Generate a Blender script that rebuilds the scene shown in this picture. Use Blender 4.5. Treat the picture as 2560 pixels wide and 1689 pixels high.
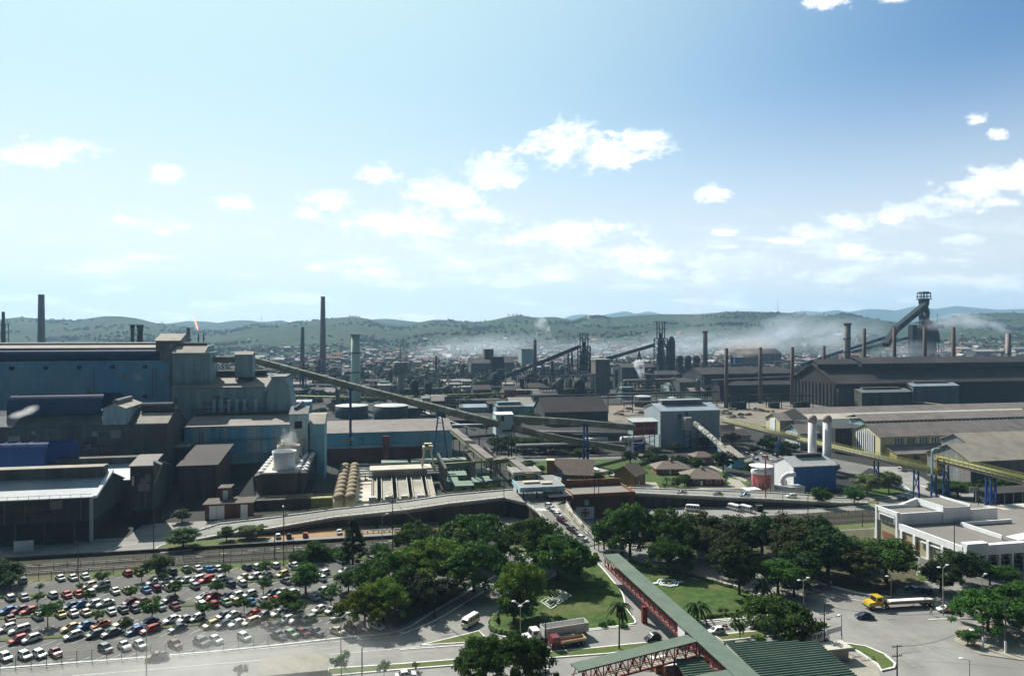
import bpy, bmesh, math, random
import numpy as np
from mathutils import Vector, Matrix
R = math.radians
scene = bpy.context.scene
for o in list(bpy.data.objects): bpy.data.objects.remove(o, do_unlink=True)
col = scene.collection
# ---------------------------------------------------------------- camera
# the world axes follow the grid of the works: X along the road, Y into the picture
YAW = R(11.4); F = 1707.0; CH = 68.0; YH = 828.0; CXP = 1280.0
cam = bpy.data.cameras.new('camera'); camo = bpy.data.objects.new('camera', cam); col.objects.link(camo)
camo.location = (0, 0, CH); camo.rotation_euler = (R(90), 0, -YAW)
cam.sensor_width = 36.0; cam.lens = 24.0; cam.shift_y = -16.5/2560
cam.clip_start = 1.0; cam.clip_end = 60000
scene.camera = camo
# ---------------------------------------------------------------- world
SUN_AZ = R(24.6)      # left of +Y
SUN_EL = R(43)
world = bpy.data.worlds.new('World'); scene.world = world; world.use_nodes = True
nt = world.node_tree; nt.nodes.clear()
def wn(t, **k):
    n = nt.nodes.new(t)
    for a, b in k.items(): setattr(n, a, b)
    return n
wo = wn('ShaderNodeOutputWorld'); bg = wn('ShaderNodeBackground')
sky = wn('ShaderNodeTexSky', sky_type='NISHITA', sun_disc=False)
sky.sun_elevation = SUN_EL; sky.sun_rotation = -SUN_AZ; sky.altitude = 400
sky.air_density = 1.0; sky.dust_density = 1.0; sky.ozone_density = 3.0
bg.inputs['Strength'].default_value = 0.083
tc = wn('ShaderNodeTexCoord')
# direction -> photo-like tangent coordinates around the view heading (a gnomonic chart of the sky)
rot = wn('ShaderNodeVectorRotate', rotation_type='Z_AXIS'); rot.inputs['Angle'].default_value = YAW
nt.links.new(tc.outputs['Generated'], rot.inputs['Vector'])
sep = wn('ShaderNodeSeparateXYZ'); nt.links.new(rot.outputs[0], sep.inputs[0])
def wmath(op, a, b=None, c=None, clamp=False):
    n = wn('ShaderNodeMath', operation=op); n.use_clamp = clamp
    for i, v in enumerate((a, b, c)):
        if v is None: continue
        if isinstance(v, (int, float)): n.inputs[i].default_value = v
        else: nt.links.new(v, n.inputs[i])
    return n.outputs[0]
yy = wmath('MAXIMUM', sep.outputs['Y'], 0.05)
cu = wmath('DIVIDE', sep.outputs['X'], yy); cv = wmath('DIVIDE', sep.outputs['Z'], yy)
comb = wn('ShaderNodeCombineXYZ'); nt.links.new(cu, comb.inputs[0]); nt.links.new(cv, comb.inputs[1])
nz = wn('ShaderNodeTexNoise'); nz.inputs['Scale'].default_value = 17; nz.inputs['Detail'].default_value = 11; nz.inputs['Roughness'].default_value = .64
nmap = wn('ShaderNodeMapping'); nmap.inputs['Scale'].default_value = (1, 1.7, 1)
nt.links.new(comb.outputs[0], nmap.inputs[0]); nt.links.new(nmap.outputs[0], nz.inputs['Vector'])
CLOUDS = [(60,388,140,30),(190,370,70,26),(412,432,42,22),(590,503,58,22),(335,560,105,22),(830,498,70,26),(760,532,34,18),
(945,434,48,20),(1110,490,100,45),(1225,430,80,52),(1000,562,175,34),(1190,540,80,26),(1420,365,90,58),(1590,350,95,34),(1500,385,110,38),(1640,340,50,18),
(1780,480,40,20),(2540,455,120,46),(2450,478,90,34),(2380,505,80,28),(2300,528,90,20),(2230,548,60,16),(2130,556,90,24),(2040,580,90,20),(1960,602,70,12),(2500,505,80,16),(2440,296,30,16),
(2495,336,30,14),(2070,2,60,20),(2230,-4,50,12),(1400,590,170,36),(1560,640,125,36),(1390,682,90,24),(1830,655,110,32),(1760,702,66,24),
(1640,685,70,15),(1060,613,54,16),(1130,665,70,16),(385,640,90,14),(930,680,76,20),(790,668,40,12),(1270,702,100,20),
(2240,650,88,20),(2130,622,46,15),(2080,690,70,18),(2400,600,58,12),(2310,702,120,18),(2500,705,90,24),(1810,582,40,12),(1815,617,46,10)]
prev = None
for (px, py, rx, ry) in CLOUDS:
    ma = wn('ShaderNodeVectorMath', operation='MULTIPLY_ADD')
    nt.links.new(comb.outputs[0], ma.inputs[0])
    ix, iy = F/rx/1.25, F/ry/1.3
    ma.inputs[1].default_value = (ix, iy, 0)
    ma.inputs[2].default_value = (-(px-CXP)/F*ix, -(YH-py)/F*iy, 0)
    ln = wn('ShaderNodeVectorMath', operation='LENGTH'); nt.links.new(ma.outputs[0], ln.inputs[0])
    prev = ln.outputs['Value'] if prev is None else wmath('MINIMUM', prev, ln.outputs['Value'])
# field of the named clouds plus a bank of small far clouds near the horizon
nz3 = wn('ShaderNodeTexNoise'); nz3.inputs['Scale'].default_value = 48; nz3.inputs['Detail'].default_value = 6; nz3.inputs['Roughness'].default_value = .7; nt.links.new(nmap.outputs[0], nz3.inputs['Vector'])
f1 = wmath('ADD', wmath('ADD', wmath('SUBTRACT', .95, prev), wmath('MULTIPLY', wmath('SUBTRACT', nz3.outputs['Fac'], 0.5), 1.5)), wmath('MULTIPLY', wmath('SUBTRACT', nz.outputs['Fac'], 0.5), 2.7))
nz2 = wn('ShaderNodeTexNoise'); nz2.inputs['Scale'].default_value = 5.5; nz2.inputs['Detail'].default_value = 8; nz2.inputs['Roughness'].default_value = .6
nm2 = wn('ShaderNodeMapping'); nm2.inputs['Scale'].default_value = (1.3, 6.5, 1)
nt.links.new(comb.outputs[0], nm2.inputs[0]); nt.links.new(nm2.outputs[0], nz2.inputs['Vector'])
def wmap(v, a, b, c=0.0, d=1.0):
    n = wn('ShaderNodeMapRange', interpolation_type='SMOOTHSTEP')
    nt.links.new(v, n.inputs[0]); n.inputs[1].default_value = a; n.inputs[2].default_value = b
    n.inputs[3].default_value = c; n.inputs[4].default_value = d
    return n.outputs[0]
bank = wmath('MULTIPLY', wmap(nz2.outputs['Fac'], .5, .66), wmap(cv, .20, .05))
bank = wmath('MULTIPLY', bank, .75)
fmask = wmath('MULTIPLY', wmap(f1, -.02, .72), wmap(sep.outputs['Y'], .3, .5))
mask = wmath('MAXIMUM', fmask, bank)
mask = wmath('MULTIPLY', mask, wmap(cv, -.01, .02), clamp=True)
mask = wmath('MULTIPLY', mask, .92)
# the air glows towards the sun and whitens near the horizon; the sky behind the viewer is dimmed to darken facing walls
hs = wn('ShaderNodeHueSaturation'); hs.inputs['Saturation'].default_value = 1.24; nt.links.new(sky.outputs[0], hs.inputs['Color'])
tint = wn('ShaderNodeMix', data_type='RGBA', blend_type='MULTIPLY'); tint.inputs[0].default_value = 1; tint.inputs[7].default_value = (.93, .94, .90, 1)
nt.links.new(hs.outputs[0], tint.inputs[6])
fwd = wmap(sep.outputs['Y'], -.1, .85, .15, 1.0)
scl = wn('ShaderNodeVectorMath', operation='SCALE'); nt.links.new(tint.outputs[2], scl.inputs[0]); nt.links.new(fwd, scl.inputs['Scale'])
el = sep.outputs['Z']
hfac = wmath('MULTIPLY', wmap(el, .36, .0, 0, .86), wmap(sep.outputs['Y'], 0, .6))
hmix = wn('ShaderNodeMix', data_type='RGBA'); sdv = wn('ShaderNodeVectorMath', operation='DOT_PRODUCT'); nt.links.new(tc.outputs['Generated'], sdv.inputs[0])
sdv.inputs[1].default_value = (-math.sin(SUN_AZ)*math.cos(SUN_EL), math.cos(SUN_AZ)*math.cos(SUN_EL), math.sin(SUN_EL))
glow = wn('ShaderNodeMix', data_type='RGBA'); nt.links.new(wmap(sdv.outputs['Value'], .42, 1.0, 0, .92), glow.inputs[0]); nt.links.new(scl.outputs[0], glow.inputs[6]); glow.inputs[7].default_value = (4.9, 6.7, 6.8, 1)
nt.links.new(hfac, hmix.inputs[0]); nt.links.new(glow.outputs[2], hmix.inputs[6]); hmix.inputs[7].default_value = (8.5, 8.3, 7.6, 1)
mixc = wn('ShaderNodeMix', data_type='RGBA')
nt.links.new(mask, mixc.inputs[0]); nt.links.new(hmix.outputs[2], mixc.inputs[6]); 
ccol = wn('ShaderNodeMix', data_type='RGBA'); nt.links.new(wmap(nz2.outputs['Fac'], .35, .62), ccol.inputs[0]); ccol.inputs[6].default_value = (8.2, 8.6, 9.0, 1); ccol.inputs[7].default_value = (12.2, 12.0, 11.6, 1)
nt.links.new(ccol.outputs[2], mixc.inputs[7])
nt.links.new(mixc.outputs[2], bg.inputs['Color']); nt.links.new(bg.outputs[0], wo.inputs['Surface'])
# ---------------------------------------------------------------- sun
sl = bpy.data.lights.new('sun', 'SUN'); sl.energy = 5.0; sl.angle = R(.53); sl.color = (1, .95, .86)
so = bpy.data.objects.new('sun', sl); col.objects.link(so)
sd = Vector((-math.sin(SUN_AZ)*math.cos(SUN_EL), math.cos(SUN_AZ)*math.cos(SUN_EL), math.sin(SUN_EL)))
so.rotation_euler = sd.to_track_quat('Z', 'Y').to_euler()
so.location = (0, 0, 300)
scene.view_settings.view_transform = 'Standard'; scene.view_settings.look = 'None'
scene.view_settings.gamma = 1; scene.view_settings.exposure = 0.72
scene.render.engine = 'CYCLES'
scene.cycles.max_bounces = 5; scene.cycles.diffuse_bounces = 2; scene.cycles.glossy_bounces = 2
scene.cycles.transmission_bounces = 3; scene.cycles.transparent_max_bounces = 10; scene.cycles.volume_bounces = 1
# ================================================================ helpers
CY, SY = math.cos(YAW), math.sin(YAW)
def gr(px, py, z=0.0):
    """ground-plane point (at height z) seen at photo pixel px,py"""
    y = F*(CH-z)/(py-YH); x = (px-CXP)*y/F
    return (x*CY+y*SY, -x*SY+y*CY)
def onb(px, py, b):
    """(x, z) of the point seen at px,py on the vertical plane Y=b"""
    k = (px-CXP)/F; y = b/(CY-k*SY)
    return (k*y*CY+y*SY, CH-(py-YH)*y/F)
def dep(px, py, y):
    """point seen at px,py at distance y straight ahead of the camera"""
    x = (px-CXP)*y/F
    return (x*CY+y*SY, -x*SY+y*CY, CH-(py-YH)*y/F)
MATS = {}
def M(name, c1, c2=None, rough=.85, scale=.35, streak=False, panel=None, metal=0.0, emit=None, detail=4, amt=1.0, bump=0.0, spec=.3, grime=None, lo=.38, hi=.66):
    if name in MATS: return MATS[name]
    m = bpy.data.materials.new(name); m.use_nodes = True; t = m.node_tree
    p = t.nodes['Principled BSDF']; p.inputs['Roughness'].default_value = rough; p.inputs['Metallic'].default_value = metal
    p.inputs['Specular IOR Level'].default_value = spec
    c2 = c2 or tuple(v*.78 for v in c1)
    tc = t.nodes.new('ShaderNodeTexCoord'); mp = t.nodes.new('ShaderNodeMapping'); t.links.new(tc.outputs['Object'], mp.inputs[0])
    if streak: mp.inputs['Scale'].default_value = (1, 1, .12)
    n = t.nodes.new('ShaderNodeTexNoise'); n.inputs['Scale'].default_value = scale; n.inputs['Detail'].default_value = detail; n.inputs['Roughness'].default_value = .6
    t.links.new(mp.outputs[0], n.inputs['Vector'])
    mr = t.nodes.new('ShaderNodeMapRange'); t.links.new(n.outputs['Fac'], mr.inputs[0]); mr.inputs[1].default_value = lo; mr.inputs[2].default_value = hi
    mr.inputs[4].default_value = amt
    mx = t.nodes.new('ShaderNodeMix'); mx.data_type = 'RGBA'; mx.inputs[6].default_value = (*c1, 1); mx.inputs[7].default_value = (*c2, 1)
    t.links.new(mr.outputs[0], mx.inputs[0]); out = mx.outputs[2]
    if grime:
        n2 = t.nodes.new('ShaderNodeTexNoise'); n2.inputs['Scale'].default_value = scale*.23; n2.inputs['Detail'].default_value = 5
        t.links.new(tc.outputs['Object'], n2.inputs['Vector'])
        mr2 = t.nodes.new('ShaderNodeMapRange'); t.links.new(n2.outputs['Fac'], mr2.inputs[0]); mr2.inputs[1].default_value = .5; mr2.inputs[2].default_value = .68; mr2.inputs[4].default_value = .8
        mg = t.nodes.new('ShaderNodeMix'); mg.data_type = 'RGBA'; mg.inputs[7].default_value = (*grime, 1)
        t.links.new(mr2.outputs[0], mg.inputs[0]); t.links.new(out, mg.inputs[6]); out = mg.outputs[2]
    if panel:   # corrugated sheets: vertical ribs and sheet joints, laid along x+y and z
        sp = t.nodes.new('ShaderNodeSeparateXYZ'); t.links.new(tc.outputs['Object'], sp.inputs[0])
        ad = t.nodes.new('ShaderNodeMath'); ad.operation = 'ADD'; t.links.new(sp.outputs[0], ad.inputs[0]); t.links.new(sp.outputs[1], ad.inputs[1])
        cb = t.nodes.new('ShaderNodeCombineXYZ'); t.links.new(ad.outputs[0], cb.inputs[0]); t.links.new(sp.outputs[2], cb.inputs[1])
        br = t.nodes.new('ShaderNodeTexBrick'); br.offset = 0; br.inputs['Scale'].default_value = 1
        br.inputs['Brick Width'].default_value = panel[0]; br.inputs['Row Height'].default_value = panel[1]
        br.inputs['Mortar Size'].default_value = panel[3] if len(panel) > 3 else .06; br.inputs['Color1'].default_value = (1, 1, 1, 1)
        v = 1-panel[2]; br.inputs['Color2'].default_value = (v, v, v, 1); br.inputs['Mortar'].default_value = (v*.75,)*3+(1,)
        t.links.new(cb.outputs[0], br.inputs['Vector'])
        mm = t.nodes.new('ShaderNodeMix'); mm.data_type = 'RGBA'; mm.blend_type = 'MULTIPLY'; mm.inputs[0].default_value = 1
        t.links.new(out, mm.inputs[6]); t.links.new(br.outputs['Color'], mm.inputs[7]); out = mm.outputs[2]
    t.links.new(out, p.inputs['Base Color'])
    if bump:
        b = t.nodes.new('ShaderNodeBump'); b.inputs['Strength'].default_value = bump; b.inputs['Distance'].default_value = .3
        t.links.new(n.outputs['Fac'], b.inputs['Height']); t.links.new(b.outputs[0], p.inputs['Normal'])
    if emit:
        p.inputs['Emission Color'].default_value = (*emit[0], 1); p.inputs['Emission Strength'].default_value = emit[1]
    MATS[name] = m; return m
def link(o, parent=None):
    col.objects.link(o)
    if parent is not None: o.parent = parent
    return o
def tag(o, label, cat, group=None):
    o['label'] = label; o['category'] = cat
    if group: o['group'] = group
    return o
def thing(name, label, cat, loc=(0, 0, 0), rz=0.0, group=None):
    o = bpy.data.objects.new(name, None); o.empty_display_size = .5; link(o)
    o.location = loc if len(loc) == 3 else (loc[0], loc[1], 0); o.rotation_euler = (0, 0, rz)
    return tag(o, label, cat, group)
class MB:
    def __init__(s): s.v = []; s.f = []; s.m = []
    def add(s, vs, fs, mi=0):
        k = len(s.v); s.v += [tuple(map(float, v)) for v in vs]; s.f += [tuple(i+k for i in f) for f in fs]; s.m += [mi]*len(fs); return s
    def box(s, x0, x1, y0, y1, z0, z1, mi=0):
        return s.add([(x0,y0,z0),(x1,y0,z0),(x1,y1,z0),(x0,y1,z0),(x0,y0,z1),(x1,y0,z1),(x1,y1,z1),(x0,y1,z1)],
                     [(0,3,2,1),(4,5,6,7),(0,1,5,4),(1,2,6,5),(2,3,7,6),(3,0,4,7)], mi)
    def prism(s, pts, z0, z1, mi=0):   # pts: xy outline (ccw)
        n = len(pts); vs = [(x, y, z0) for x, y in pts]+[(x, y, z1) for x, y in pts]
        return s.add(vs, [tuple(range(n))[::-1], tuple(range(n, 2*n))]+[(i, (i+1) % n, n+(i+1) % n, n+i) for i in range(n)], mi)
    def ext(s, prof, x0, x1, axis='x', mi=0):   # extrude a (y,z) profile along x, or (x,z) along y
        n = len(prof)
        if axis == 'x': vs = [(x0, p[0], p[1]) for p in prof]+[(x1, p[0], p[1]) for p in prof]
        else: vs = [(p[0], x0, p[1]) for p in prof]+[(p[0], x1, p[1]) for p in prof]
        return s.add(vs, [tuple(range(n)), tuple(range(n, 2*n))[::-1]]+[(i, n+i, n+(i+1) % n, (i+1) % n) for i in range(n)], mi)
    def bar(s, p, q, w, h=None, mi=0):
        h = h or w; p, q = Vector(p), Vector(q); d = (q-p)
        if d.length < 1e-6: return s
        d.normalize(); up = Vector((0, 0, 1)) if abs(d.z) < .98 else Vector((0, 1, 0))
        r = d.cross(up).normalized(); u = r.cross(d)
        vs = [c+r*(w/2*a)+u*(h/2*b) for c in (p, q) for a, b in ((-1,-1),(1,-1),(1,1),(-1,1))]
        return s.add(vs, [(0,1,2,3),(7,6,5,4),(0,4,5,1),(1,5,6,2),(2,6,7,3),(3,7,4,0)], mi)
    def cyl(s, p, q, r0, r1=None, n=14, mi=0, cap=True):
        r1 = r0 if r1 is None else r1; p, q = Vector(p), Vector(q); d = (q-p).normalized()
        up = Vector((0, 0, 1)) if abs(d.z) < .98 else Vector((0, 1, 0)); r = d.cross(up).normalized(); u = r.cross(d)
        vs = []
        for c, rr in ((p, r0), (q, r1)):
            for i in range(n):
                a = 2*math.pi*i/n; vs.append(c+r*(rr*math.cos(a))+u*(rr*math.sin(a)))
        fs = [(i, n+i, n+(i+1) % n, (i+1) % n) for i in range(n)]
        if cap: fs += [tuple(range(n)), tuple(range(n, 2*n))[::-1]]
        return s.add(vs, fs, mi)
    def tube(s, pts, r, n=10, mi=0):
        for a, b in zip(pts, pts[1:]): s.cyl(a, b, r, r, n, mi)
        return s
    def lathe(s, c, prof, n=18, mi=0):   # prof: (r,z) bottom to top
        vs = []; m = len(prof)
        for r, z in prof:
            for i in range(n):
                a = 2*math.pi*i/n; vs.append((c[0]+r*math.cos(a), c[1]+r*math.sin(a), c[2]+z))
        fs = [(j*n+i, j*n+(i+1) % n, (j+1)*n+(i+1) % n, (j+1)*n+i) for j in range(m-1) for i in range(n)]
        fs += [tuple(range(n))[::-1], tuple(range((m-1)*n, m*n))]
        return s.add(vs, fs, mi)
    def ball(s, c, rx, ry, rz, n=10, m=7, mi=0):
        prof = []
        vs = []; 
        for j in range(m+1):
            t = math.pi*j/m; rr = max(math.sin(t), .02)
            for i in range(n):
                a = 2*math.pi*i/n; vs.append((c[0]+rx*rr*math.cos(a), c[1]+ry*rr*math.sin(a), c[2]-rz*math.cos(t)))
        fs = [(j*n+i, j*n+(i+1) % n, (j+1)*n+(i+1) % n, (j+1)*n+i) for j in range(m) for i in range(n)]
        return s.add(vs, fs, mi)
    def sheet(s, pts, z, mi=0): return s.add([(x, y, z) for x, y in pts], [tuple(range(len(pts)))], mi)
    def mesh(s, name, mats):
        me = bpy.data.meshes.new(name); me.from_pydata(s.v, [], s.f)
        for m in (mats if isinstance(mats, (list, tuple)) else [mats]): me.materials.append(m)
        if any(s.m): me.polygons.foreach_set('material_index', s.m)
        bm = bmesh.new(); bm.from_mesh(me); bmesh.ops.recalc_face_normals(bm, faces=bm.faces); bm.to_mesh(me); bm.free()
        return me
    def obj(s, name, mats, parent=None, smooth=False, loc=None):
        me = s.mesh(name, mats)
        if smooth: me.polygons.foreach_set('use_smooth', [True]*len(me.polygons))
        o = bpy.data.objects.new(name, me); link(o, parent)
        if loc: o.location = loc
        return o
def struct(name, mb, mats):
    o = mb.obj(name, mats); o['kind'] = 'structure'; return o
def copy_tree(o, parent=None):
    c = o.copy(); col.objects.link(c)
    if parent is not None: c.parent = parent
    for ch in [x for x in KIDS.get(o.name, [])] if o.name in KIDS else list(o.children): copy_tree(ch, c)
    return c
KIDS = {}
ORD = lambda i: ('first','second','third','fourth','fifth','sixth','seventh','eighth','ninth','tenth')[i] if i < 10 else '%dth' % (i+1) if (i+1) % 10 not in (1,2,3) or 10 < i+1 < 14 else '%d%s' % (i+1, ('st','nd','rd')[(i+1) % 10-1])
def copies(o, n_parts=True):   # children lists are cached: .children is slow in big files
    if o.name not in KIDS: KIDS[o.name] = list(o.children)
    for ch in KIDS[o.name]:
        if ch.name not in KIDS: KIDS[ch.name] = list(ch.children)
def dup(o, loc, rz=None, label=None, group=None, scale=None, mats=None):
    copies(o); c = copy_tree(o); c.location = loc if len(loc) == 3 else (loc[0], loc[1], 0)
    if rz is not None: c.rotation_euler = (0, 0, rz)
    if scale is not None: c.scale = scale if hasattr(scale, '__len__') else (scale,)*3
    if label: c['label'] = label
    if group: c['group'] = group
    return c
def offs(pts, d):
    """offset a polyline sideways by d (left positive)"""
    out = []
    for i, p in enumerate(pts):
        a = pts[max(i-1, 0)]; b = pts[min(i+1, len(pts)-1)]
        dx, dy = b[0]-a[0], b[1]-a[1]; l = math.hypot(dx, dy) or 1
        out.append((p[0]-dy/l*d, p[1]+dx/l*d)+tuple(p[2:]))
    return out
def smooth_line(pts, k=6):
    out = []; n = len(pts)
    for i in range(n-1):
        p0 = pts[max(i-1, 0)]; p1 = pts[i]; p2 = pts[i+1]; p3 = pts[min(i+2, n-1)]
        for j in range(k):
            t = j/k
            out.append(tuple(.5*((2*b)+(-a+c)*t+(2*a-5*b+4*c-d)*t*t+(-a+3*b-3*c+d)*t**3) for a, b, c, d in zip(p0, p1, p2, p3)))
    out.append(tuple(pts[-1])); return out
def ribbon(mb, pts, w, z, mi=0, h=None):
    """strip of width w along pts at height z (or h thick)"""
    L, Rr = offs(pts, w/2), offs(pts, -w/2)
    for i in range(len(pts)-1):
        zs = [p[2] if len(p) > 2 else z for p in (pts[i], pts[i+1])]
        q = [(*L[i][:2], zs[0]), (*Rr[i][:2], zs[0]), (*Rr[i+1][:2], zs[1]), (*L[i+1][:2], zs[1])]
        if h is None: mb.add(q, [(0, 1, 2, 3)], mi)
        else: mb.add([(x, y, zz-h) for x, y, zz in q]+q, [(3,2,1,0),(4,5,6,7),(0,1,5,4),(1,2,6,5),(2,3,7,6),(3,0,4,7)], mi)
    return mb
# ================================================================ materials
BLUE = M('blue_sheet', (.18,.46,.60), (.25,.49,.59), scale=.12, streak=True, panel=(3.0,6.5,.16), grime=(.09,.34,.54))
BLUE2 = M('pale_blue_sheet', (.44,.62,.68), (.30,.50,.60), scale=.3, streak=True, panel=(1.1,7,.14), grime=(.30,.30,.27))
STRIPE = M('patched_blue_sheet', (.12,.40,.60), (.34,.50,.58), scale=.16, streak=True, panel=(1.3,9,.25), lo=.45, hi=.55)
TEAL = M('teal_grey_sheet', (.30,.44,.46), (.20,.32,.34), scale=.3, streak=True, panel=(1.2,8,.18))
GREYS = M('grey_sheet', (.27,.29,.29), (.17,.18,.18), scale=.3, streak=True, panel=(1.4,5,.2), grime=(.24,.17,.11))
DARKS = M('dark_sheet', (.06,.075,.08), (.035,.044,.046), scale=.25, streak=True, panel=(2.5,6,.25), grime=(.06,.045,.03))
RUST = M('rusty_sheet', (.105,.112,.105), (.06,.068,.066), scale=.25, streak=True, panel=(2,6,.2), grime=(.085,.065,.045))
BLACK = M('soot_shade_black', (.018,.019,.02), (.03,.03,.03), rough=.95)  # soot black; also paints the shade inside open bays and holes
PIT = M('pit_dark', (.03,.03,.028), (.05,.045,.04), rough=.95)
ROOFB = M('brown_roof', (.22,.195,.18), (.155,.138,.13), scale=.2, streak=False, rough=.8, panel=(1.6,50,.08,.05), grime=(.23,.2,.19))
ROOFD = M('dark_roof', (.042,.037,.036), (.027,.024,.024), scale=.1, rough=.85, panel=(2.2,60,.12,.05), grime=(.07,.062,.06))
ROOFW = M('pale_metal_roof', (.29,.35,.41), (.23,.29,.35), scale=.15, rough=.6, spec=.3, panel=(4,60,.10,.08), grime=(.42,.42,.40))
ROOFC = M('cream_roof', (.34,.31,.26), (.26,.235,.195), scale=.2, rough=.85, panel=(1.5,60,.06,.05))
NAVY = M('navy_duct', (.010,.035,.11), (.016,.05,.13), scale=.2, streak=True, panel=(3,9,.1), rough=.6)
ROYAL = M('royal_blue_duct', (.014,.06,.22), (.02,.085,.26), scale=.2, streak=True, panel=(2.4,9,.1), rough=.6)
BLUEST = M('blue_steel', (.015,.06,.24), rough=.6)
CONC = M('concrete', (.40,.37,.31), (.30,.27,.23), scale=.25, streak=True, grime=(.2,.18,.15))
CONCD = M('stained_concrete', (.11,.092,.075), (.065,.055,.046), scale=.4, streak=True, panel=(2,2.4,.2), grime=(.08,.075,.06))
CONCL = M('pale_concrete', (.52,.49,.42), (.44,.41,.35), scale=.3, grime=(.36,.32,.26))
STUCCO = M('khaki_render', (.33,.31,.21), (.30,.28,.19), scale=.3)
WHITE = M('white_paint', (.78,.79,.80), (.68,.70,.71), scale=.4, streak=True)
WHITEK = M('white_kerb', (.80,.80,.77), (.58,.58,.55), scale=.9)
CREAM = M('cream_paint', (.60,.56,.34), (.52,.48,.29), scale=.3, streak=True)
YELLOW = M('yellow_pipe', (.27,.24,.07), (.17,.165,.07), scale=.5, rough=.5)
YELG = M('yellow_green_pipe', (.26,.27,.08), (.19,.20,.07), scale=.4, rough=.6)
BRICK = M('brick', (.30,.12,.06), (.22,.085,.045), scale=.5, streak=True, grime=(.13,.07,.05))
BRICKD = M('dark_brick', (.15,.06,.045), (.10,.045,.035), scale=.5, streak=True)
TILE = M('brown_tile', (.19,.14,.12), (.14,.105,.09), scale=.6, panel=(.9,1.2,.15,.05))
WOOD = M('orange_timber', (.36,.20,.08), (.26,.14,.06), scale=.8, streak=True)
STEEL = M('dark_steel', (.045,.05,.055), (.07,.065,.06), scale=.5)
IRON = M('blast_iron', (.010,.015,.022), (.018,.022,.028), scale=.2)
GREYST = M('grey_steel', (.18,.185,.185), (.12,.12,.12), scale=.6)
GALV = M('galvanised', (.45,.47,.47), (.33,.34,.34), scale=.7, rough=.6)
TUBE = M('mossy_tube', (.17,.18,.13), (.30,.30,.26), scale=.12, rough=.8, lo=.5, hi=.6, detail=6)
MINTR = M('faded_green_roof', (.21,.29,.23), (.16,.22,.18), scale=.4)
MINT = M('mint_paint', (.50,.62,.54), (.42,.54,.47), scale=.15, streak=True, grime=(.44,.52,.44))
GREENM = M('green_machine', (.20,.30,.22), (.27,.36,.27), scale=.4)
GREENR = M('green_roof', (.125,.17,.13), (.10,.14,.105), scale=.5, detail=8, rough=.8, panel=(.9,60,.10,.1), grime=(.15,.18,.14))
REDT = M('red_truss', (.22,.03,.028), (.14,.025,.025), scale=.9, rough=.6)
REDP = M('red_paint', (.30,.035,.035), (.20,.04,.04), scale=.6)
GLASS = M('dark_glass', (.02,.025,.03), rough=.12, spec=.6)
WINDOW = M('window_glass', (.045,.055,.06), (.08,.09,.09), rough=.25, spec=.5, scale=1)
ASPH = M('asphalt', (.17,.168,.158), (.13,.128,.12), scale=.12, rough=.92, detail=9, grime=(.105,.104,.1))
ASPHL = M('pale_asphalt', (.265,.262,.245), (.195,.192,.18), scale=.12, rough=.92, detail=12, grime=(.17,.166,.155))
PAVE = M('pale_paving', (.33,.31,.26), (.27,.25,.21), scale=.4, rough=.95, detail=8)
LOTM = M('car_park_asphalt', (.10,.10,.095), (.15,.146,.134), scale=.14, rough=.95, detail=9, grime=(.085,.085,.08))
EARTH = M('ochre_earth', (.36,.215,.105), (.28,.17,.09), scale=.2, detail=8, rough=1, grime=(.16,.17,.07))
DUST = M('pale_dust', (.22,.195,.165), (.13,.115,.095), scale=.08, detail=9, rough=1, grime=(.24,.17,.11))
LAWN = M('lawn', (.058,.105,.018), (.022,.052,.010), scale=.5, detail=10, rough=1, grime=(.10,.105,.035), bump=.3)
LAWND = M('rough_grass', (.065,.10,.022), (.10,.125,.04), scale=.3, detail=9, rough=1, grime=(.13,.11,.055), bump=.4)
BALLAST = M('ballast', (.03,.026,.02), (.05,.043,.03), scale=.6, detail=8, rough=1, grime=(.045,.06,.016))
RAILM = M('rail_steel', (.50,.50,.50), rough=.28, metal=.9)
BARK = M('bark', (.09,.07,.05), (.06,.045,.035), scale=2, streak=True)
def pa(mb, name, mat, T, smooth=False):
    """part whose mesh is written in world coordinates"""
    o = mb.obj(name, mat, T, smooth); o.location = -T.location; return o
def roofprof(y0, y1, e, r, ym=None, o=.7, t=.35):
    ym = (y0+y1)/2 if ym is None else ym
    k0 = (r-e)/(ym-y0) if ym != y0 else 0; k1 = (r-e)/(y1-ym) if y1 != ym else 0
    return [(y0-o, e-k0*o+.02), (ym, r+.02), (y1+o, e-k1*o+.02), (y1+o, e-k1*o+t), (ym, r+t), (y0-o, e-k0*o+t)]
def hall(name, label, cat, x0, x1, y0, y1, e, r, ym=None, axis='x', wm=None, rm=None, o=.6, z0=0, group=None, base=None):
    """gabled hall with its ridge along axis; parts wall and roof"""
    T = thing(name, label, cat, ((x0+x1)/2, y0, z0), group=group)
    a, b, c, d = (x0, x1, y0, y1) if axis == 'x' else (y0, y1, x0, x1)
    m = (c+d)/2 if ym is None else ym
    pa(MB().ext([(c, z0), (d, z0), (d, e), (m, r), (c, e)], a, b, axis), 'wall', wm or GREYS, T)
    pa(MB().ext(roofprof(c, d, e, r, m, o), a-o, b+o, axis), 'roof', rm or ROOFB, T)
    return T
def shell(mb, yc, zc, rad, a0, a1, x0, x1, t=.5, n=12, mi=0, squash=1.0):
    """curved sheet (part of a cylinder lying along x)"""
    pr = []
    for i in range(n+1):
        a = R(a0+(a1-a0)*i/n); pr.append((yc+rad*math.cos(a)*squash, zc+rad*math.sin(a)))
    for i in range(n, -1, -1):
        a = R(a0+(a1-a0)*i/n); pr.append((yc+(rad-t)*math.cos(a)*squash, zc+(rad-t)*math.sin(a)))
    return mb.ext(pr, x0, x1, 'x', mi)
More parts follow.
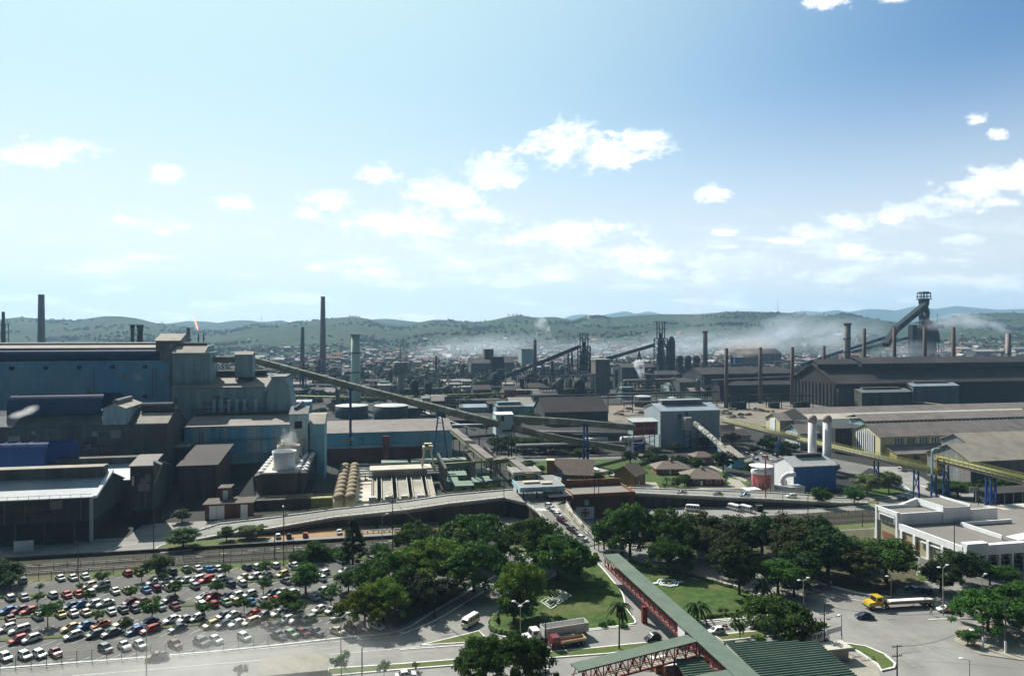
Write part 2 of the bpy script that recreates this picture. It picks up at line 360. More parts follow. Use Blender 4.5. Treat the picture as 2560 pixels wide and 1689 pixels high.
# ================================================================ ground and hills
GROUND = M('works_ground', (.03,.031,.029), (.016,.018,.016), scale=.02, detail=8, rough=.95, grime=(.028,.045,.018))
struct('ground', MB().add([(-9000,-400,0),(20000,-400,0),(20000,15000,0),(-9000,15000,0)], [(0,1,2,3)]), GROUND)
def ridge_mesh(name, prof, y0, y1, ymax, mat, nseed, rough=18, base=-3, step=26, zfront=0):
    """terrain band: silhouette given as (px,py) at distance y1, rising from distance y0; dips behind to ymax"""
    xs = [p[0] for p in prof]; ys = [p[1] for p in prof]
    pxs = np.arange(-260, 2860, step)
    rows = 30; vs = []; rnd = np.random.RandomState(nseed)
    ph = rnd.rand(12)*6.28; fr = rnd.rand(12)
    def nz(a, b):
        s = 0
        for i in range(12):
            k = .0012*(1.45**i); s += math.sin(a*k*(1+fr[i])+ph[i]+2*math.sin(b*k*.8+ph[-i]))*math.cos(b*k*(1.3-fr[i]*.5)+ph[i]*2)/(1.28**i)
        return s
    for r in range(rows):
        t = r/(rows-1)
        for px in pxs:
            top = np.interp(px, xs, ys)
            if t <= .7:
                u = t/.7; y = y0+(y1-y0)*u
                X, Y, Z = dep(px, 0, y)
                zt = CH-(top-YH)*y1/F
                zz = zfront+(zt-zfront)*(u**1.25)
                zz += rough*nz(X, Y)*u*(1-u)*2.2
                lim = CH-(top-YH)*y/F          # never above the crest line
                zz = min(zz, lim-(1-u)*rough*.25) if u < 1 else zt
            else:
                u = (t-.7)/.3; y = y1+(ymax-y1)*u; X, Y, Z = dep(px, 0, y)
                zt = CH-(top-YH)*y1/F; zz = zt*(1-u*.85)-5*u
            vs.append((X, Y, zz if r else base))
    n = len(pxs); fs = [(r*n+i, r*n+i+1, (r+1)*n+i+1, (r+1)*n+i) for r in range(rows-1) for i in range(n-1)]
    mb = MB(); mb.add(vs, fs); o = struct(name, mb, mat)
    o.data.polygons.foreach_set('use_smooth', [True]*len(o.data.polygons)); return o
def hill_mat(name, c1, c2, c3, town=True, sc=1.0):
    m = bpy.data.materials.new(name); m.use_nodes = True; t = m.node_tree; p = t.nodes['Principled BSDF']
    p.inputs['Roughness'].default_value = 1; p.inputs['Specular IOR Level'].default_value = .05
    tc = t.nodes.new('ShaderNodeTexCoord')
    def noise(s, d=6, r=.6):
        n = t.nodes.new('ShaderNodeTexNoise'); n.inputs['Scale'].default_value = s; n.inputs['Detail'].default_value = d; n.inputs['Roughness'].default_value = r
        t.links.new(tc.outputs['Object'], n.inputs['Vector']); return n.outputs['Fac']
    def ramp(v, a, b):
        r = t.nodes.new('ShaderNodeMapRange'); r.interpolation_type = 'SMOOTHSTEP'; t.links.new(v, r.inputs[0]); r.inputs[1].default_value = a; r.inputs[2].default_value = b; return r.outputs[0]
    def mix(f, a, b):
        x = t.nodes.new('ShaderNodeMix'); x.data_type = 'RGBA'; t.links.new(f, x.inputs[0])
        for s, v in ((6, a), (7, b)):
            if isinstance(v, tuple): x.inputs[s].default_value = (*v, 1)
            else: t.links.new(v, x.inputs[s])
        return x.outputs[2]
    n1 = noise(.006*sc, 8, .62); n2 = noise(.03*sc, 6, .7)
    o = mix(ramp(n1, .44, .56), c1, c2); o = mix(ramp(n2, .5, .62), o, c3)
    t.links.new(o, p.inputs['Base Color'])
    b = t.nodes.new('ShaderNodeBump'); b.inputs['Strength'].default_value = .9; b.inputs['Distance'].default_value = 14
    t.links.new(n2, b.inputs['Height']); t.links.new(b.outputs[0], p.inputs['Normal'])
    return m
HM = hill_mat('hill_scrub', (.050,.078,.038), (.034,.058,.028), (.022,.042,.022))
FRONT = [(-300,800),(0,797),(55,791),(120,800),(150,797),(180,801),(240,792),(262,789),(300,789),(345,795),(390,807),(440,812),(500,824),(560,826),(600,818),(640,806),(700,812),(745,804),(790,800),(830,794),(880,790),(920,795),(960,806),(1000,812),(1040,806),(1085,797),(1130,799),(1190,806),(1240,797),(1275,789),(1300,786),(1330,792),(1390,791),(1430,799),(1470,787),(1500,785),(1530,792),(1600,786),(1650,784),(1700,784),(1760,785),(1810,778),(1870,777),(1950,780),(2000,783),(2060,790),(2110,782),(2150,790),(2210,800),(2260,806),(2330,800),(2400,787),(2460,781),(2520,780),(2580,782),(2900,790)]
ridge_mesh('hills', FRONT, 1750, 3600, 4700, HM, 3, rough=16, step=13)
MID = [(-300,800),(100,802),(260,806),(420,808),(470,801),(520,803),(560,808),(575,800),(620,799),(660,805),(700,799),(740,808),(800,812),(900,805),(945,795),(985,797),(1030,803),(1100,808),(1300,806),(1500,800),(1560,795),(1700,800),(2050,802),(2200,806),(2350,804),(2500,800),(2900,800)]
ridge_mesh('hills_beyond', MID, 4300, 5600, 6800, HM, 8, rough=14, step=26)
MM = hill_mat('mountain_forest', (.05,.09,.05), (.04,.07,.04), (.03,.05,.03), sc=.4)
FAR = [(-300,812),(300,812),(600,808),(980,802),(1020,801),(1060,806),(1400,800),(1425,788),(1460,784),(1490,790),(1520,784),(1566,776),(1590,784),(1620,777),(1660,785),(1740,784),(1790,780),(1830,790),(1960,782),(2010,776),(2060,779),(2090,773),(2120,779),(2170,771),(2210,772),(2240,775),(2290,763),(2320,769),(2340,771),(2390,763),(2430,767),(2500,773),(2560,771),(2700,768),(2900,775)]
ridge_mesh('mountains', FAR, 7500, 10500, 13000, MM, 5, rough=30, step=13)
# ================================================================ works on the left
# --- great blue hall (melt shop)
T = thing('steel_hall', 'huge blue sheet-clad hall with a long navy ventilator along its roof at the left edge', 'hall', (-180, 370, 0))
pa(MB().box(-290, -100.2, 370, 425, 0, 53.4), 'wall', BLUE, T)
mb = MB(); pr = [(371+1.5, 53.4)]+[(372-2.2*math.sin(R(a))*1.0+.2, 53.4+5.6*(a/180)) for a in range(10, 180, 17)]+[(373, 59.2), (380, 60.6), (425, 60.6), (425, 53.4)]
mb.ext(pr, -290, -105, 'x'); v = pa(mb, 'roof_ventilator', NAVY, T)
pa(MB().ext([(373, 59.4), (381, 60.9), (381, 61.1), (373, 59.8)], -290, -104, 'x'), 'roof_strip', ROOFB, T)
pa(MB().box(-290, -106, 384, 424, 60.6, 61.9), 'roof_edge', DARKS, T)
pa(MB().box(-100.0, -97.4, 366.4, 372, 20, 61), 'corner_post', GREYS, T)
pa(MB().box(-105, -100.2, 368.8, 373, 53.2, 58.6), 'ventilator_end_cap', GREYS, T)
for px in (30, 115, 199, 281, 363, 318, 363):
    zz = 46.6 if px != 318 else 0
for px, py in ((30,920),(115,919),(199,918),(281,917),(363,916),(363,990),(322,990)):
    x, z = onb(px, py, 370); mb = MB().cyl((x, 370.4, z), (x, 369.1, z), 1.0, 1.0, 12); pa(mb, 'vent_hole', BLACK, T)
x, z = onb(0, 1, 370)
hall('roof_penthouse', 'small gabled penthouse with a beige roof on the end of the blue hall', 'penthouse', -107.5, -96.5, 371, 392, 63.2, 66.5, axis='x', wm=GREYS, rm=ROOFC, z0=56)
# --- tower block right of it
T = thing('annex_tower', 'pale corrugated tower block with a bright sloping roof strip where the tube gallery starts', 'tower', (-90, 362, 0))
x0, _ = onb(432, 900, 363); x1, z1 = onb(510, 883, 363)
pa(MB().ext([(363, 0), (385, 0), (385, 60.6), (371, 60.6), (363, z1)], x0, x1, 'x'), 'wall', TEAL, T)
pa(MB().ext([(362.4, z1-.3), (362.4, z1+.3), (370, 60.6), (371, 60.2)], x0-.4, x1+.4, 'x'), 'roof', ROOFC, T)
pa(MB().cyl((x0+1, 373, 61), (x1-1, 373, 61), 1.5, 1.5, 14), 'ridge_ventilator', GREYST, T)
pa(MB().box(x1+.02, x1+2.6, 363.2, 380, 0, 57.5), 'side_panel', TEAL, T)
# --- lower blue building with six flue pipes
xl, ze = onb(430, 971, 356); xr, _ = onb(664, 971, 356)
RI = max(onb(600, 940, 380)[1]-ze, 2)
T = thing('flue_building', 'blue-grey building with six short flue pipes on its wall below the tube gallery', 'building', (-75, 356, 0))
pa(MB().ext([(356, 0), (395, 0), (395, ze+RI), (380, ze+RI), (356, ze)], xl, xr, 'x'), 'wall', TEAL, T)
pa(MB().ext([(355.2, ze-.2), (355.2, ze+.3), (380, ze+RI+.4), (395, ze+RI+.4), (395, ze+RI), (380, ze+RI)], xl-.5, xr+.5, 'x'), 'roof', ROOFB, T)
x0, _ = onb(530, 930, 376); x1, _ = onb(662, 930, 376)
pa(MB().box(x0, x1, 378, 384, ze+RI-.3, ze+RI+3), 'roof_monitor', DARKS, T)
for px in (535, 554, 572, 592, 611, 639):
    x, zt = onb(px, 1003, 355); mb = MB().cyl((x, 354.9, 18), (x, 354.9, zt), .75, .75, 10); mb.box(x-1, x+1, 354.2, 355.9, zt, zt+1.2); pa(mb, 'flue_pipe', BLUE2, T)
# tapered bunker tower at its right end
xa, zt = onb(666, 944, 354); xb, _ = onb(712, 934, 354); xc, _ = onb(738, 1028, 354)
T = thing('bunker_tower', 'tall teal bunker tower with a sloping right flank beside the tube gallery', 'tower', (-48, 354, 0))
pa(MB().ext([(xa+.1, 0), (xc, 0), (xc, 22), (xb+1.5, 42), (xb, zt), (xa+2.5, zt), (xa+.1, 36)], 353.6, 374, 'y'), 'wall', TEAL, T)
pa(MB().box(xa+2, xb+.6, 353, 375, zt+.02, zt+.6), 'roof', GREYST, T)
# --- long patched blue hall in front (G)
T = thing('blue_rolling_hall', 'long hall with patched blue sheets and a brown roof behind the cooling towers', 'hall', (-55, 330, 0))
x0, ze = onb(461, 1068, 330); x1, _ = onb(772, 1064, 330)
_, zr = onb(600, 1040, 349)
pa(MB().ext([(330, 12.3), (352, 12.3), (352, zr), (349, zr), (330, ze)], x0, x1, 'x'), 'wall', STRIPE, T)
pa(MB().ext([(329.3, ze-.25), (329.3, ze+.25), (349, zr+.4), (352, zr+.4), (352, zr), (349, zr)], x0-.5, x1+.5, 'x'), 'roof', ROOFB, T)
pa(MB().box(x0, x1-8, 349.5, 352.4, zr+.1, zr+1.7), 'gutter', DARKS, T)
pa(MB().box(x0, x1, 331.2, 352, 0, 12.3), 'lower_wall', BLUE, T)
pa(MB().box(x0+2, x1-10, 330.7, 331.18, 0, 7.5), 'open_bay_shade', BLACK, T)  # solid black box paints the shade inside the open bay
# lift tower with a square opening
x0, zt = onb(724, 1037, 322); x1, _ = onb(768, 1037, 322); _, zb_ = onb(745, 1120, 322)
T = thing('lift_tower', 'pale blue tower with one square dark opening and a slanted cap', 'tower', ((x0+x1)/2, 322, 0))
pa(MB().ext([(322, 0), (331, 0), (331, zt+2.4), (322, zt)], x0, x1, 'x'), 'wall', BLUE2, T)
pa(MB().ext([(321.4, zt), (331.6, zt+2.6), (331.6, zt+3.0), (321.4, zt+.4)], x0-.4, x1+.4, 'x'), 'roof', GREYST, T)
pa(MB().cyl((x0+1.8, 327, zt+2.4), (x1-3, 333, zt+4.6), .7, .7, 8), 'roof_pipe', GREYST, T)
xa, za = onb(736, 1053, 322); xb, zb2 = onb(755, 1070, 322)
pa(MB().box(xa, xb, 321.7, 322.3, zb2, za), 'opening', BLACK, T)
# box annex right of it
x0, ze = onb(774, 1061, 326); x1, _ = onb(811, 1061, 326); _, zm = onb(800, 1036, 336)
T = thing('roof_annex', 'small blue block with a sunlit pinkish roof next to the lift tower', 'building', (x0, 326, 0))
pa(MB().ext([(326, 0), (342, 0), (342, zm), (336, zm), (326, ze)], x0, x1, 'x'), 'wall', BLUE, T)
pa(MB().ext([(325.5, ze-.15), (325.5, ze+.3), (336, zm+.35), (342, zm+.35), (342, zm), (336, zm)], x0-.3, x1+.3, 'x'), 'roof', ROOFC, T)
# --- second long blue hall to the right
T = thing('blue_rolling_hall', 'low blue hall with a plain brown roof crossed by the blue pylon legs', 'hall', (10, 362, 0))
x0, ze = onb(813, 1084, 362); x1, _ = onb(1130, 1078, 362); _, zr = onb(1115, 1046, 384)
pa(MB().ext([(362, 4), (402, 4), (402, ze), (384, zr), (362, ze)], x0, x1, 'x'), 'wall', BLUE, T)
pa(MB().ext(roofprof(362, 402, ze, zr, 384, .6), x0-.5, x1+.5, 'x'), 'roof', ROOFB, T)
pa(MB().box(x0, x1-.5, 360.4, 361.98, 8.1, 9.0), 'canopy', BLUE2, T)
pa(MB().box(x0, x1-16, 361.4, 361.99, 0, 7.4), 'brick_base', BRICKD, T)
pa(MB().box(x1-15.8, x1, 361.2, 361.99, 0, 8.0), 'lower_wall', BLUE2, T)
x, z = onb(965, 1088, 361); pa(MB().box(x-1.6, x+1.6, 358.6, 361.0, 0, z), 'brick_flue', BRICK, T)
# --- rusty hall D with big round ventilator
T = thing('rusty_hall', 'dark weathered sheet hall with a big navy round ventilator along its roof', 'hall', (-120, 310, 0))
x1, ze = onb(417, 1059, 310); _, zr = onb(300, 1044, 318)
pa(MB().ext([(310, 0), (342, 0), (342, 25), (323, 34.4), (310, ze)], -240, x1, 'x'), 'wall', RUST, T)
pa(MB().ext([(309.4, ze-.3), (309.4, ze+.2), (323, 34.8), (343, 25.2), (343, 24.8), (323, 34.4)], -240.5, x1+.5, 'x'), 'roof', DARKS, T)
xv0, _ = onb(24, 1020, 320); xv1, _ = onb(258, 1020, 320)
mb = MB(); shell(mb, 324, 34.8, 7.2, 118, 215, xv0, xv1, .4, squash=.9); shell(mb, 324, 34.8, 7.2, -10, 62, xv0, xv1+5, .4, squash=.9)
mb.box(xv0, xv1, 319, 327, 33, 34.6); pa(mb, 'round_ventilator', NAVY, T)
pa(MB().ext([(318.5, 33.2), (323, 30), (327, 34), (327, 35.4), (323, 32.0), (318.5, 34.6)], xv1, xv1+4.5, 'x'), 'ventilator_trough', ROYAL, T)
xm0, zq = onb(346, 1034, 316); xm1, _ = onb(425, 1034, 316)
mb = MB(); shell(mb, 321.2, 34.6, 2.6, 20, 200, xm0, xm1, 2.5); pa(mb, 'roof_monitor', DARKS, T)
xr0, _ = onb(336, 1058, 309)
pa(MB().ext([(309.2, ze+.0), (309.2, ze+.45), (317.6, ze+3.9), (317.6, ze+3.4)], xr0, x1+.6, 'x'), 'painted_sun_sheets', ROOFC, T)  # paler sheets paint sunlight onto this stretch of the dark roof
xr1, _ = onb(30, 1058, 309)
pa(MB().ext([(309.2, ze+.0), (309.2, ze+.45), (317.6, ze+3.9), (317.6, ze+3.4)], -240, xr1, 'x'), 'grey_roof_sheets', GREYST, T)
pa(MB().box(x1+.02, x1+6, 318, 338, 17.5, 18.1), 'side_canopy', GREYST, T)
# cross-gabled house on that roof
xh0, zb_ = onb(257, 1062, 306.5); xh1, _ = onb(312, 1062, 306.5); _, zt = onb(258, 1022, 306.5); _, za = onb(287, 1011, 306.5)
T = thing('gabled_dormer', 'pale gabled dormer house sticking out of the rusty hall roof', 'dormer', ((xh0+xh1)/2, 306.5, zb_))
pa(MB().ext([(xh0, zb_), (xh1, zb_), (xh1, zt), ((xh0+xh1)/2, za), (xh0, zt)], 306.5, 326, 'y'), 'wall', TEAL, T)
pa(MB().ext(roofprof(xh0, xh1, zt, za, None, .5), 306.1, 328, 'y'), 'roof', ROOFC, T)
pa(MB().cyl(((xh0+xh1)/2, 308, za+.9), ((xh0+xh1)/2, 326, za+.9), 1.1, 1.1, 10), 'ridge_ventilator', GREYST, T)
# --- shed B with monitor, small dark stair tower
T = thing('back_shed', 'shed with a long dark roof monitor and one patch of glaring white roof', 'shed', (-105, 270, 0))
pa(MB().ext([(272.5, 0), (300, 0), (300, 14), (286, 18.0), (272.5, 13.6)], -230, -81.5, 'x'), 'wall', DARKS, T)
pa(MB().ext(roofprof(272.5, 300, 13.6, 18.0, 286, .3), -230.4, -81.1, 'x'), 'roof', ROOFW, T)
xm0, _ = onb(140, 1150, 284); xm1, zt = onb(382, 1140, 284)
pa(MB().box(xm0, xm1, 284, 288, 17.5, zt), 'roof_monitor', RUST, T)
T = thing('stair_tower', 'narrow dark stair tower with a brown cap and a bright slot window', 'tower', (-80, 260, 0))
pa(MB().ext([(260, 5.5), (271, 5.5), (271, 22.4), (260, 20.6)], -83.6, -76.3, 'x'), 'wall', DARKS, T)
pa(MB().box(-83.4, -76.5, 261, 271, 0, 5.5), 'base', BLACK, T)
pa(MB().ext([(259.4, 20.6), (271.3, 22.6), (271.3, 23.1), (259.4, 21.1)], -84, -76.0, 'x'), 'roof', ROOFB, T)
pa(MB().ext([(-76.28, 14), (-73.8, 21.0), (-76.28, 22.4)], 260.5, 263, 'y'), 'side_brace', GREYST, T)
pa(MB().box(-82.9, -82.4, 259.8, 260.4, 14.2, 17.4), 'slot_window', WHITE, T)
# --- royal blue ventilator shed C
T = thing('ventilator_shed', 'shed with a bright blue half-round ventilator open at its right end', 'shed', (-150, 272.5, 0))
xv1, _ = onb(113, 1150, 276)
mb = MB(); shell(mb, 281, 20.4, 7.6, 112, 218, -230, xv1, .5, squash=.75); shell(mb, 281, 20.4, 7.8, -8, 66, -230, xv1+7, .5, squash=.75)
pa(mb, 'round_ventilator', ROYAL, T)
pa(MB().ext([(275.5, 16.4), (281, 14.6), (286.5, 19.2), (286.5, 17), (281, 13.7), (275.5, 15)], -230, xv1+6, 'x'), 'ventilator_trough', ROYAL, T)
mb = MB()
for i in range(26): mb.box(-229+i*4.2, -228.8+i*4.2, 277, 286, 27.0, 27.25)
pa(mb, 'top_rib', ROOFC, T)
# --- front shed A
T = thing('front_shed', 'weathered front shed with a pale blue metal roof and an open ground floor', 'shed', (-89, 241.8, 0))
pa(MB().ext([(241.8, 7.2), (270, 7.2), (270, 14.6), (256, 20.0), (241.8, 14.8)], -215, -89, 'x'), 'wall', DARKS, T)
pa(MB().ext(roofprof(241.8, 270, 14.8, 20.0, 256, .5), -215, -88.6, 'x'), 'roof', ROOFW, T)
pa(MB().box(-215, -89.4, 252.5, 256.5, 19.2, 22.4), 'roof_monitor', RUST, T)
pa(MB().box(-215, -89.4, 252.1, 257.0, 22.42, 22.7), 'monitor_cap', ROOFC, T)
pa(MB().box(-215, -90, 243.4, 269, 0, 7.2), 'dark_bay_shade', BLACK, T)  # black block stands for the shade of the open ground floor
pa(MB().box(-89.6, -88.8, 241.4, 242.2, 0, 14.6), 'corner_post', GALV, T)
pa(MB().ext([(241.3, 14.5), (256, 20.1), (256, 20.9), (241.3, 15.3)], -88.58, -87.4, 'x'), 'verge_flashing', WHITE, T)
mb = MB(); mb.box(-215, -88.9, 241.2, 241.3, 15.9, 16.0)
for i in range(42): mb.box(-215+i*3, -214.92+i*3, 241.2, 241.3, 14.9, 16.0)
pa(mb, 'eaves_railing', GREYST, T)
for i in range(14): pa(MB().box(-205+i*8.5, -204.4+i*8.5, 242.2, 242.8, 0, 7.2), 'bay_post', STEEL, T)
tag(MB().box(0, 5.4, 0, .15, 0, 3.2).obj('notice_board', WHITE, loc=(*gr(34, 1384)[:1], gr(34,1384)[1], .6)), 'white notice board in the dark bay at the left edge', 'sign')
# dark lean-to sheds at the foot of the blue halls
xs0, z0 = onb(448, 1166, 292); xs1, _ = onb(540, 1166, 292); 
T = thing('lean_to_shed', 'dark shed with a mossy flat roof left of the cooling towers', 'shed', (xs0, 292, 0))
pa(MB().box(xs0, xs1, 292, 322, 0, z0), 'wall', CONCD, T)
pa(MB().ext([(291, z0+.02), (323, z0+3.4), (323, z0+3.8), (291, z0+.45)], xs0-1, xs1+1, 'x'), 'roof', ROOFD, T)
x0, zt = onb(549, 1222, 268); x1, _ = onb(574, 1222, 268)
T = thing('brick_hut', 'brick and white hut with a flat lid on the wall by the flyover', 'hut', (x0, 268, 0))
pa(MB().box(x0, x1, 268, 273, 0, zt), 'wall', BRICKD, T); pa(MB().box(x0-.6, x1+.6, 267.4, 273.6, zt+.01, zt+.5), 'roof', CONCD, T)
pa(MB().box(x0+1.1, x0+2.9, 267.85, 267.99, 3.6, zt-.6), 'door', WHITE, T)
x0, zt = onb(512, 1262, 263); x1, _ = onb(628, 1262, 263)
T = thing('pump_house', 'low building of brick and white panels under the concrete wedge', 'building', (x0, 263, 0))
pa(MB().box(x0, x1, 263, 268-.3, 0, zt), 'wall', BRICKD, T)
for a, b in ((1.5, 3.9), (4.0, 6.6), (12.2, 14.6)): pa(MB().box(x0+a, x0+b, 262.8, 262.98, .2, zt-.4), 'white_panel', WHITE, T)
pa(MB().box(x0-.8, x1+1, 262.2, 272, zt+.01, zt+.35), 'roof', CONCD, T)
# ================================================================ cooling tower bank
T = thing('cooling_tower', 'bank of cooling towers with pale fan stacks and stained louvre walls', 'cooling tower', (-36, 284, 0))
x0, zt = onb(633, 1185, 284); x1, _ = onb(768, 1185, 284)
pa(MB().box(x0+3.2, x1-3.2, 284, 338, 0, zt-.3), 'body', CONCD, T)
mb = MB()
for s, xx in ((1, x0), (-1, x1)): mb.ext([(xx, zt-1), (xx+s*3.1, 0), (xx+s*3.1, zt-.5)], 285, 337, 'y')
pa(mb, 'louvre_wall', RUST, T)
pa(MB().box(x0+3.4, x1-3.4, 284.3, 337.5, zt-.28, zt+.3), 'deck', CONCL, T)
xc = (x0+x1)/2+.6
for i in range(4):
    yc = 291+i*14
    st = MB().lathe((xc, yc, zt+.3), [(4.9, 0), (4.2, 1.4), (4.1, 3.5), (4.8, 7.4), (4.6, 7.4), (3.9, 3.5), (4.0, 1.2)], 22); pa(st, 'fan_stack', WHITE if i == 0 else CONCL, T, True)
    fb = MB(); 
    for a in range(3): fb.box(xc-3.6, xc+3.6, yc-.3, yc+.3, zt+4, zt+4.1) if a == 0 else fb.box(xc-.3, xc+.3, yc-3.6, yc+3.6, zt+4.12, zt+4.2)
    pa(fb, 'fan', STEEL, T)
rnd = random.Random(4)
for s in (0, 1):
    for i in range(9):
        yc = 287+i*6; xx = x0+1.6 if s == 0 else x1-4.8
        for k in range(2 if s else 1):
            mb = MB().ball((xx+.9+k*2.6, yc, zt+.55), 1.25, 1.9, .7, 8, 5); pa(mb, 'pipe_hood', WHITE if rnd.random() < .75 else GALV, T)
for xx in (x1+.1, x0-.1):
    for i in range(10): y = 285+i*5.8; pa(MB().bar((xx, y, zt), (xx, y, 0), .3).bar((xx, y, zt), (xx-2.5 if xx > x0 else xx+2.5, y, zt+2.2), .22), 'side_frame', STEEL, T)
# concrete wedge to its left
T = thing('concrete_wedge', 'sloping concrete wedge beside the front cooling tower', 'wall', (-50, 280, 0))
a = onb(631, 1190, 283.5); b = onb(592, 1256, 279)
pa(MB().add([(a[0], 283.5, a[1]), (b[0], 276, 3.6), (a[0]+1.9, 276, 3.6), (a[0]+1.0, 283.5, 3.6), (b[0], 283.5, 3.6)], [(0,1,2),(0,2,3),(0,4,1),(0,3,4),(1,4,3,2)]), 'slope', CONCL, T)
pa(MB().box(b[0]-1, -24, 274, 283.4, 0, 3.58), 'basin', CONCD, T)
mb = MB()
for xx in np.arange(b[0], -12, 2.5): mb.box(xx, xx+.1, 273.6, 273.7, 3.6, 5)
mb.box(b[0], -12, 273.6, 273.7, 4.9, 5.05); mb.box(b[0], -12, 273.6, 273.7, 4.2, 4.3); mb.box(-24, -12, 273.7, 277, 0, 3.55)
pa(mb, 'railing', YELG, T)
# ================================================================ twin row of domed tanks
first = None
k = 0
for i in range(9):
    for s in range(2):
        c = gr(838+18*s+(4*s), 1225+0, 7)
        x = -13.2+s*4.3; y = 266+i*7.4
        if first is None:
            first = thing('domed_tank', '', 'tank', (x, y, 0), group='paired domed filter tanks')
            MB().lathe((0,0,0), [(2.1,0),(2.1,5.6)], 16).obj('shell', CREAM, first, True)
            MB().ball((0,0,5.6), 2.15, 3.0, 1.6, 14, 8).obj('dome', M('tan_paint', (.33,.26,.17), (.24,.19,.125), scale=.9), first, True)
            MB().cyl((-2.3,0,0), (-2.3,0,6.4), .12, n=6).cyl((-2.3,0,6.4), (0,0,6.9), .12, n=6).obj('riser_pipe', GREYST, first)
            t = first
        else: t = dup(first, (x, y, 0))
        t['label'] = 'tan domed tank, %s from the road in the %s row' % (('first','second','third','fourth','fifth','sixth','seventh','eighth','ninth')[i], ('left', 'right')[s])
        k += 1
# ================================================================ concrete settling basins
T = thing('settling_basin', 'concrete basin with four black sloping channels behind the flyover', 'basin', (10, 285, 0))
ya, yb = 276, 303
x0, zt = onb(930, 1178, 303); x1, _ = onb(1068, 1178, 303)
pa(MB().box(x0, x1, 303, 312, 0, zt), 'back_wall', CONC, T)
pa(MB().box(x0-1, x1+2, 302.2, 313, zt+.01, zt+.7), 'wall_cap', CONCL, T)
pa(MB().box(x0-10, x0-.2, 276, 318, 0, 1.0), 'side_slab', CONCL, T)
xs = [onb(p, 1215, 300)[0] for p in (932, 942, 953, 979, 990, 1016, 1027, 1053, 1063, 1077)]
mb = MB()
for i in range(0, 10, 2): mb.ext([(276, 0), (303, 0), (303, 4.4), (276, 1.2)], xs[i], xs[i+1], 'x')
pa(mb, 'sloping_slab', CONC, T)
mb = MB()
for x in xs: mb.ext([(276, 1.25), (303, 4.45), (303, 5.1), (276, 1.9)], x-.14, x+.14, 'x')
pa(mb, 'channel_wall', CONCL, T)
pa(MB().box(xs[1], xs[8], 276.2, 302.8, 0, .12), 'channel_floor', BLACK, T)
mb = MB()
for i in range(4): x = xs[2*i+1]; mb.box(x-3.2, x-.4, 274.6, 277.5, 0, 2.6)
pa(mb, 'sluice_box', GALV, T)
# green machines behind
for i, (p0, p1, py, lab) in enumerate(((955,1018,1160,'long green filter unit nearest the pale flue'), (1030,1092,1157,'long green filter unit behind the yellow gantry'), (1101,1166,1152,'long green filter unit nearest the pipe bridge'))):
    x0, zb_ = onb(p0, py, 322); x1, _ = onb(p1, py, 322)
    T = thing('filter_unit', lab, 'machine', ((x0+x1)/2, 322, 0), group='green filter units')
    pa(MB().box(x0, x1, 322, 328, 2.6, 6.6), 'casing', GREENM, T); pa(MB().box(x0-.3, x1+.3, 321.6, 328.4, 6.62, 7.2), 'lid', MINTR, T)
    mb = MB()
    for j in range(7): mb.box(x0+.3+j*(x1-x0-1)/6, x0+.9+j*(x1-x0-1)/6, 322.3, 327.8, 0, 2.58)
    pa(mb, 'stand', STEEL, T)
# yellow gantry
x0, _ = onb(1057, 1172, 305); x1, _ = onb(1083, 1172, 305); _, zt = onb(1070, 1122, 305)
T = thing('gantry_crane', 'cream gantry crane with splayed legs above the settling basin', 'crane', ((x0+x1)/2, 305, 0))
for s in (0, 1):
    for q in (0, 1):
        pa(MB().bar(((x0, x1)[s]+(-.6, .6)[s], (303, 309)[q], zt-9.5), ((x0+1, x1-1)[s], (305, 307)[q], zt), .5), 'leg', CREAM, T)
pa(MB().box(x0, x1, 304.2, 307.8, zt-.1, zt+1.2).box(x0+.6, x1-.6, 304.6, 307, zt+2.2, zt+2.5), 'bridge', CREAM, T)
pa(MB().box(x0+.8, x0+2.4, 304.8, 307, zt+1.22, zt+2.18), 'hoist', GREYST, T)
# pipe rack of the basin: long horizontal pipes
T = thing('pipe_rack', 'rows of pale pipes and a dark beam running behind the settling basin', 'pipes', (0, 314, 0))
mb = MB()
for j in range(4): mb.cyl((-8, 314+j*1.6, 3+j*.8), (33, 314+j*1.6, 3+j*.8), .45, n=8)
pa(mb, 'pipe', GALV, T)
pa(MB().box(-8, 34, 312.6, 313.4, 7.6, 8.4), 'beam', STEEL, T)
mb = MB()
for j in range(12): mb.box(-8+j*3.7, -7.6+j*3.7, 313.5, 321, 0, 3)
pa(mb, 'trestle', STEEL, T)
# post rows (switchyard frames)
POSTS = [(1115, 1236, 'left'), (1187, 1216, 'middle'), (1250, 1212, 'right')]
for px, py, w in POSTS:
    x, y = gr(px, py)
    T = thing('post_row', 'tall row of rusty posts carrying a beam, %s of the three rows by the flyover' % w, 'frame', (x, y, 0), group='post rows of the switchyard')
    L = 36 if w != 'right' else 44
    pa(MB().box(x-.45, x+.45, y-.4, y+L, 10.2, 11.1), 'beam', CONCD, T)
    for j in range(9): pa(MB().box(x-.3, x+.3, y+j*L/8.2, y+j*L/8.2+.6, 0, 10.18), 'post', RUST, T)
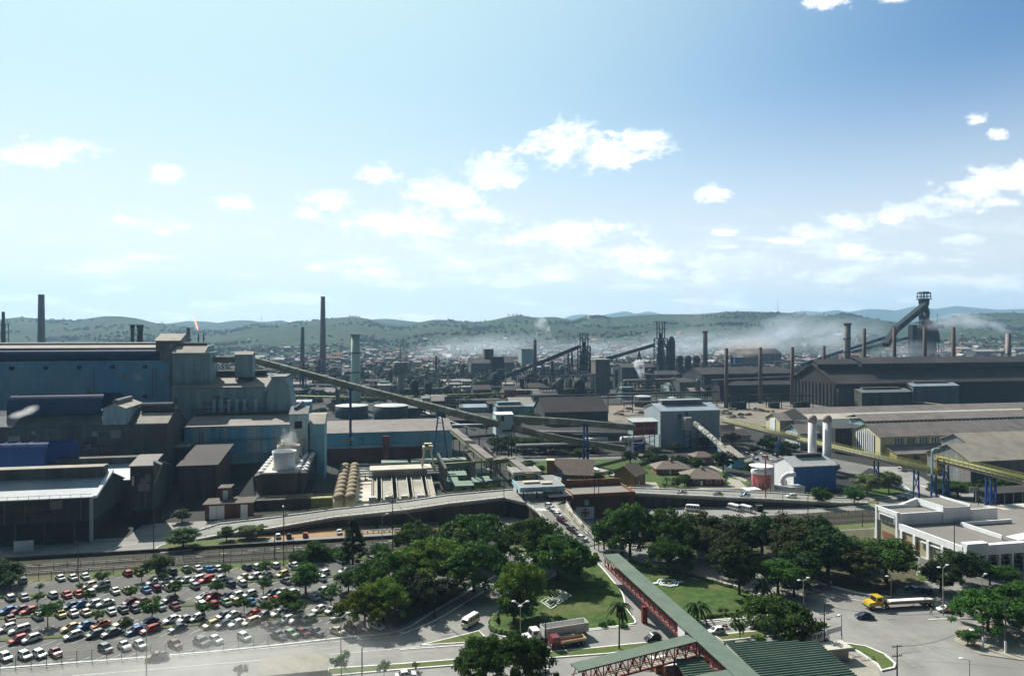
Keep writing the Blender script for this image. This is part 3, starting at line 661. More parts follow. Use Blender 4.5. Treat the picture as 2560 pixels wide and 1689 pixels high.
# transformers between them
rnd = random.Random(2); j = 0
for (px, py, w) in ((1143,1205,9),(1160,1232,8),(1212,1198,8),(1232,1218,8),(1130,1222,6),(1200,1222,6)):
    x, y = gr(px, py); j += 1
    T = thing('transformer_housing', 'pale green flat-roofed housing, %s in the switchyard' % ('behind left','front centre','behind right','front right','front left','among the bushes')[j-1], 'housing', (x, y, 0), group='pale housings in the switchyard')
    pa(MB().box(x-w/2+.6, x+w/2-.6, y+.5, y+5.5, 0, 2.9), 'body', GREENM, T)
    pa(MB().ext([(y, 2.92), (y+6, 3.7), (y+6, 3.9), (y, 3.12)], x-w/2, x+w/2, 'x'), 'roof', MINTR, T)
    pa(MB().box(x-.8, x+.8, y+.3, y+.48, .3, 2.4), 'door', GREYST, T)
# ================================================================ tube conveyors
def tube_gallery(label, pts, r, legs=(), group=None, mat=None):
    T = thing('tube_conveyor', label, 'conveyor', pts[0], group=group)
    rb = MB().tube(pts, r, 14)
    for a, b in zip(pts, pts[1:]):
        a, b = Vector(a), Vector(b); n = int((b-a).length/6); d = (b-a).normalized()
        for i in range(n+1): c = a+d*(i*6); rb.cyl(c, c+d*.35, r+.14, n=14, mi=1)
    pa(rb, 'tube', [mat or TUBE, GREYST], T)
    return T
P1 = (onb(520, 898, 372)[0], 372, onb(520, 898, 372)[1]); P2 = (onb(592, 898, 372)[0], 372, onb(592, 898, 372)[1])
tube_gallery('short level tube between the corrugated tower and the transfer house', [P1, P2], 1.75)
P3 = dep(628, 898, 372); P4 = dep(900, 971, 352); P5 = dep(1245, 1059, 330)
tube_gallery('long mossy conveyor tube slanting down from the transfer house to the pale blue house', [P3, P4, P5], 1.9)
def box_house(name, label, px0, px1, pyt, pyb, b, d, wm, rm, legs_to=0, roofh=1.5):
    x0, zt = onb(px0, pyt, b); x1, _ = onb(px1, pyt, b); _, z0 = onb(px0, pyb, b)
    T = thing(name, label, 'transfer house', ((x0+x1)/2, b, legs_to))
    pa(MB().box(x0, x1, b, b+d, z0, zt), 'wall', wm, T)
    pa(MB().ext([(b-.4, zt+.02), (b+d*.5, zt+roofh), (b+d+.4, zt+.02)], x0-.3, x1+.3, 'x'), 'roof', rm, T)
    mb = MB()
    for xx in (x0+.5, x1-.5):
        for yy in (b+.5, b+d-.5): mb.bar((xx, yy, z0), (xx, yy, legs_to), .5)
    n = max(1, int((z0-legs_to)/6))
    for i in range(n):
        za, zb2 = legs_to+(z0-legs_to)*i/n, legs_to+(z0-legs_to)*(i+1)/n
        mb.bar((x0+.5, b+.5, za), (x1-.5, b+.5, zb2), .25); mb.bar((x1-.5, b+.5, za), (x0+.5, b+.5, zb2), .25)
    pa(mb, 'lattice_leg', STEEL, T)
    return T, x0, x1, z0, zt
T, *_ = box_house('transfer_house', 'tall ribbed transfer house on short legs above the flue building roof', 587, 631, 886, 943, 368, 8, TEAL, ROOFC, 38)
T, x0, x1, z0, zt = box_house('transfer_house', 'pale blue transfer house on blue lattice legs where the conveyor tubes meet', 1240, 1282, 1036, 1088, 326, 9, M('sky_blue_sheet', (.42,.62,.68), (.36,.55,.61), scale=.4, streak=True, grime=(.40,.46,.46)), WHITE, 0, .8)
xa, za = onb(1254, 1040, 326); xb, zb2 = onb(1260, 1052, 326)
pa(MB().box(xa, xb, 325.7, 326.2, zb2, za), 'window', BLACK, T)
pa(MB().box(x0+3, x0+7, 325.4, 326.0, z0+1.6, z0+2.6), 'rusty_sill', RUST, T)
P6 = dep(1280, 1046, 336); P7 = dep(1420, 1054, 345); P8 = dep(1585, 1068, 372)
tube_gallery('upper conveyor tube running level from the pale blue house to the red louvre box', [P6, P7, P8], 1.75)
P9 = dep(1280, 1070, 332); P10 = dep(1400, 1096, 345); P11 = dep(1560, 1122, 370)
tube_gallery('lower conveyor tube sinking behind the trees right of the pale blue house', [P9, P10, P11], 1.7)
# blue pylons
def pylon(label, px, pyt, pyb, spread, dist, two=True):
    x, y, zt = dep(px, pyt, dist)
    T = thing('steel_pylon', label, 'pylon', (x, y, 0))
    if two:
        for s in (-1, 1):
            for q in (-1, 1): pa(MB().bar((x+s*.8+s*spread, y+q*1.2, 0), (x+s*.8, y+q*.6, zt), .55), 'leg', BLUEST, T)
        mb = MB()
        for k in (.3, .6, .85): w = .8+spread*(1-k); mb.bar((x-w, y, zt*k), (x+w, y, zt*k), .3)
        mb.box(x-2, x+2, y-1.4, y+1.4, zt, zt+.8); pa(mb, 'crossbar', BLUEST, T)
    else:
        pa(MB().box(x-.6, x+.6, y-.6, y+.6, 0, zt), 'leg', BLUEST, T); pa(MB().box(x-1.3, x+1.3, y-1.6, y+1.6, zt, zt+1), 'crossbar', BLUEST, T)
pylon('single blue steel mast holding the long conveyor tube', 876, 976, 1150, 0, 353, False)
pylon('blue A-shaped pylon under the conveyor tube in front of the low blue hall', 1100, 1036, 1135, 3.6, 338)
pylon('small blue pylon under the two conveyor tubes near the trees', 1464, 1062, 1120, .3, 350)
# pipe bridge with flat cover from the hall end to the road
def flat_gallery(label, pts, w, h, mat, roof, name='covered_gallery'):
    T = thing(name, label, 'gallery', (pts[0][0], pts[0][1], 0))
    mb = MB(); ribbon(mb, pts, w, 0, 0, h); pa(mb, 'deck', mat, T)
    mb = MB(); ribbon(mb, [(p[0], p[1], p[2]+.35) for p in pts], w+.6, 0, 0, .3); pa(mb, 'cover', roof, T)
    mb = MB()
    for a, b in zip(pts, pts[1:]):
        a, b = Vector(a), Vector(b); n = max(1, int((b-a).length/9))
        for i in range(n+1):
            c = a.lerp(b, i/n); mb.bar((c.x, c.y, c.z-h), (c.x, c.y, 0), .4)
    pa(mb, 'leg', STEEL, T); return T
flat_gallery('covered pipe gallery slanting from the blue hall down to the post rows', [dep(1133, 1072, 352), dep(1165, 1098, 332), dep(1225, 1146, 300)], 3.2, 1.6, CREAM, ROOFB)
flat_gallery('covered pipe gallery with two bends running to the gate house roof', [dep(1228, 1150, 300), dep(1275, 1144, 306), dep(1326, 1184, 278)], 3, 1.8, YELG, ROOFB)
# yellow pipe across the switchyard
T = thing('yellow_pipe', 'long yellow pipe crossing the switchyard between the post rows', 'pipe', (20, 300, 0))
pa(MB().tube([dep(1105, 1160, 300), dep(1225, 1152, 300), dep(1290, 1146, 303)], .45, 8), 'pipe', YELG, T, True)
# patched sheets, downpipes, walkways, louvres on the big walls
def weather(T, x0, x1, y, z0, z1, n, seed, mats, pipes=4, walk=True):
    r = random.Random(seed)
    for i in range(n):
        w, h = r.uniform(1.2, 5), r.uniform(1, 3.4); x, z = r.uniform(x0, x1-w), r.uniform(z0, max(z0+.1, z1-h)); pa(MB().box(x, x+w, y-.10-.01*(i % 5), y-.02, z, min(z+h, z1)), 'patch_panel', r.choice(mats), T)
    for i in range(pipes): x = r.uniform(x0, x1); pa(MB().cyl((x, y-.3, z0), (x, y-.3, z1-.4), .16, n=6), 'downpipe', GREYST, T)
    if walk:
        z = z0+(z1-z0)*r.uniform(.35, .6); a = x0+(x1-x0)*r.uniform(0, .3); b = a+(x1-a)*.7; mb = MB().box(a, b, y-1.1, y-.02, z, z+.12)
        for i in range(int((b-a)/2.5)): mb.box(a+i*2.5, a+i*2.5+.06, y-1.1, y-1.04, z+.12, z+1.1)
        mb.box(a, b, y-1.1, y-1.05, z+1.05, z+1.12); pa(mb, 'walkway', STEEL, T)
RUSTY = M('raw_rust', (.13,.065,.035), (.07,.045,.03), scale=.8, streak=True); SOOT = M('sooty_sheet', (.03,.036,.038), (.05,.055,.055), scale=.6, streak=True)
TH_ = {o['label']: o for o in bpy.data.objects if 'label' in o.keys()}
def byl(s): return [o for l, o in TH_.items() if s in l][0]
weather(byl('big navy round ventilator'), -150, -86, 310, 13, 28, 18, 3, [GREYS, SOOT, RUSTY, GREYS, DARKS], 6)
weather(byl('weathered front shed'), -130, -90, 241.8, 7.4, 14.4, 12, 5, [GREYS, SOOT, RUSTY, GREYS], 4)
weather(byl('huge blue sheet-clad'), -170, -101, 370, 34, 50, 9, 6, [TEAL, BLUE2, BLUE], 3, False)
weather(byl('patched blue sheets'), -80, -32, 330, 13, 23, 6, 8, [STRIPE, TEAL, STRIPE], 3, True)
weather(byl('low blue hall'), -20, 40, 362, 9.2, 14, 8, 9, [BLUE2, TEAL, BLUE], 3, False)
weather(byl('mossy flat roof'), xs0, xs1, 292, 1, 10, 7, 10, [SOOT, BRICKD, GREYS], 2) if False else None
weather(byl('six short flue pipes'), -97, -58, 356, 26, 37, 8, 12, [GREYS, TEAL, BLUE2], 2)
weather(byl('narrow dark stair tower'), -83, -77, 260, 6, 18, 5, 13, [GREYS, RUSTY], 1, False)
# ================================================================ steelworks in the middle distance
def stack(label, px, pyt, pyb, wt, wb, mat, dist=None, rings=(), name='smokestack', group=None, cap=False):
    dist = dist or CH*F/(pyb-YH); x, y, zt = dep(px, pyt, dist); rt, rb = wt/2*dist/F, wb/2*dist/F
    T = thing(name, label, 'smokestack', (x, y, 0), group=group)
    MB().lathe((0, 0, 0), [(rb, 0), (rt+(rb-rt)*.5, zt*.5), (rt, zt), (rt*.8, zt), (rt*.8, zt-1)], 18).obj('shaft', mat, T, True)
    for rr in rings:
        _, _, z = dep(px, rr, dist); MB().lathe((0, 0, 0), [(rt*1.02+.05, z-.5), (rt*1.25+.3, z-.4), (rt*1.25+.3, z+.4), (rt*1.02, z+.5)], 18).obj('platform', STEEL, T)
    if cap: MB().lathe((0, 0, 0), [(rt*1.02, zt-3.2), (rt*1.22, zt-2.6), (rt*1.22, zt-.1), (rt*1.02, zt+.3)], 18).obj('crown', mat, T)
    return T
BRST = M('brick_stack', (.12,.085,.068), (.08,.06,.052), scale=.12, streak=True, detail=6)
CONST = M('concrete_stack', (.21,.20,.19), (.17,.165,.16), scale=.05, streak=True)
stack('tall plain grey smokestack rising behind the left end of the blue hall roof', 103, 736, 905, 14, 19, CONST, 900)
stack('tallest grey smokestack, standing between the slim dark stack and the mint green one', 807, 741, 945, 11, 17, CONST, 1000)
stack('slim dark smokestack just left of the tallest grey one', 756, 817, 940, 9, 12, M('dark_concrete', (.10,.10,.10)), 1040)
stack('mint green smokestack with two dark platforms behind the conveyor tube', 889, 836, 1020, 21, 25, MINT, 600, rings=(882, 930, 837))
stack('dark smokestack left of the first blast furnace', 1337, 849, 962, 8.5, 11, M('dark_concrete', (.10,.10,.10)), 870)
stack('dark banded smokestack right of the three stove domes', 1763, 827, 925, 11, 13, BRST, 1050, cap=True)
for px, t, b, w, lab in ((1816,870,1019,8.5,'brown brick smokestack, first of the row in front of the dust yard'), (1901,868,1008,8,'brown brick smokestack, second of the row in front of the dust yard'), (1981,867,1010,8,'brown brick smokestack with a pale foot, beside the gable of the dark hall')):
    stack(lab, px, t, b, w, w*1.35, BRST, group='brick smokestacks')
for px, t, w, lab, d in ((2060,865,7.5,'shortest brick smokestack behind the dark hall',800),(2161,821,8,'brick smokestack right of the wide banded stack behind the dark hall',700),(2236,819,8,'brick smokestack under the foot of the big inclined conveyor',700),(2312,816,8,'brick smokestack standing in front of the big blast furnace',700),(2384,818,8.5,'brick smokestack just right of the big blast furnace',700)):
    stack(lab, px, t, 905, w, w*1.35, BRST, d, group='brick smokestacks')
stack('wide pale smokestack with a crown and bands behind the dark hall', 2118, 807, 930, 16, 17, CONST, 820, rings=(846, 879), cap=True)
stack('pinkish smokestack with one platform near the right edge', 2521, 834, 935, 11, 13, M('pink_concrete', (.33,.26,.24)), 760, rings=(884,))
stack('short grey smokestack behind the pipes at the right end of the blue hall', 470, 819, 890, 11, 12, CONST, 800)
for i, (px, t, w) in enumerate(((331,812,9),(350,812,13))):
    stack('black twin stack with a wide head above the blue hall roof, the %s one' % ('narrower','wider')[i], px, t, 900, w, w*.8, BLACK, 640, rings=(t+12,), group='black twin stacks', cap=True)
for i, px in enumerate((496, 509)):
    stack('thin flare pipe beside the flame, the %s one' % ('left','right')[i], px, 833, 880, 3.2, 3.6, STEEL, 640, group='thin flare pipes', rings=(845,))
# lattice tower far left
x, y, zt = dep(8, 779, 700)
T = thing('lattice_stack', 'steel lattice tower around a flue at the far left edge', 'tower', (x, y, 0))
MB().cyl((0,0,0), (0,0,zt), 1.6, 1.4, 12).obj('flue', STEEL, T)
mb = MB()
for s in (-1, 1):
    for q in (-1, 1): mb.bar((s*3.6, q*3.6, 0), (s*3.2, q*3.2, zt-13), .5)
for k in range(12):
    z = k*zt/13
    for s in (-1, 1): mb.bar((-3.5, s*3.5, z), (3.5, s*3.5, z), .35); mb.bar((s*3.5, -3.5, z), (s*3.5, 3.5, z), .35); mb.bar((-3.5, s*3.5, z), (3.5, s*3.5, z+zt/13), .3)
mb.box(-5, 5, -5, 5, zt-13, zt-12.6); mb.obj('lattice', STEEL, T)
# flame of the flare
x, y, z = dep(494, 822, 640)
fl = MB()
for (dx, dz, r, h) in ((0,0,.5,1.6),(-.7,2.0,.8,2.2),(-1.4,4.6,.8,2.4),(-2.3,7.2,.6,2.4),(-3.2,9.6,.3,1.6)): fl.ball((dx, 0, dz), r, r, h*.8, 8, 6)
o = fl.obj('flare_flame', M('flame', (1,.5,.2), emit=((1,.55,.35), .8)), loc=(x, y, z)); tag(o, 'pale orange flare flame licking up against the hills', 'flame')
# --- blast furnaces
def furnace(T, w, h, crown, mastw):
    """w body half width, h body top, crown height of the top platform"""
    MB().lathe((0,0,0), [(w*.75,0),(w*.8,h*.35),(w*.55,h*.75),(w*.3,h)], 16).obj('furnace_body', IRON, T, True)
    mb = MB()
    for s in (-1, 1):
        for q in (-1, 1): mb.bar((s*w, q*w, 0), (s*w*.9, q*w*.9, h), w*.16)
    n = 7
    for k in range(n+1):
        z = h*k/n
        for s in (-1, 1):
            mb.bar((-w*.95, s*w*.95, z), (w*.95, s*w*.95, z), w*.12); mb.bar((s*w*.95, -w*.95, z), (s*w*.95, w*.95, z), w*.12)
            if k < n: mb.bar((-w*.95, s*w*.95, z), (w*.95, s*w*.95, z+h/n), w*.08); mb.bar((s*w*.95, -w*.95, z), (s*w*.95, w*.95, z+h/n), w*.08)
    mb.obj('frame', IRON, T)
    mb = MB()
    for k, z in enumerate((h*.3, h*.45, h*.62, h*.78, h*.95)): mb.box(-w*1.15, w*1.15, -w*1.15, w*1.15, z, z+w*.07)
    mb.obj('platform', IRON, T)
    mb = MB()
    for s in (-1, 1):
        mb.bar((s*w*.75, 0, h), (s*w*.75, 0, crown), w*.16); mb.bar((s*w*.3, 0, h), (s*w*.3, 0, crown*.985), w*.12); mb.bar((s*w*.75, 0, h+(crown-h)*.3), (-s*w*.75, 0, h+(crown-h)*.75), w*.07)
    mb.box(-w*.95, w*.95, -w*.6, w*.6, h+(crown-h)*.55, h+(crown-h)*.55+w*.1); mb.box(-w*.9, w*.9, -w*.5, w*.5, h+w*.02, h+w*.15)
    mb.box(-mastw, mastw*.9, -w*.2, w*.2, crown, crown+w*.12); mb.ball((0, 0, h+(crown-h)*.2), w*.4, w*.4, w*.5, 10, 6); mb.obj('top_works', IRON, T)
    mb = MB().tube([(w*.3, -w*.5, h*.95), (w*.9, -w*.8, h*.75), (w*.8, -w*1.1, h*.3), (w*1.5, -w*1.2, h*.1)], w*.17, 10); mb.obj('downcomer', IRON, T, True)
def incline(T, p, q, w, h, name='skip_incline', mat=None):
    mb = MB().bar(p, q, w, h); o = pa(mb, name, mat or IRON, T); 
    return o
FD = 850
x, y, zc = dep(1460, 834, FD); _, _, zh = dep(1460, 866, FD)
T = thing('blast_furnace', 'dark blast furnace with an inclined conveyor, nearest the middle of the picture', 'blast furnace', (x, y, 0)); furnace(T, 6.8, zh, zc, 7.2)
incline(T, dep(1449, 866, FD), dep(1256, 945, 900), 5, 4.2)
mb = MB()
for px, pyt in ((1421, 882), (1430, 879), (1380, 900)):
    a = dep(px, pyt, 858); mb.bar((a[0]-3, a[1], 0), a, 1.4); mb.bar((a[0]+3, a[1]+4, 0), a, 1.4)
pa(mb, 'incline_trestle', IRON, T)
for i, px in enumerate((1358, 1381, 1404)):
    x, y, zt = dep(px, 912, 870); S = thing('furnace_stove', 'grey domed stove, %s of three between the dark stack and the first blast furnace' % ('left','middle','right')[i], 'stove', (x, y, 0), group='stoves of the first blast furnace')
    MB().lathe((0,0,0), [(3.9,0),(3.9,zt-6),(3.2,zt-3),(1.6,zt-.8),(.5,zt)], 16).obj('shell', GREYST, S, True)
    mb = MB()
    for k in range(6): mb.bar((-5, -4.5, k*zt/7), (5, -4.5, k*zt/7), .5)
    for s in (-5, 0, 5): mb.bar((s, -4.5, 0), (s, -4.5, zt*.86), .5)
    mb.obj('frame', IRON, S)
FD = 960
x, y, zc = dep(1652, 805, FD); _, _, zh = dep(1652, 846, FD)
T = thing('blast_furnace', 'dark blast furnace with thin masts on top and three stove domes on its right', 'blast furnace', (x, y, 0)); furnace(T, 7.6, zh, zc, 11)
incline(T, dep(1636, 862, FD), dep(1500, 902, FD+30), 5, 4.5)
a = dep(1598, 878, FD+8); pa(MB().bar((a[0]-3, a[1], 20), a, 1.6).bar((a[0]+4, a[1], 20), a, 1.6), 'incline_trestle', IRON, T)
x2, y2, z2 = dep(1679, 840, FD); mb = MB().lathe((x2, y2, 0), [(5,0),(5,z2-8),(3,z2-2),(1,z2)], 14)
for k in range(9): mb.box(x2-5.6, x2+5.6, y2-5.6, y2+5.6, k*z2/9, k*z2/9+.4)
pa(mb, 'dust_catcher', IRON, T)
a, b = dep(1652, 848, FD), dep(1667, 925, FD-12); pa(MB().tube([a, b], 1.6, 10), 'gas_main', GREYST, T)
for i, px in enumerate((1699, 1720, 1741)):
    x, y, zt = dep(px, 888, 985); S = thing('furnace_stove', 'dark stove with a round dome, %s of three right of the second blast furnace' % ('left','middle','right')[i], 'stove', (x, y, 0), group='domed stoves of the second blast furnace')
    MB().lathe((0,0,0), [(4.6,0),(4.6,zt-8),(5.3,zt-7),(5.1,zt-3.5),(3.6,zt-1),(1,zt)], 16).obj('shell', IRON, S, True)
    MB().box(-6, 6, -6, -5.6, zt-12, zt-11.4).bar((-5.5,-5.7,0), (-5.5,-5.7,zt-11.5), .5).bar((5.5,-5.7,0), (5.5,-5.7,zt-11.5), .5).obj('walkway', GREYST, S)
FD = 1000
x, y, zc = dep(2310, 731, FD)
T = thing('blast_furnace', 'largest blast furnace with forked uptakes and a long inclined conveyor at the right', 'blast furnace', (x, y, 0))
Z = lambda py: dep(2310, py, FD)[2]
Xp = lambda px: (px-2310)*FD/F
MB().lathe((0,0,0), [(14,0),(15,Z(852)),(12,Z(830)),(5,Z(808))], 18).obj('furnace_body', IRON, T, True)
mb = MB()
for s in (-1, 1):
    c = 1
    def q(px, py, yy=0): return (s*Xp(2310+px), yy, Z(py))
    mb.tube([q(25, 853, -9), q(22, 826, -8), q(15, 812, -6), q(6, 800), q(9.5, 782), q(4, 766), q(8, 757), q(8, 746)], 3.7, 8)
    mb.tube([q(14, 845, -6), q(12, 822, -5), q(1, 803, -2)], 2.6, 8)
mb.obj('uptake', IRON, T, True)
mb = MB()
for z, w in ((Z(748), 8.5), (Z(741), 8), (Z(775), 5.5), (Z(806), 11), (Z(826), 14), (Z(840), 16), (Z(853), 18)): mb.box(-w, w, -w*.7, w*.7, z-.5, z+.5)
for s in (-1, -.4, .4, 1): mb.bar((s*7.6, -4, Z(748)), (s*7.6, -4, Z(731)), .8); mb.bar((s*7.6, 4, Z(748)), (s*7.6, 4, Z(731)), .8)
mb.ext([(-8, Z(734)), (8, Z(734)), (4, Z(729)), (-4, Z(729))], -5, 5, 'y')
for k in (0, 4, 8):
    for s in (-1, 1): mb.bar((s*(7+k), -8, Z(812)+(8-k)*.6), (s*(12+k*.9), -9, 0), .8); mb.bar((s*(7+k), -8, Z(812)), (s*(15-k), -9, Z(853)), .6)
mb.obj('frame', IRON, T)
mb = MB(); mb.bar((Xp(2352)-8, 0, Z(816)), (Xp(2352)+8, 0, Z(816)), 5, 6); mb.bar((Xp(2352), 0, Z(816)), (Xp(2340), 0, Z(845)), 1.2); mb.bar((Xp(2349), 0, Z(811)), (Xp(2349), 0, Z(783)), .5); mb.obj('side_crane', IRON, T)
incline(T, dep(2312, 763, FD-8), dep(2240, 822, FD-40), 8, 7.5); incline(T, dep(2240, 822, FD-40), dep(2214, 862, FD-60), 8, 6.5)
incline(T, dep(2295, 838, FD), dep(2130, 880, FD+40), 6, 4.5, 'feed_conveyor', M('haze_blue_steel', (.07,.10,.15))); incline(T, dep(2216, 842, FD-30), dep(2000, 912, FD), 6, 4, 'feed_conveyor', M('haze_blue_steel', (.07,.10,.15)))
pa(MB().box(dep(2274,810,FD)[0], dep(2288,810,FD)[0], y-2, y+7, 0, Z(812)), 'skip_house', IRON, T)
# --- water tower
x, y, zt = dep(1001, 906, 739)
T = thing('water_tower', 'mushroom-shaped concrete water tower with a thin antenna', 'water tower', (x, y, 0))
z1 = dep(1001, 936, 739)[2]
MB().lathe((0,0,0), [(3.9,0),(3.6,z1)], 16).obj('shaft', CONC, T, True); MB().lathe((0,0,0), [(3.6,z1-.5),(8.3,z1+3),(8.3,zt),(7,zt+.8)], 20).obj('tank', M('grey_concrete', (.20,.20,.19)), T, True)
MB().cyl((0,0,zt), (0,0,zt+3), 1.3, n=8).cyl((0,0,zt+3), (0,0,dep(1001,868,739)[2]), .25, n=6).obj('antenna', STEEL, T)
# round tanks
for px0, px1, pyt, pyb, lab in ((837,919,1017,1038,'broad round tank with a pale roof under the mint green stack'),(936,1022,1017,1045,'broad dark round tank crossed by the conveyor tube'),(1594,1636,992,1010,'flat round tank with a pale lid beyond the grey blue building'),(1674,1696,995,1008,'small round tank with a pale lid beside the brick pipe frames')):
    dist = CH*F/(pyb-YH+8); xc, yc, zt = dep((px0+px1)/2, pyt, dist); r = (px1-px0)/2*dist/F
    T = thing('storage_tank', lab, 'tank', (xc, yc+r, 0), group='flat storage tanks')
    MB().lathe((0,0,0), [(r,0),(r,zt)], 30).obj('shell', DARKS, T, True); MB().lathe((0,0,0), [(r+.2,zt+.02),(r*.5,zt+.8),(.5,zt+1.1)], 30).obj('roof', GALV, T)
    MB().bar((-r-.4,-.3,0), (-r-.4,-.3,zt+1), .3).bar((-r-.4,.5,0), (-r-.4,.5,zt+1), .3).obj('ladder', GALV, T)
# --- generic dark sheds between
def shed(label, px0, px1, pye, pyb, depth, rise, wm, rm, name='shed', dist=None, mono=False, group=None):
    d = dist or CH*F/(pyb-YH); a = dep(px0, pye, d); b = dep(px1, pye, d)
    y0 = (a[1]+b[1])/2; e = (a[2]+b[2])/2
    e = max(e, 2)
    xa, xb = onb(px0, pye, y0)[0], onb(px1, pye, y0)[0]
    T = thing(name, label, 'shed', ((xa+xb)/2, y0, 0), group=group); ym = y0+depth/2
    pa(MB().ext([(y0, 0), (y0+depth, 0), (y0+depth, e), (ym, e+rise), (y0, e)], xa, xb), 'wall', wm, T)
    pa(MB().ext(roofprof(y0, y0+depth, e, e+rise, ym, .6, .4), xa-.6, xb+.6), 'roof', rm, T)
    if mono: pa(MB().box(xa+(xb-xa)*.08, xb-(xb-xa)*.08, ym-3, ym+3, e+rise-.6, e+rise+2), 'roof_monitor', wm, T)
    return T
IRW = M('iron_wall', (.02,.026,.032), (.036,.04,.044), scale=.1, streak=True, panel=(6,8,.3))
S = [("long sooty shed below the three stoves of the first furnace",1310,1480,968,985,22,4,IRW,ROOFD),
 ("rounded grey-ended hall with a dark brown roof above the upper tube",1362,1520,1029,1062,34,9,DARKS,ROOFD),
 ("low white roofed shed left of the rounded hall",1150,1262,1018,1030,14,2,TEAL,ROOFW),
 ("second low white roofed shed touching the rounded hall",1278,1345,1016,1034,12,2,BLUE2,ROOFW),
 ("brick shed with a red wall right of the long yellow pipe",1260,1305,975,996,20,3,BRICK,ROOFD),
 ("grey mill building with two roofs among the trees beyond the water tower",1178,1232,908,934,40,8,RUST,ROOFD),
 ("second part of the mill building beside a dark tower",1242,1286,906,928,40,9,RUST,ROOFD),
 ("far block building behind the dark smokestack",1304,1334,872,915,30,2,TEAL,GREYST),
 ("low pale shed in front of the trees near the water tower",1104,1178,953,962,14,2,CONCL,ROOFC),
 ("pale flat shed under the incline conveyor",1258,1290,960,972,12,1.5,CONC,ROOFC),
 ("sooty hall behind the steam column",1555,1640,918,955,30,4,IRW,ROOFD),
 ("sooty hall under the second blast furnace",1640,1700,936,960,26,4,IRW,ROOFD),
 ("long dark mill hall behind the brick smokestacks",1755,1985,934,985,40,6,IRW,ROOFD),
 ("low black mill shed in front of the long dark mill hall",1800,1990,962,1000,16,3,BLACK,ROOFD),
 ("brown gabled ore shed on the rise behind the blue box",1856,1954,884,915,40,9,RUST,ROOFD),
 ("royal blue box building between two brick smokestacks",1838,1860,893,925,18,1,ROYAL,GREYST),
 ("beige roofed shed at the right behind the dark hall",2390,2432,872,890,40,5,CONC,ROOFC),
 ("grey sheds with pale roof right of the furthest brick stack",2440,2512,878,896,30,4,RUST,ROOFC),
 ("shed with a rounded pale roof near the pink smokestack",2470,2522,902,925,24,4,CONCD,ROOFC),
 ("brick building at the end of the pipes under the first furnace",1700,1760,955,985,24,3,RUST,ROOFD),
 ("low blue shed with a white roof beside the bunker tower",725,777,1005,1030,16,1,BLUE,ROOFW),
 ("dark shed behind the bunker tower",728,850,975,990,16,2,IRW,ROOFD),
 ("small grey shed left of the water tower foot",905,975,965,975,16,2,TEAL,ROOFD),
 ("long low dark shed right of the water tower",1020,1250,1002,1012,10,1,IRW,ROOFD),
 ("dark pump shed left of the rounded hall under the tubes",1120,1230,1050,1066,12,2,BLACK,ROOFD),
 ("row of low dark stores under the upper tube",1400,1600,1085,1106,12,2,DARKS,ROOFD),
 ("low shed with pale roof right of the grey blue building",1802,1876,1090,1103,14,2,CONCL,ROOFD),
 ("brown roofed store right of the grey blue building",1800,1838,1062,1080,14,2,CONCL,ROOFB)]
for s in S: shed(*s)
# round concrete silo tower
x, y, zt = dep(1501, 900, 740)
T = thing('concrete_tower', 'square windowless concrete tower right of the first blast furnace', 'tower', (x, y, 0)); MB().box(-8,8,-8,8,0,zt).obj('shaft', M('tower_concrete', (.17,.155,.14), (.12,.11,.10), scale=.1, streak=True, panel=(4,60,.15)), T); MB().box(-8.5,8.5,-8.5,8.5,zt+.01,zt+1.5).obj('cap', CONC, T)
x, y, _ = dep(1265, 900, 920); T = thing('screen_tower', 'dark screening tower between the two mill buildings', 'tower', (x-12, y, 0)); MB().box(-8,8,-8,8,0,34).obj('wall', IRON, T); MB().box(-16,-4,6,20,30,44).obj('top_house', RUST, T)
# --- big dark hall on the right
T = thing('dark_mill_hall', 'vast dark hall with a stepped brown roof and open black gable on the right', 'hall', (520, 536, 0))
xe = 700
pa(MB().ext([(536, 0), (600, 0), (600, 20), (568, 37.5), (536, 22)], 401, xe), 'wall', BLACK, T)
pa(MB().ext(roofprof(536, 600, 22, 37.5, 568, 2, .6), 399, xe), 'roof', ROOFD, T)
pa(MB().ext([(560, 35.5), (576, 35.5), (576, 38), (568, 41.5), (560, 38)], 400, 440), 'roof_lantern', DARKS, T)
pa(MB().ext(roofprof(559, 577, 38, 41.5, 568, 1.5, .5), 399, 441), 'lantern_roof', ROOFD, T)
pa(MB().ext([(556, 34), (580, 34), (580, 38.5), (568, 43), (556, 38.5)], 443, 640), 'roof_lantern', DARKS, T)
pa(MB().ext(roofprof(555, 581, 38.5, 43, 568, 2, .5), 442, 641), 'lantern_roof', ROOFD, T)
mb = MB()
for i in range(12): mb.box(400.2, 400.9, 538+i*5.2, 538.7+i*5.2, 0, 21)
pa(mb, 'gable_post', STEEL, T)
pa(MB().box(401, 460, 533, 535.6, 0, 17.5), 'lean_to', DARKS, T)
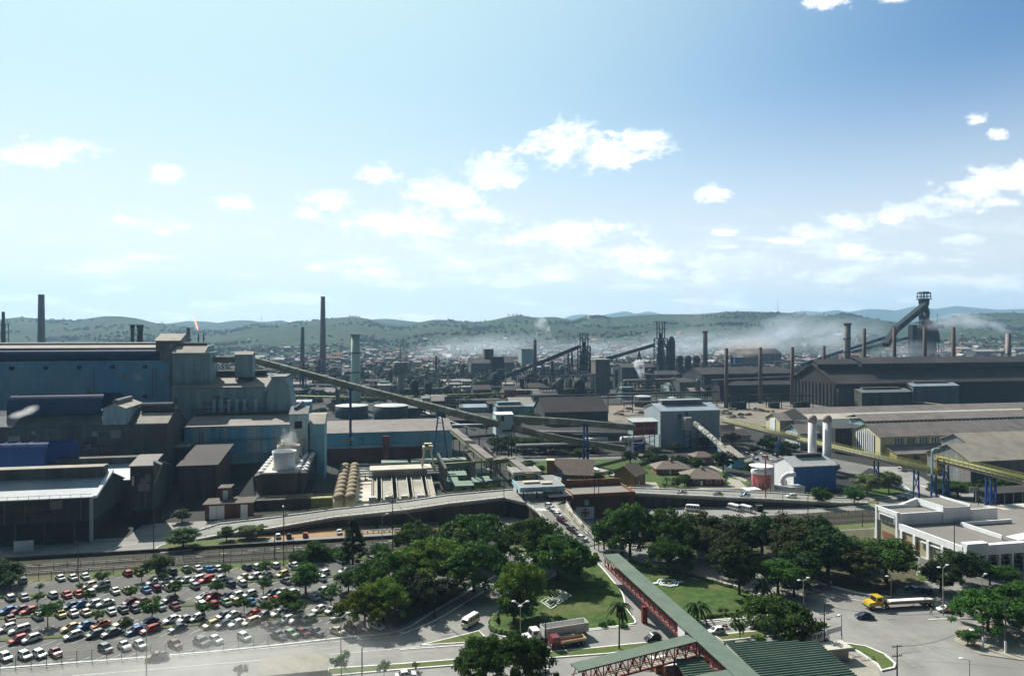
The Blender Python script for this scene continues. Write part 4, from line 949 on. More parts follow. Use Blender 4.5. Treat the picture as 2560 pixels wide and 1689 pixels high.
for (p0, p1, py, yb, wm, rm, lab) in ((2155,2280,982,1030,M('olive_dark_sheet', (.10,.11,.08), (.06,.07,.055), scale=.2, streak=True, panel=(2,7,.2)),GREYST,'dark olive box building with a flat roof monitor in front of the dark hall'), (2284,2398,966,1004,M('slate_sheet', (.17,.19,.22), (.12,.13,.15), scale=.1, streak=True, panel=(9,20,.12)),ROOFW,'slate grey box building with two roof monitors in front of the dark hall')):
    y0 = 512 if yb == 1030 else 526; x0, zt = onb(p0, py, y0); x1, _ = onb(p1, py, y0)
    T = thing('box_building', lab, 'building', ((x0+x1)/2, y0, 0)); pa(MB().ext([(y0, 0), (y0+9.5, 0), (y0+9.5, zt+2.2), (y0+7, zt+2.2), (y0, zt)], x0, x1), 'wall', wm, T)
    pa(MB().ext([(y0-.4, zt-.1), (y0-.4, zt+.3), (y0+7, zt+2.6), (y0+9.6, zt+2.6), (y0+9.6, zt+2.22), (y0+7, zt+2.22)], x0-.4, x1+.4), 'roof', rm, T)
    pa(MB().box(x0+6, x1-6, y0+6.8, y0+9.5, zt+2.62, zt+4), 'roof_monitor', GREYST, T)
# --- pipe racks and clutter: each a thing of its own
rnd = random.Random(11)
def rack(label, p, q, z, n=3, mat=None, r=.7, sp=22, name='pipe_rack'):
    p, q = Vector((*p, z)), Vector((*q, z)); T = thing(name, label, 'pipes', (p.x, p.y, 0)); d = (q-p).normalized(); s = d.cross(Vector((0,0,1)))
    mb = MB()
    for i in range(n): o = s*(i*2.2*r); mb.cyl(p+o, q+o, r, n=8)
    pa(mb, 'pipe', mat or GREYST, T, True)
    mb = MB(); L = (q-p).length
    for i in range(int(L/sp)+1):
        c = p+d*(i*sp); mb.bar((c.x, c.y, 0), (c.x, c.y, z), .6); mb.bar((c.x-1, c.y, z-.8), (c.x+n*2*r, c.y+1, z-.8), .5)
    pa(mb, 'trestle', STEEL, T)
def grz(px, py, z): return gr(px, py, z)
rack('long yellow pipe running from the water tower to the red brick shed', grz(1015, 992, 6), grz(1262, 983, 6), 6, 1, YELG, 1.2)
rack('yellow pipe from the bunker tower past the mint green stack', grz(735, 990, 6), grz(990, 996, 6), 6, 1, YELG, 1.0)
rack('thick grey gas main with bends in front of the second blast furnace', grz(1560, 952, 14), grz(1735, 948, 14), 14, 1, M('gas_main_paint', (.30,.24,.22)), 1.7)
rack('bright yellow pipe under the thick gas main', grz(1550, 977, 8), grz(1665, 973, 8), 8, 1, YELLOW, .7)
rack('grey pipe pair running along the dust yard edge', grz(1500, 993, 6), grz(1760, 985, 6), 6, 2, GREYST, .8)
rack('thin yellow green pipe along the foot of the long dark mill hall', grz(1815, 988, 6), grz(2010, 983, 6), 6, 1, YELG, .5)
rack('grey pipes under the conveyor tube right of the blue hall', grz(1130, 1062, 8), grz(1245, 1060, 8), 8, 2, GALV, .6)
rack('dark pipes behind the pale blue transfer house', grz(1285, 1076, 7), grz(1575, 1082, 7), 7, 3, GREYST, .6)
rack('double pipe line passing the three stoves', grz(1290, 975, 9), grz(1490, 970, 9), 9, 3, YELG, .6)
rack('high pipes at the foot of the dark hall gable', grz(1790, 958, 14), grz(1960, 945, 14), 14, 2, GREYST, .9)
rack('blue suspended pipe line behind the brick smokestacks', grz(1780, 915, 24), grz(2010, 900, 24), 24, 1, M('haze_blue_steel', (.07,.10,.15)), 1.2, 40)
rack('pale pipes in the yard beyond the round tanks', grz(1010, 1010, 5), grz(1190, 1075, 5), 5, 2, GALV, .4)
rack('thin yellow pipe slanting past the dark olive box building', grz(2280, 1003, 7), grz(2430, 1018, 7), 7, 1, YELLOW, .35)
for i in range(3):
    a = grz(1400+i*90, 1094-i*3, 5); T = thing('round_duct', 'large silver round duct lying in the yard under the tubes, %s of three' % ('left','middle','right')[i], 'duct', (*a, 0), group='silver ducts')
    MB().cyl((-7,0,2.4), (7,0,2.4), 2.2, n=14).obj('duct', GALV, T, True); MB().box(-5,-4,-2,2,0,1).box(4,5,-2,2,0,1).obj('cradle', STEEL, T)
# bridge crane frames in the dark yard
for i, (px, py) in enumerate(((1370,1000),(1600,985),(1690,1010),(1760,1012),(1850,1022),(1940,1020),(1130,1030),(1040,1075),(1085,1058),(2010,1020))):
    x, y = gr(px, py); w, h = rnd.uniform(10, 22), rnd.uniform(7, 13)
    T = thing('yard_gantry', 'dark open steel gantry among low sheds, %s from the left' % ORD(sorted((1370,1600,1690,1760,1850,1940,1130,1040,1085,2010)).index(px)), 'frame', (x, y, 0), group='open frames of the works yard')
    mb = MB()
    for k in range(6):
        xx = -w/2+k*w/5
        for yy in (0, 6): mb.bar((xx, yy, 0), (xx, yy, h), .5)
        mb.bar((xx, 0, h), (xx, 6, h), .5)
    mb.obj('post', IRON, T)
    MB().box(-w/2-.4, w/2+.4, -.4, .4, h+.01, h+.8).box(-w/2-.4, w/2+.4, 5.6, 6.4, h+.01, h+.8).obj('beam', IRON, T); MB().box(-w/2+1, w/2-2, .8, 5, 0, h*.5).obj('machine', IRW, T)
# dust yard with scrap heaps
struct('dust_yard', MB().sheet([gr(1520, 1014)+(), gr(2140, 1003)+(), gr(2110, 1050), gr(1800, 1075), gr(1500, 1060)], .05), DUST)
HEAPS = []
for i in range(34):
    px = rnd.uniform(1530, 2100); py = rnd.uniform(1022, 1045); x, y = gr(px, py)
    if 1640 < px < 1800: continue
    mb = MB(); 
    for k in range(5): mb.ball((rnd.uniform(-4,4), rnd.uniform(-3,3), 0), rnd.uniform(1.5,4), rnd.uniform(1.5,3), rnd.uniform(.8,2.6), 7, 5)
    m = rnd.choice([DUST, RUST, EARTH, CONC, REDP if i % 7 == 0 else RUST])
    o = mb.obj('scrap_heap', m, loc=(x, y, 0)); HEAPS.append((px, o))
for i, (px, o) in enumerate(sorted(HEAPS, key=lambda t: t[0])): tag(o, 'low scrap heap in the dusty yard, %s from the left' % ORD(i), 'heap', 'scrap heaps of the dust yard')
# more low works buildings in the dark yards
rnd = random.Random(31); LST = []
for (a, b, ya, yb, n) in ((690, 980, 925, 992, 16), (1010, 1330, 962, 1045, 12), (1500, 1800, 930, 1004, 9), (1960, 2500, 868, 902, 14), (1290, 1500, 960, 1008, 6), (1750, 2000, 905, 930, 5)):
    for i in range(n): LST.append((a+(b-a)*(i+rnd.random())/n, rnd.uniform(ya, yb)))
LST.sort()
for i, (px, py) in enumerate(LST):
    w = rnd.uniform(18, 48)*(py-828)/140; hh = rnd.uniform(4, 9); d = CH*F/(py-YH)
    shed('low works building in the dark yards, %s from the left' % ORD(i), px-w/2, px+w/2, py-hh*F/d, py, rnd.uniform(10, 22), rnd.uniform(1, 4), rnd.choice([IRW, DARKS, RUST, TEAL, IRW]), rnd.choice([ROOFD, ROOFD, ROOFB, GREYST, ROOFC]), group='low works buildings', mono=rnd.random() < .25)
# process towers, vessels and small flues crowding the iron works
rnd = random.Random(77); LST = []
for (a, b, ya, yb, n) in ((1280, 1520, 955, 1000, 12), (1520, 1800, 935, 990, 16), (1780, 2010, 925, 985, 9), (1010, 1290, 940, 1010, 9), (690, 990, 930, 990, 9), (1985, 2290, 880, 900, 8), (2330, 2560, 885, 905, 7)):
    for i in range(n): LST.append((a+(b-a)*(i+rnd.random())/n, rnd.uniform(ya, yb)))
LST.sort()
for i, (px, py) in enumerate(LST):
    x, y = gr(px, py); s = rnd.uniform(.8, 1.25); k = rnd.choice('vtfhv'); hgt = rnd.uniform(14, 30)*s
    T = thing('process_tower' if k in 'tf' else 'process_vessel', 'dark %s among the iron works pipes, %s from the left' % (('lattice tower' if k in 'tf' else 'round vessel'), ORD(i)), 'tower' if k in 'tf' else 'vessel', (x, y, 0), group='iron works towers and vessels')
    m = rnd.choice([IRON, IRW, GREYST, IRON, RUST])
    if k in 'tf':
        w = rnd.uniform(2.5, 5); mb = MB()
        for sx in (-1, 1):
            for sy in (-1, 1): mb.bar((sx*w, sy*w, 0), (sx*w, sy*w, hgt), .6)
        mb.obj('frame', m, T); mb = MB(); n = int(hgt/4.5)
        for j in range(n):
            z = (j+1)*hgt/n; mb.box(-w-.5, w+.5, -w-.5, w+.5, z-.35, z); mb.bar((-w, -w, z-hgt/n), (w, -w, z), .35)
        mb.obj('platform', IRON, T); MB().cyl((0,0,0), (0,0,hgt*rnd.uniform(.7,1.2)), w*.5, n=10).obj('column', m, T, True)
    else:
        r = rnd.uniform(2, 5)*s; hgt *= .6; MB().lathe((0,0,0), [(r,0),(r,hgt),(r*.6,hgt+r*.5),(.4,hgt+r*.7)], 14).obj('shell', m, T, True)
        MB().tube([(r*.3,0,hgt+r*.5),(r*.3,0,hgt+r*1.4),(r*2.6,0,hgt+r*1.4),(r*2.6,0,0)], .55, 8).obj('pipe', GREYST, T, True); MB().bar((-r-.5,-1,0), (-r-.5,-1,hgt), .4).bar((-r-.5,1,0), (-r-.5,1,hgt), .4).obj('ladder', IRON, T)
for (p, q, pz, lab) in (((1290,990),(1500,986),10,'long dark pipe run under the stoves'),((1520,985),(1790,978),16,'upper dark pipe run before the second blast furnace'),((1560,1005),(1800,1000),6,'lower dark pipe run at the dust yard edge'),((1780,950),(1990,940),20,'high dark pipe run behind the brick smokestacks'),((700,960),(985,965),7,'dark pipe run left of the water tower'),((1010,972),(1280,966),9,'dark pipe run right of the water tower'),((1290,1012),(1420,1004),6,'pipe run right of the low white sheds'),((1110,1095),(1240,1085),7,'pipe run under the pale blue transfer house'),((1290,1112),(1560,1105),6,'pipe run behind the dark trees under the tubes')):
    rack(lab, gr(*p, pz), gr(*q, pz), pz, 3, rnd.choice([GREYST, IRW, RUST]), .7)
# ================================================================ right side
GBS = M('blotched_sheet', (.25,.40,.49), (.40,.43,.44), scale=.07, streak=True, detail=7, panel=(1.2,6,.08), lo=.42, hi=.6)
T = thing('sinter_building', 'tall grey and blue blotched building with a flat roof monitor and a small side box', 'building', (182, 372, 0))
pa(MB().ext([(372, 0), (396, 0), (396, 21.4), (384, 24.6), (372, 21.4)], 163, 200.5), 'wall', GBS, T)
pa(MB().ext(roofprof(372, 396, 21.4, 24.6, 384, .5), 162.6, 201), 'roof', ROOFW, T)
pa(MB().box(168, 194, 381.5, 386.5, 24.4, 26.6), 'roof_monitor', GREYST, T); pa(MB().box(168-.3, 194+.3, 381, 387, 26.62, 27.0), 'monitor_roof', ROOFW, T)
for px, p0, p1 in ((1699,1034,1046),(1716,1030,1036),(1768,1030,1036),(1768,1044,1050),(1768,1056,1062),(1768,1070,1076)):
    x, z0 = onb(px, p1, 372); _, z1 = onb(px, p0, 372); pa(MB().box(x-1.1, x+1.1, 371.7, 371.98, z0, z1), 'wall_window', WINDOW if px != 1768 else GALV, T)
x0, z1 = onb(1713, 1044, 366); x1, _ = onb(1731, 1044, 366); _, z0 = onb(1713, 1076, 366)
pa(MB().box(x0, x1, 366, 371.97, z0, z1), 'side_box', GALV, T)
mb = MB()
for xx in (x0+.3, x1-.3, x1+4, x1+8): mb.bar((xx, 368, 0), (xx, 368, z0), .4)
for k in range(4): mb.bar((x0, 368, k*3.4), (x1+8, 368, k*3.4+3.4), .25)
pa(mb, 'frame', STEEL, T)
tube_gallery('banded grey conveyor tube dropping from the side box to the small wedge house', [dep(1738, 1058, 388), dep(1812, 1122, 352)], 1.5, mat=M('banded_tube', (.40,.40,.36), (.10,.11,.10), scale=.45, lo=.47, hi=.53))
x0, y0 = gr(1838, 1170)
T = thing('wedge_house', 'small blue-sided wedge house at the foot of the banded tube', 'hut', (x0, y0, 0))
pa(MB().ext([(y0, 0), (y0+14, 0), (y0+14, 8.5), (y0, 5.0)], x0-2, x0+5), 'wall', BLUE, T); pa(MB().ext([(y0-.4, 5.0), (y0+14.4, 8.6), (y0+14.4, 9), (y0-.4, 5.4)], x0-2.4, x0+5.4), 'roof', ROOFC, T)
# red louvre box
x0, z1 = onb(1583, 1056, 364); x1, _ = onb(1639, 1056, 364); _, z0 = onb(1583, 1088, 364); zm = (z0+z1)/2
T = thing('louvre_box', 'raised box with four red louvre panels at the end of the upper conveyor tube', 'transfer house', ((x0+x1)/2, 364, 0))
pa(MB().box(x0, x1+1.5, 364.3, 372, z0, z1), 'wall', TEAL, T); pa(MB().ext([(363.5, z1+.02), (373, z1+1), (373, z1+1.4), (363.5, z1+.4)], x0-.5, x1+2), 'roof', GALV, T)
for i in range(2):
    for j in range(2):
        xa = x0+.5+i*(x1-x0)/2; pa(MB().box(xa, xa+(x1-x0)/2-.8, 363.9, 364.28, z0+.4+j*(z1-z0)/2, z0+j*(z1-z0)/2+(z1-z0)/2-.4), 'louvre', REDP, T)
mb = MB()
for xx in (x0+.4, x1-.4, x1+2.6):
    for yy in (364.6, 371.6): mb.bar((xx, yy, 0), (xx, yy, z0), .4)
for k in range(3): mb.bar((x0, 364.4, k*3), (x1, 364.4, k*3+3), .25)
pa(mb, 'frame', YELG, T); pa(MB().box(x0+1, x0+8, 366, 370, 0, 4.4), 'engine_house', BLUEST, T); pa(MB().box(x0+.6, x0+6, 365.4, 365.9, 5, 6.5), 'red_guard', REDP, T)
# --- deep blue box building with white stacks and red hopper
T = thing('blue_box_building', 'small deep blue building with a sunlit white gable and roof vent', 'building', (180, 259, 0))
x0, y0 = gr(1985, 1229); x1 = onb(2091, 1226, y0)[0]; _, zt = onb(1987, 1167, y0)
pa(MB().ext([(y0, 0), (y0+14, 0), (y0+14, zt), (y0+7, zt+3), (y0, zt)], x0, x1), 'wall', M('deep_blue_sheet', (.04,.14,.42), (.05,.16,.40), scale=.3, streak=True, panel=(.9,20,.1)), T)
pa(MB().ext([(y0, 0), (y0+14, 0), (y0+14, zt), (y0+7, zt+3), (y0, zt)], x0-.3, x0-.02), 'gable', WHITE, T)  # white colour stands for sunlight on the left face
pa(MB().ext(roofprof(y0, y0+14, zt, zt+3, None, .4), x0-.7, x1+.5), 'roof', GALV, T); pa(MB().box(x0+5, x1-3, y0+5.6, y0+8.4, zt+2.6, zt+4.2), 'roof_vent', STEEL, T)
pa(MB().box(x0-.6, x0-.31, y0+5, y0+9, 0, 4), 'doorway', PAVE, T)
wx, wy = x0, y0
for i, px in enumerate((2031, 2068)):
    x, y, z = dep(px, 1036, 306)
    T = thing('gas_stack', 'white round-topped stack behind the blue building, %s one' % ('left', 'right')[i], 'stack', (x, y, 0), group='pair of white stacks')
    MB().lathe((0,0,0), [(1.85,0),(1.75,z-3)], 18).obj('shaft', WHITE, T, True); MB().lathe((0,0,0), [(1.95,z-3.2),(1.95,z-1.4),(1.4,z-.4),(.4,z)], 18).obj('dome', M('pink_cap', (.42,.33,.31)), T, True)
x, y = gr(1903, 1232)
T = thing('red_hopper', 'rusty red hopper tub under a white disc canopy beside a tall striped mast', 'hopper', (x, y, 0))
k = 68/(1232-828.)
MB().lathe((0,0,1.6), [(2.3,0),(3.3,1.2),(4.0,3.6),(4.0,6.8)], 10).obj('tub', M('hopper_red', (.52,.07,.06), (.55,.28,.27), scale=.9, detail=6), T); MB().lathe((0,0,0), [(4.15,8.42),(4.15,9.6)], 10).obj('rim', WHITE, T)
MB().lathe((0,0,0), [(4.9,11.6),(1,12.2)], 20).obj('canopy', WHITE, T)
mb = MB()
for a in range(4): c, s = math.cos(a*1.571+.7), math.sin(a*1.571+.7); mb.bar((c*3.8, s*3.8, 0), (c*3.8, s*3.8, 11.6), .25)
mb.obj('post', GALV, T)
pts = [(x+11.5+math.cos(R(t))*-3.2+0, y-2, 4.5+3.2*math.sin(R(t))) for t in range(0, 91, 15)]+[(wx-.3, y-2, 7.7)]
T = thing('white_duct', 'white elbow duct between the red hopper and the blue building', 'duct', (x+9, y-2, 0)); pa(MB().tube([(pts[0][0], y-2, 0)]+pts, 1.0, 10), 'duct', WHITE, T, True)
T = thing('white_tank', 'low white ribbed tank at the foot of the white elbow duct', 'tank', (x+10, y-5, 0)); MB().box(-5.5,5.5,-2.2,2.2,0,3.4).obj('body', WHITE, T); MB().box(-5.7,5.7,-2.4,2.4,3.42,3.7).obj('lid', GALV, T)
T = thing('white_tank', 'low pale cabin left of the red hopper', 'hut', (x-7, y-4, 0)); MB().box(-3,3,-2,2,0,2.8).obj('body', BLUE2, T); MB().box(-3.3,3.3,-2.3,2.3,2.82,3.1).obj('lid', WHITE, T)
# red and white mast
x, y = gr(1914, 1266)
T = thing('lattice_mast', 'slender red and white mast in front of the red hopper', 'mast', (x, y, 0)); zt = dep(1913, 1148, CH*F/(1266-YH))[2]
mb = MB(); n = 12
for i in range(n): mb.cyl((0,0,zt*i/n), (0,0,zt*(i+1)/n), .3, n=6, mi=i % 2)
mb.obj('mast', [M('mast_red', (.45,.12,.08)), M('mast_pink', (.5,.28,.22))], T); MB().box(-.9,.9,-.9,.9,zt,zt+.25).obj('head', STEEL, T)
# --- yellow sheds
def gable(name, label, corner, depth_px, xlen, eave, ridge, ydep, wm, rm, ends=True, windows=None, vent=False):
    x0, y0 = corner
    T = thing(name, label, 'shed', (x0+xlen/2, y0, 0)); ym = y0+ydep/2
    pa(MB().ext([(y0, 0), (y0+ydep, 0), (y0+ydep, eave), (ym, ridge), (y0, eave)], x0, x0+xlen), 'wall', wm, T)
    pa(MB().ext(roofprof(y0, y0+ydep, eave, ridge, ym, .8, .35), x0-.8, x0+xlen+.8), 'roof', rm, T)
    if windows:
        z0, z1, n, sp, w = windows
        for i in range(n):
            xa = x0+9+i*sp
            o = pa(MB().box(xa, xa+w, y0-.25, y0-.02, z0, z1), 'window_band', GLASS, T)
            for j in range(3):
                q = MB().box(xa+.3+j*w/3, xa+w/3-.5+j*w/3, y0-.5, y0-.27, z0+.1, z1-.1).obj('shutter', BLUE2, o)
    return T, ym
d0 = 360; cx, cy, _ = dep(2201, 1092, d0)
_, apz = None, None
T, ym = gable('yellow_shed', 'long cream yellow shed with a brown roof and a white latticed gable', (cx, cy), 0, 130, 12.3, 17.6, 22, CREAM, ROOFB, windows=(8.2, 11.2, 16, 7.6, 5.2))
mb = MB(); 
for j in range(9): yy = cy+4.5+j*1.6; mb.box(cx-.35, cx-.02, yy, yy+.75, 2.5, min(12.3+(yy-cy)*.42, 12.3+(22-(yy-cy))*.42)-1.5)
pa(mb, 'gable_lattice', WHITE, T); pa(MB().box(cx-.2, cx-.01, cy+4.2, cy+18.4, 2.4, 12.6), 'gable_window', GLASS, T)
T = thing('lean_to_shed', 'brown roofed lean-to with dark windows along the foot of the yellow shed', 'shed', (cx+60, cy-10, 0))
pa(MB().ext([(cy-9.5, 0), (cy-.03, 0), (cy-.03, 7.6), (cy-9.5, 4.6)], cx+2, cx+130), 'wall', M('ochre_wall', (.42,.33,.12)), T); pa(MB().ext([(cy-10.2, 4.5), (cy-.55, 7.62), (cy-.55, 8.0), (cy-10.2, 4.9)], cx+1.5, cx+130), 'roof', ROOFB, T)
for j in range(10): pa(MB().box(cx+12+j*8, cx+15.5+j*8, cy-9.8, cy-9.52, 2, 4), 'window', GLASS, T)
# clerestory hall behind
T = thing('clerestory_hall', 'long hall with a continuous row of pale clerestory louvres behind the yellow shed', 'hall', (cx+60, cy+22, 0))
_, zc = onb(2165, 1064, cy+26); _, zc2 = onb(2165, 1050, cy+26)
pa(MB().ext([(cy+22.5, 0), (cy+60, 0), (cy+60, 14), (cy+22.5, 14)], cx-10, cx+170), 'wall', DARKS, T)
y1 = cy+27
xa, z0 = onb(2165, 1066, y1); _, z1 = onb(2165, 1053, y1)
pa(MB().box(xa, xa+170, y1, y1+14, 12, z1), 'clerestory', TEAL, T)
mb = MB()
for j in range(58): mb.box(xa+1+j*2.9, xa+2.5+j*2.9, y1-.3, y1-.02, z0, z1-.3)
pa(mb, 'louvre', WINDOW, T)
pa(MB().ext([(y1-.8, z1), (y1-.8, z1+.3), (y1+8, z1+3.2), (y1+15, z1+1), (y1+15, z1+.6), (y1+8, z1+2.8)], xa-1.5, xa+171), 'roof', ROOFB, T)
T = thing('pale_roof_hall', 'hall with a long whitish strip of roof beyond the clerestory hall', 'hall', (cx+30, cy+62, 0))
y2 = cy+62; xa, ze = onb(2030, 1053, y2); xb = xa+165
pa(MB().ext([(y2, 0), (y2+36, 0), (y2+36, ze), (y2+18, ze+6), (y2, ze)], xa, xb), 'wall', DARKS, T)
pa(MB().ext([(y2-.6, ze), (y2-.6, ze+.4), (y2+9, ze+3.4), (y2+9, ze+3)], xa, xb), 'pale_roof_strip', CONCL, T); pa(MB().ext([(y2+9.02, ze+3), (y2+9.02, ze+3.4), (y2+18, ze+6.4), (y2+37, ze), (y2+18, ze+6)], xa, xb+60), 'roof', ROOFB, T)
x2, y2_ = dep(1950, 1062, 440)[:2]
T, _ = gable('yellow_shed', 'smaller yellow shed with a brown roof left of the white stacks', (x2, y2_), 0, 34, 10.5, 14, 16, CREAM, ROOFB)
pa(MB().box(x2-.3, x2-.02, y2_+5, y2_+11, 2, 11), 'gable_lattice', WHITE, T)
x2, y2_ = dep(2012, 1084, 392)[:2]
T, _ = gable('white_gabled_shed', 'white gabled shed with a louvred gable behind the left white stack', (x2-3, y2_), 0, 30, 9.5, 13.5, 15, TEAL, ROOFB)
mb = MB()
for j in range(7): mb.box(x2-3.35, x2-3.02, y2_+2+j*1.7, y2_+3+j*1.7, 1, 9.5)
pa(mb, 'gable_lattice', WHITE, T)
# two corrugated sheds bottom right of those
d0 = 300; bx, by, bz = dep(2441, 1152, d0)
T, _ = gable('corrugated_shed', 'grey corrugated shed with a cream roof behind the second yellow pipe bridge', (bx-3, by), 0, 70, max(bz, 6), max(bz, 6)+5.5, 24, GREYS, ROOFC)
d0 = 332; bx, by, bz = dep(2421, 1108, d0)
T, _ = gable('corrugated_shed', 'higher grey shed with a pale cream roof between the yellow shed and the pipe bridge', (bx, by), 0, 60, bz, bz+3.5, 16, GREYS, ROOFC)
mb = MB()
for j in range(6): pa(MB().box(bx+9+j*3, bx+10.6+j*3, by-.3, by-.02, bz-4.5, bz-2.5), 'window', BLUE2, T)
# --- yellow pipe bridges
def pipe_bridge(label, pts, n=5, w=3.4, posts=()):
    T = thing('pipe_bridge', label, 'pipe bridge', (pts[0][0], pts[0][1], 0))
    for i in range(n):
        L = offs(pts, -w/2+w*i/(n-1)); mb = MB().tube([(a[0], a[1], pts[k][2]+(.5 if i % 2 else -.3)) for k, a in enumerate(L)], .34, 8)
        pa(mb, 'pipe', (YELLOW, YELLOW, GALV, YELG, YELLOW)[i % 5], T, True)
    mb = MB(); ribbon(mb, [(p[0], p[1], p[2]-.9) for p in pts], w+.6, 0, 0, .5); pa(mb, 'deck', STEEL, T)
    mb = MB()
    for s in (-1, 1):
        L = offs(pts, s*(w/2+.4))
        for h in (.9, 1.5): 
            for a, b, za, zb in zip(L, L[1:], pts, pts[1:]): mb.bar((a[0], a[1], za[2]+h), (b[0], b[1], zb[2]+h), .12)
        for a, b, za, zb in zip(L, L[1:], pts, pts[1:]):
            m = max(1, int(math.dist(a[:2], b[:2])/2.5))
            for j in range(m): t = j/m; mb.bar((a[0]+(b[0]-a[0])*t, a[1]+(b[1]-a[1])*t, za[2]+(zb[2]-za[2])*t-.8), (a[0]+(b[0]-a[0])*t, a[1]+(b[1]-a[1])*t, za[2]+(zb[2]-za[2])*t+1.5), .1)
    pa(mb, 'railing', YELG, T)
    for (px, d) in posts:
        best = min(((abs(CXP+F*((p[0]*CY-p[1]*SY))/((p[0]*SY+p[1]*CY))-px), p) for p in [tuple(a+(b-a)*t/20 for a, b in zip(u, v)) for u, v in zip(pts, pts[1:]) for t in range(21)]))[1]
        mb = MB()
        for s in (-1.4, 1.4): mb.bar((best[0]+s, best[1], 0), (best[0]+s*.7, best[1], best[2]-1.4), .45)
        mb.bar((best[0]-1.4, best[1], 2), (best[0]+1.2, best[1], best[2]-3), .25); mb.bar((best[0]+1.4, best[1], 2), (best[0]-1.2, best[1], best[2]-3), .25)
        pa(mb, 'post', BLUEST, T)
    return T
pipe_bridge('yellow pipe bridge slanting across the right side behind the white stacks', [(*gr(1812, 1050, 13), 13), (*gr(2000, 1096, 13), 13), (*gr(2358, 1180, 13), 13)], 5, 3.6, ((2190,0),(2300,0),(2345,0),(1945,0)))
pipe_bridge('second, higher yellow pipe bridge leaving the frame at the right edge', [(*gr(2346, 1144, 18), 18), (*gr(2570, 1200, 18), 18), (*gr(2700, 1232, 18), 18)], 5, 3.4, ((2362,0),(2466,0),(2483,0)))
x, y = gr(2352, 1178, 13); T = thing('pipe_riser', 'tangle of yellow risers joining the two pipe bridges', 'pipes', (x, y, 0))
mb = MB()
for j in range(5): mb.cyl((x-1.6+j*.8, y, 12.6), (x-1.6+j*.8, y, 18.2), .3, n=8)
pa(mb, 'riser', YELLOW, T); pa(MB().tube([(x-4, y, 12), (x-4, y, 21), (x-3, y, 22), (x-.5, y, 22)], .3, 8), 'arch_pipe', BLUE2, T)
# --- white corner building
WB = thing('white_building', 'white and khaki two-storey building with a flat grey roof and stepped corner block', 'building', (162, 162, 0))
xr = 250; zf = 7.0
RG = M('grey_felt_roof', (.215,.20,.18), (.19,.175,.16), scale=.1, panel=(100,3.6,.06,.04), grime=(.17,.16,.15))
cb = onb(2245, 1284, 0.1)
def axy(px, a):   # y where the plane X=a is seen at px
    k = (px-CXP)/F; d = a/(k*CY+SY); return -k*d*SY+d*CY
yt0, yt1 = axy(2245, 162), axy(2190, 162)
zt = 10.4
pa(MB().box(162.3, xr, 163.3, yt1-.3, 0, 6.4), 'wall', STUCCO, WB)
pa(MB().box(162.6, xr, 163.6, yt1-.6, 6.42, zf-.1), 'roof', RG, WB)
mb = MB(); mb.box(161.9, 162.5, 163, yt0-.05, 5.6, 7.6); mb.box(161.7, 162.7, yt0, yt0+.7, 0, zt+.4); mb.box(161.7, 162.7, yt1-.7, yt1, 0, zt+.4); mb.box(161.9, 162.5, yt0+.7, yt1-.7, zt-1.0, zt+.38)
pa(mb, 'white_band', WHITE, WB)
pa(MB().box(162.3, 198, yt0+.1, yt1-.72, zf, zt-1.1), 'upper_storey', WHITE, WB); pa(MB().box(162.3, 198, yt0+.1, yt1-.72, zt-1.08, zt-.6), 'upper_roof', RG, WB)
pa(MB().box(162.52, 199, yt0-.4, yt0+.08, zf-.1, zt+.2).box(162.52, 185, yt1-.68, yt1-.3, zt-1, zt+.3), 'parapet', WHITE, WB)
x0 = 162+ (onb(2359, 1265, yt0)[0]-162)
xh1 = onb(2425, 1262, yt0-1)[0]; xh0 = onb(2359, 1262, yt0-1)[0]
pa(MB().box(xh0, xh1, yt0-1.2, yt1+1, zf, 11.9), 'high_block', WHITE, WB); pa(MB().box(xh0+.5, xh1-.5, yt0-.8, yt1+.6, 11.92, 12.0), 'high_roof', RG, WB)
pa(MB().ext([(xh0-9, zt-.5), (xh0+.1, 12.4), (xh0+.1, zf+1), (xh0-9, zf+1)], yt1-.2, yt1+.6, 'y').box(xh0-.3, xh0-.02, yt0-1.2, yt1+1, 10.4, 12.4).box(xh1-.3, xh1+.1, yt0-1.3, yt1+1, 11.9, 12.5), 'sloped_parapet', WHITE, WB)
wf = pa(MB().box(161.8, 162.28, yt0+1.6, yt1-1.6, 6.6, 8.9), 'window_frame', WHITE, WB)
for j in range(3):
    L = (yt1-yt0-3.6)/3; MB().box(161.6, 161.78, yt0+1.9+j*L, yt0+1.5+(j+1)*L, 6.9, 8.6).obj('pane', WINDOW, wf)
for j, fy in enumerate(np.linspace(164.2, yt0-2, 5)): 
    pa(MB().box(161.7, 162.28, fy, fy+.9, 0, 5.58), 'pilaster', WHITE, WB)
for j in range(5):
    fy = 166.5+j*3.2
    if fy < yt0-3: pa(MB().box(162.1, 162.28, fy, fy+1.1, 2.6, 3.6), 'small_window', WINDOW, WB)
pa(MB().box(162.1, 162.28, 168, 168.9, 0, 2.4), 'door', GLASS, WB); pa(MB().box(161.9, 162.29, 171, 178, 4.4, 4.7), 'ledge', WHITE, WB)
for fy in (yt0-8, yt0+1): pa(MB().box(162.05, 162.28, fy, fy+6, 1.5, 3.3), 'brick_panel', BRICK, WB)
pa(MB().box(162, xr, 161.6, 163.2, 5.2, 8.0).box(162, 169, 161.4, 163.6, 8.02, 8.7), 'entrance_fascia', WHITE, WB)
pa(MB().box(162.8, xr, 162.9, 163.28, 0, 5.18), 'glass_front', GLASS, WB)
mb = MB()
for z in (1.5, 2.9, 4.2): mb.box(165, xr, 162.7, 162.88, z, z+.12)
pa(mb, 'glazing_bar', GALV, WB)
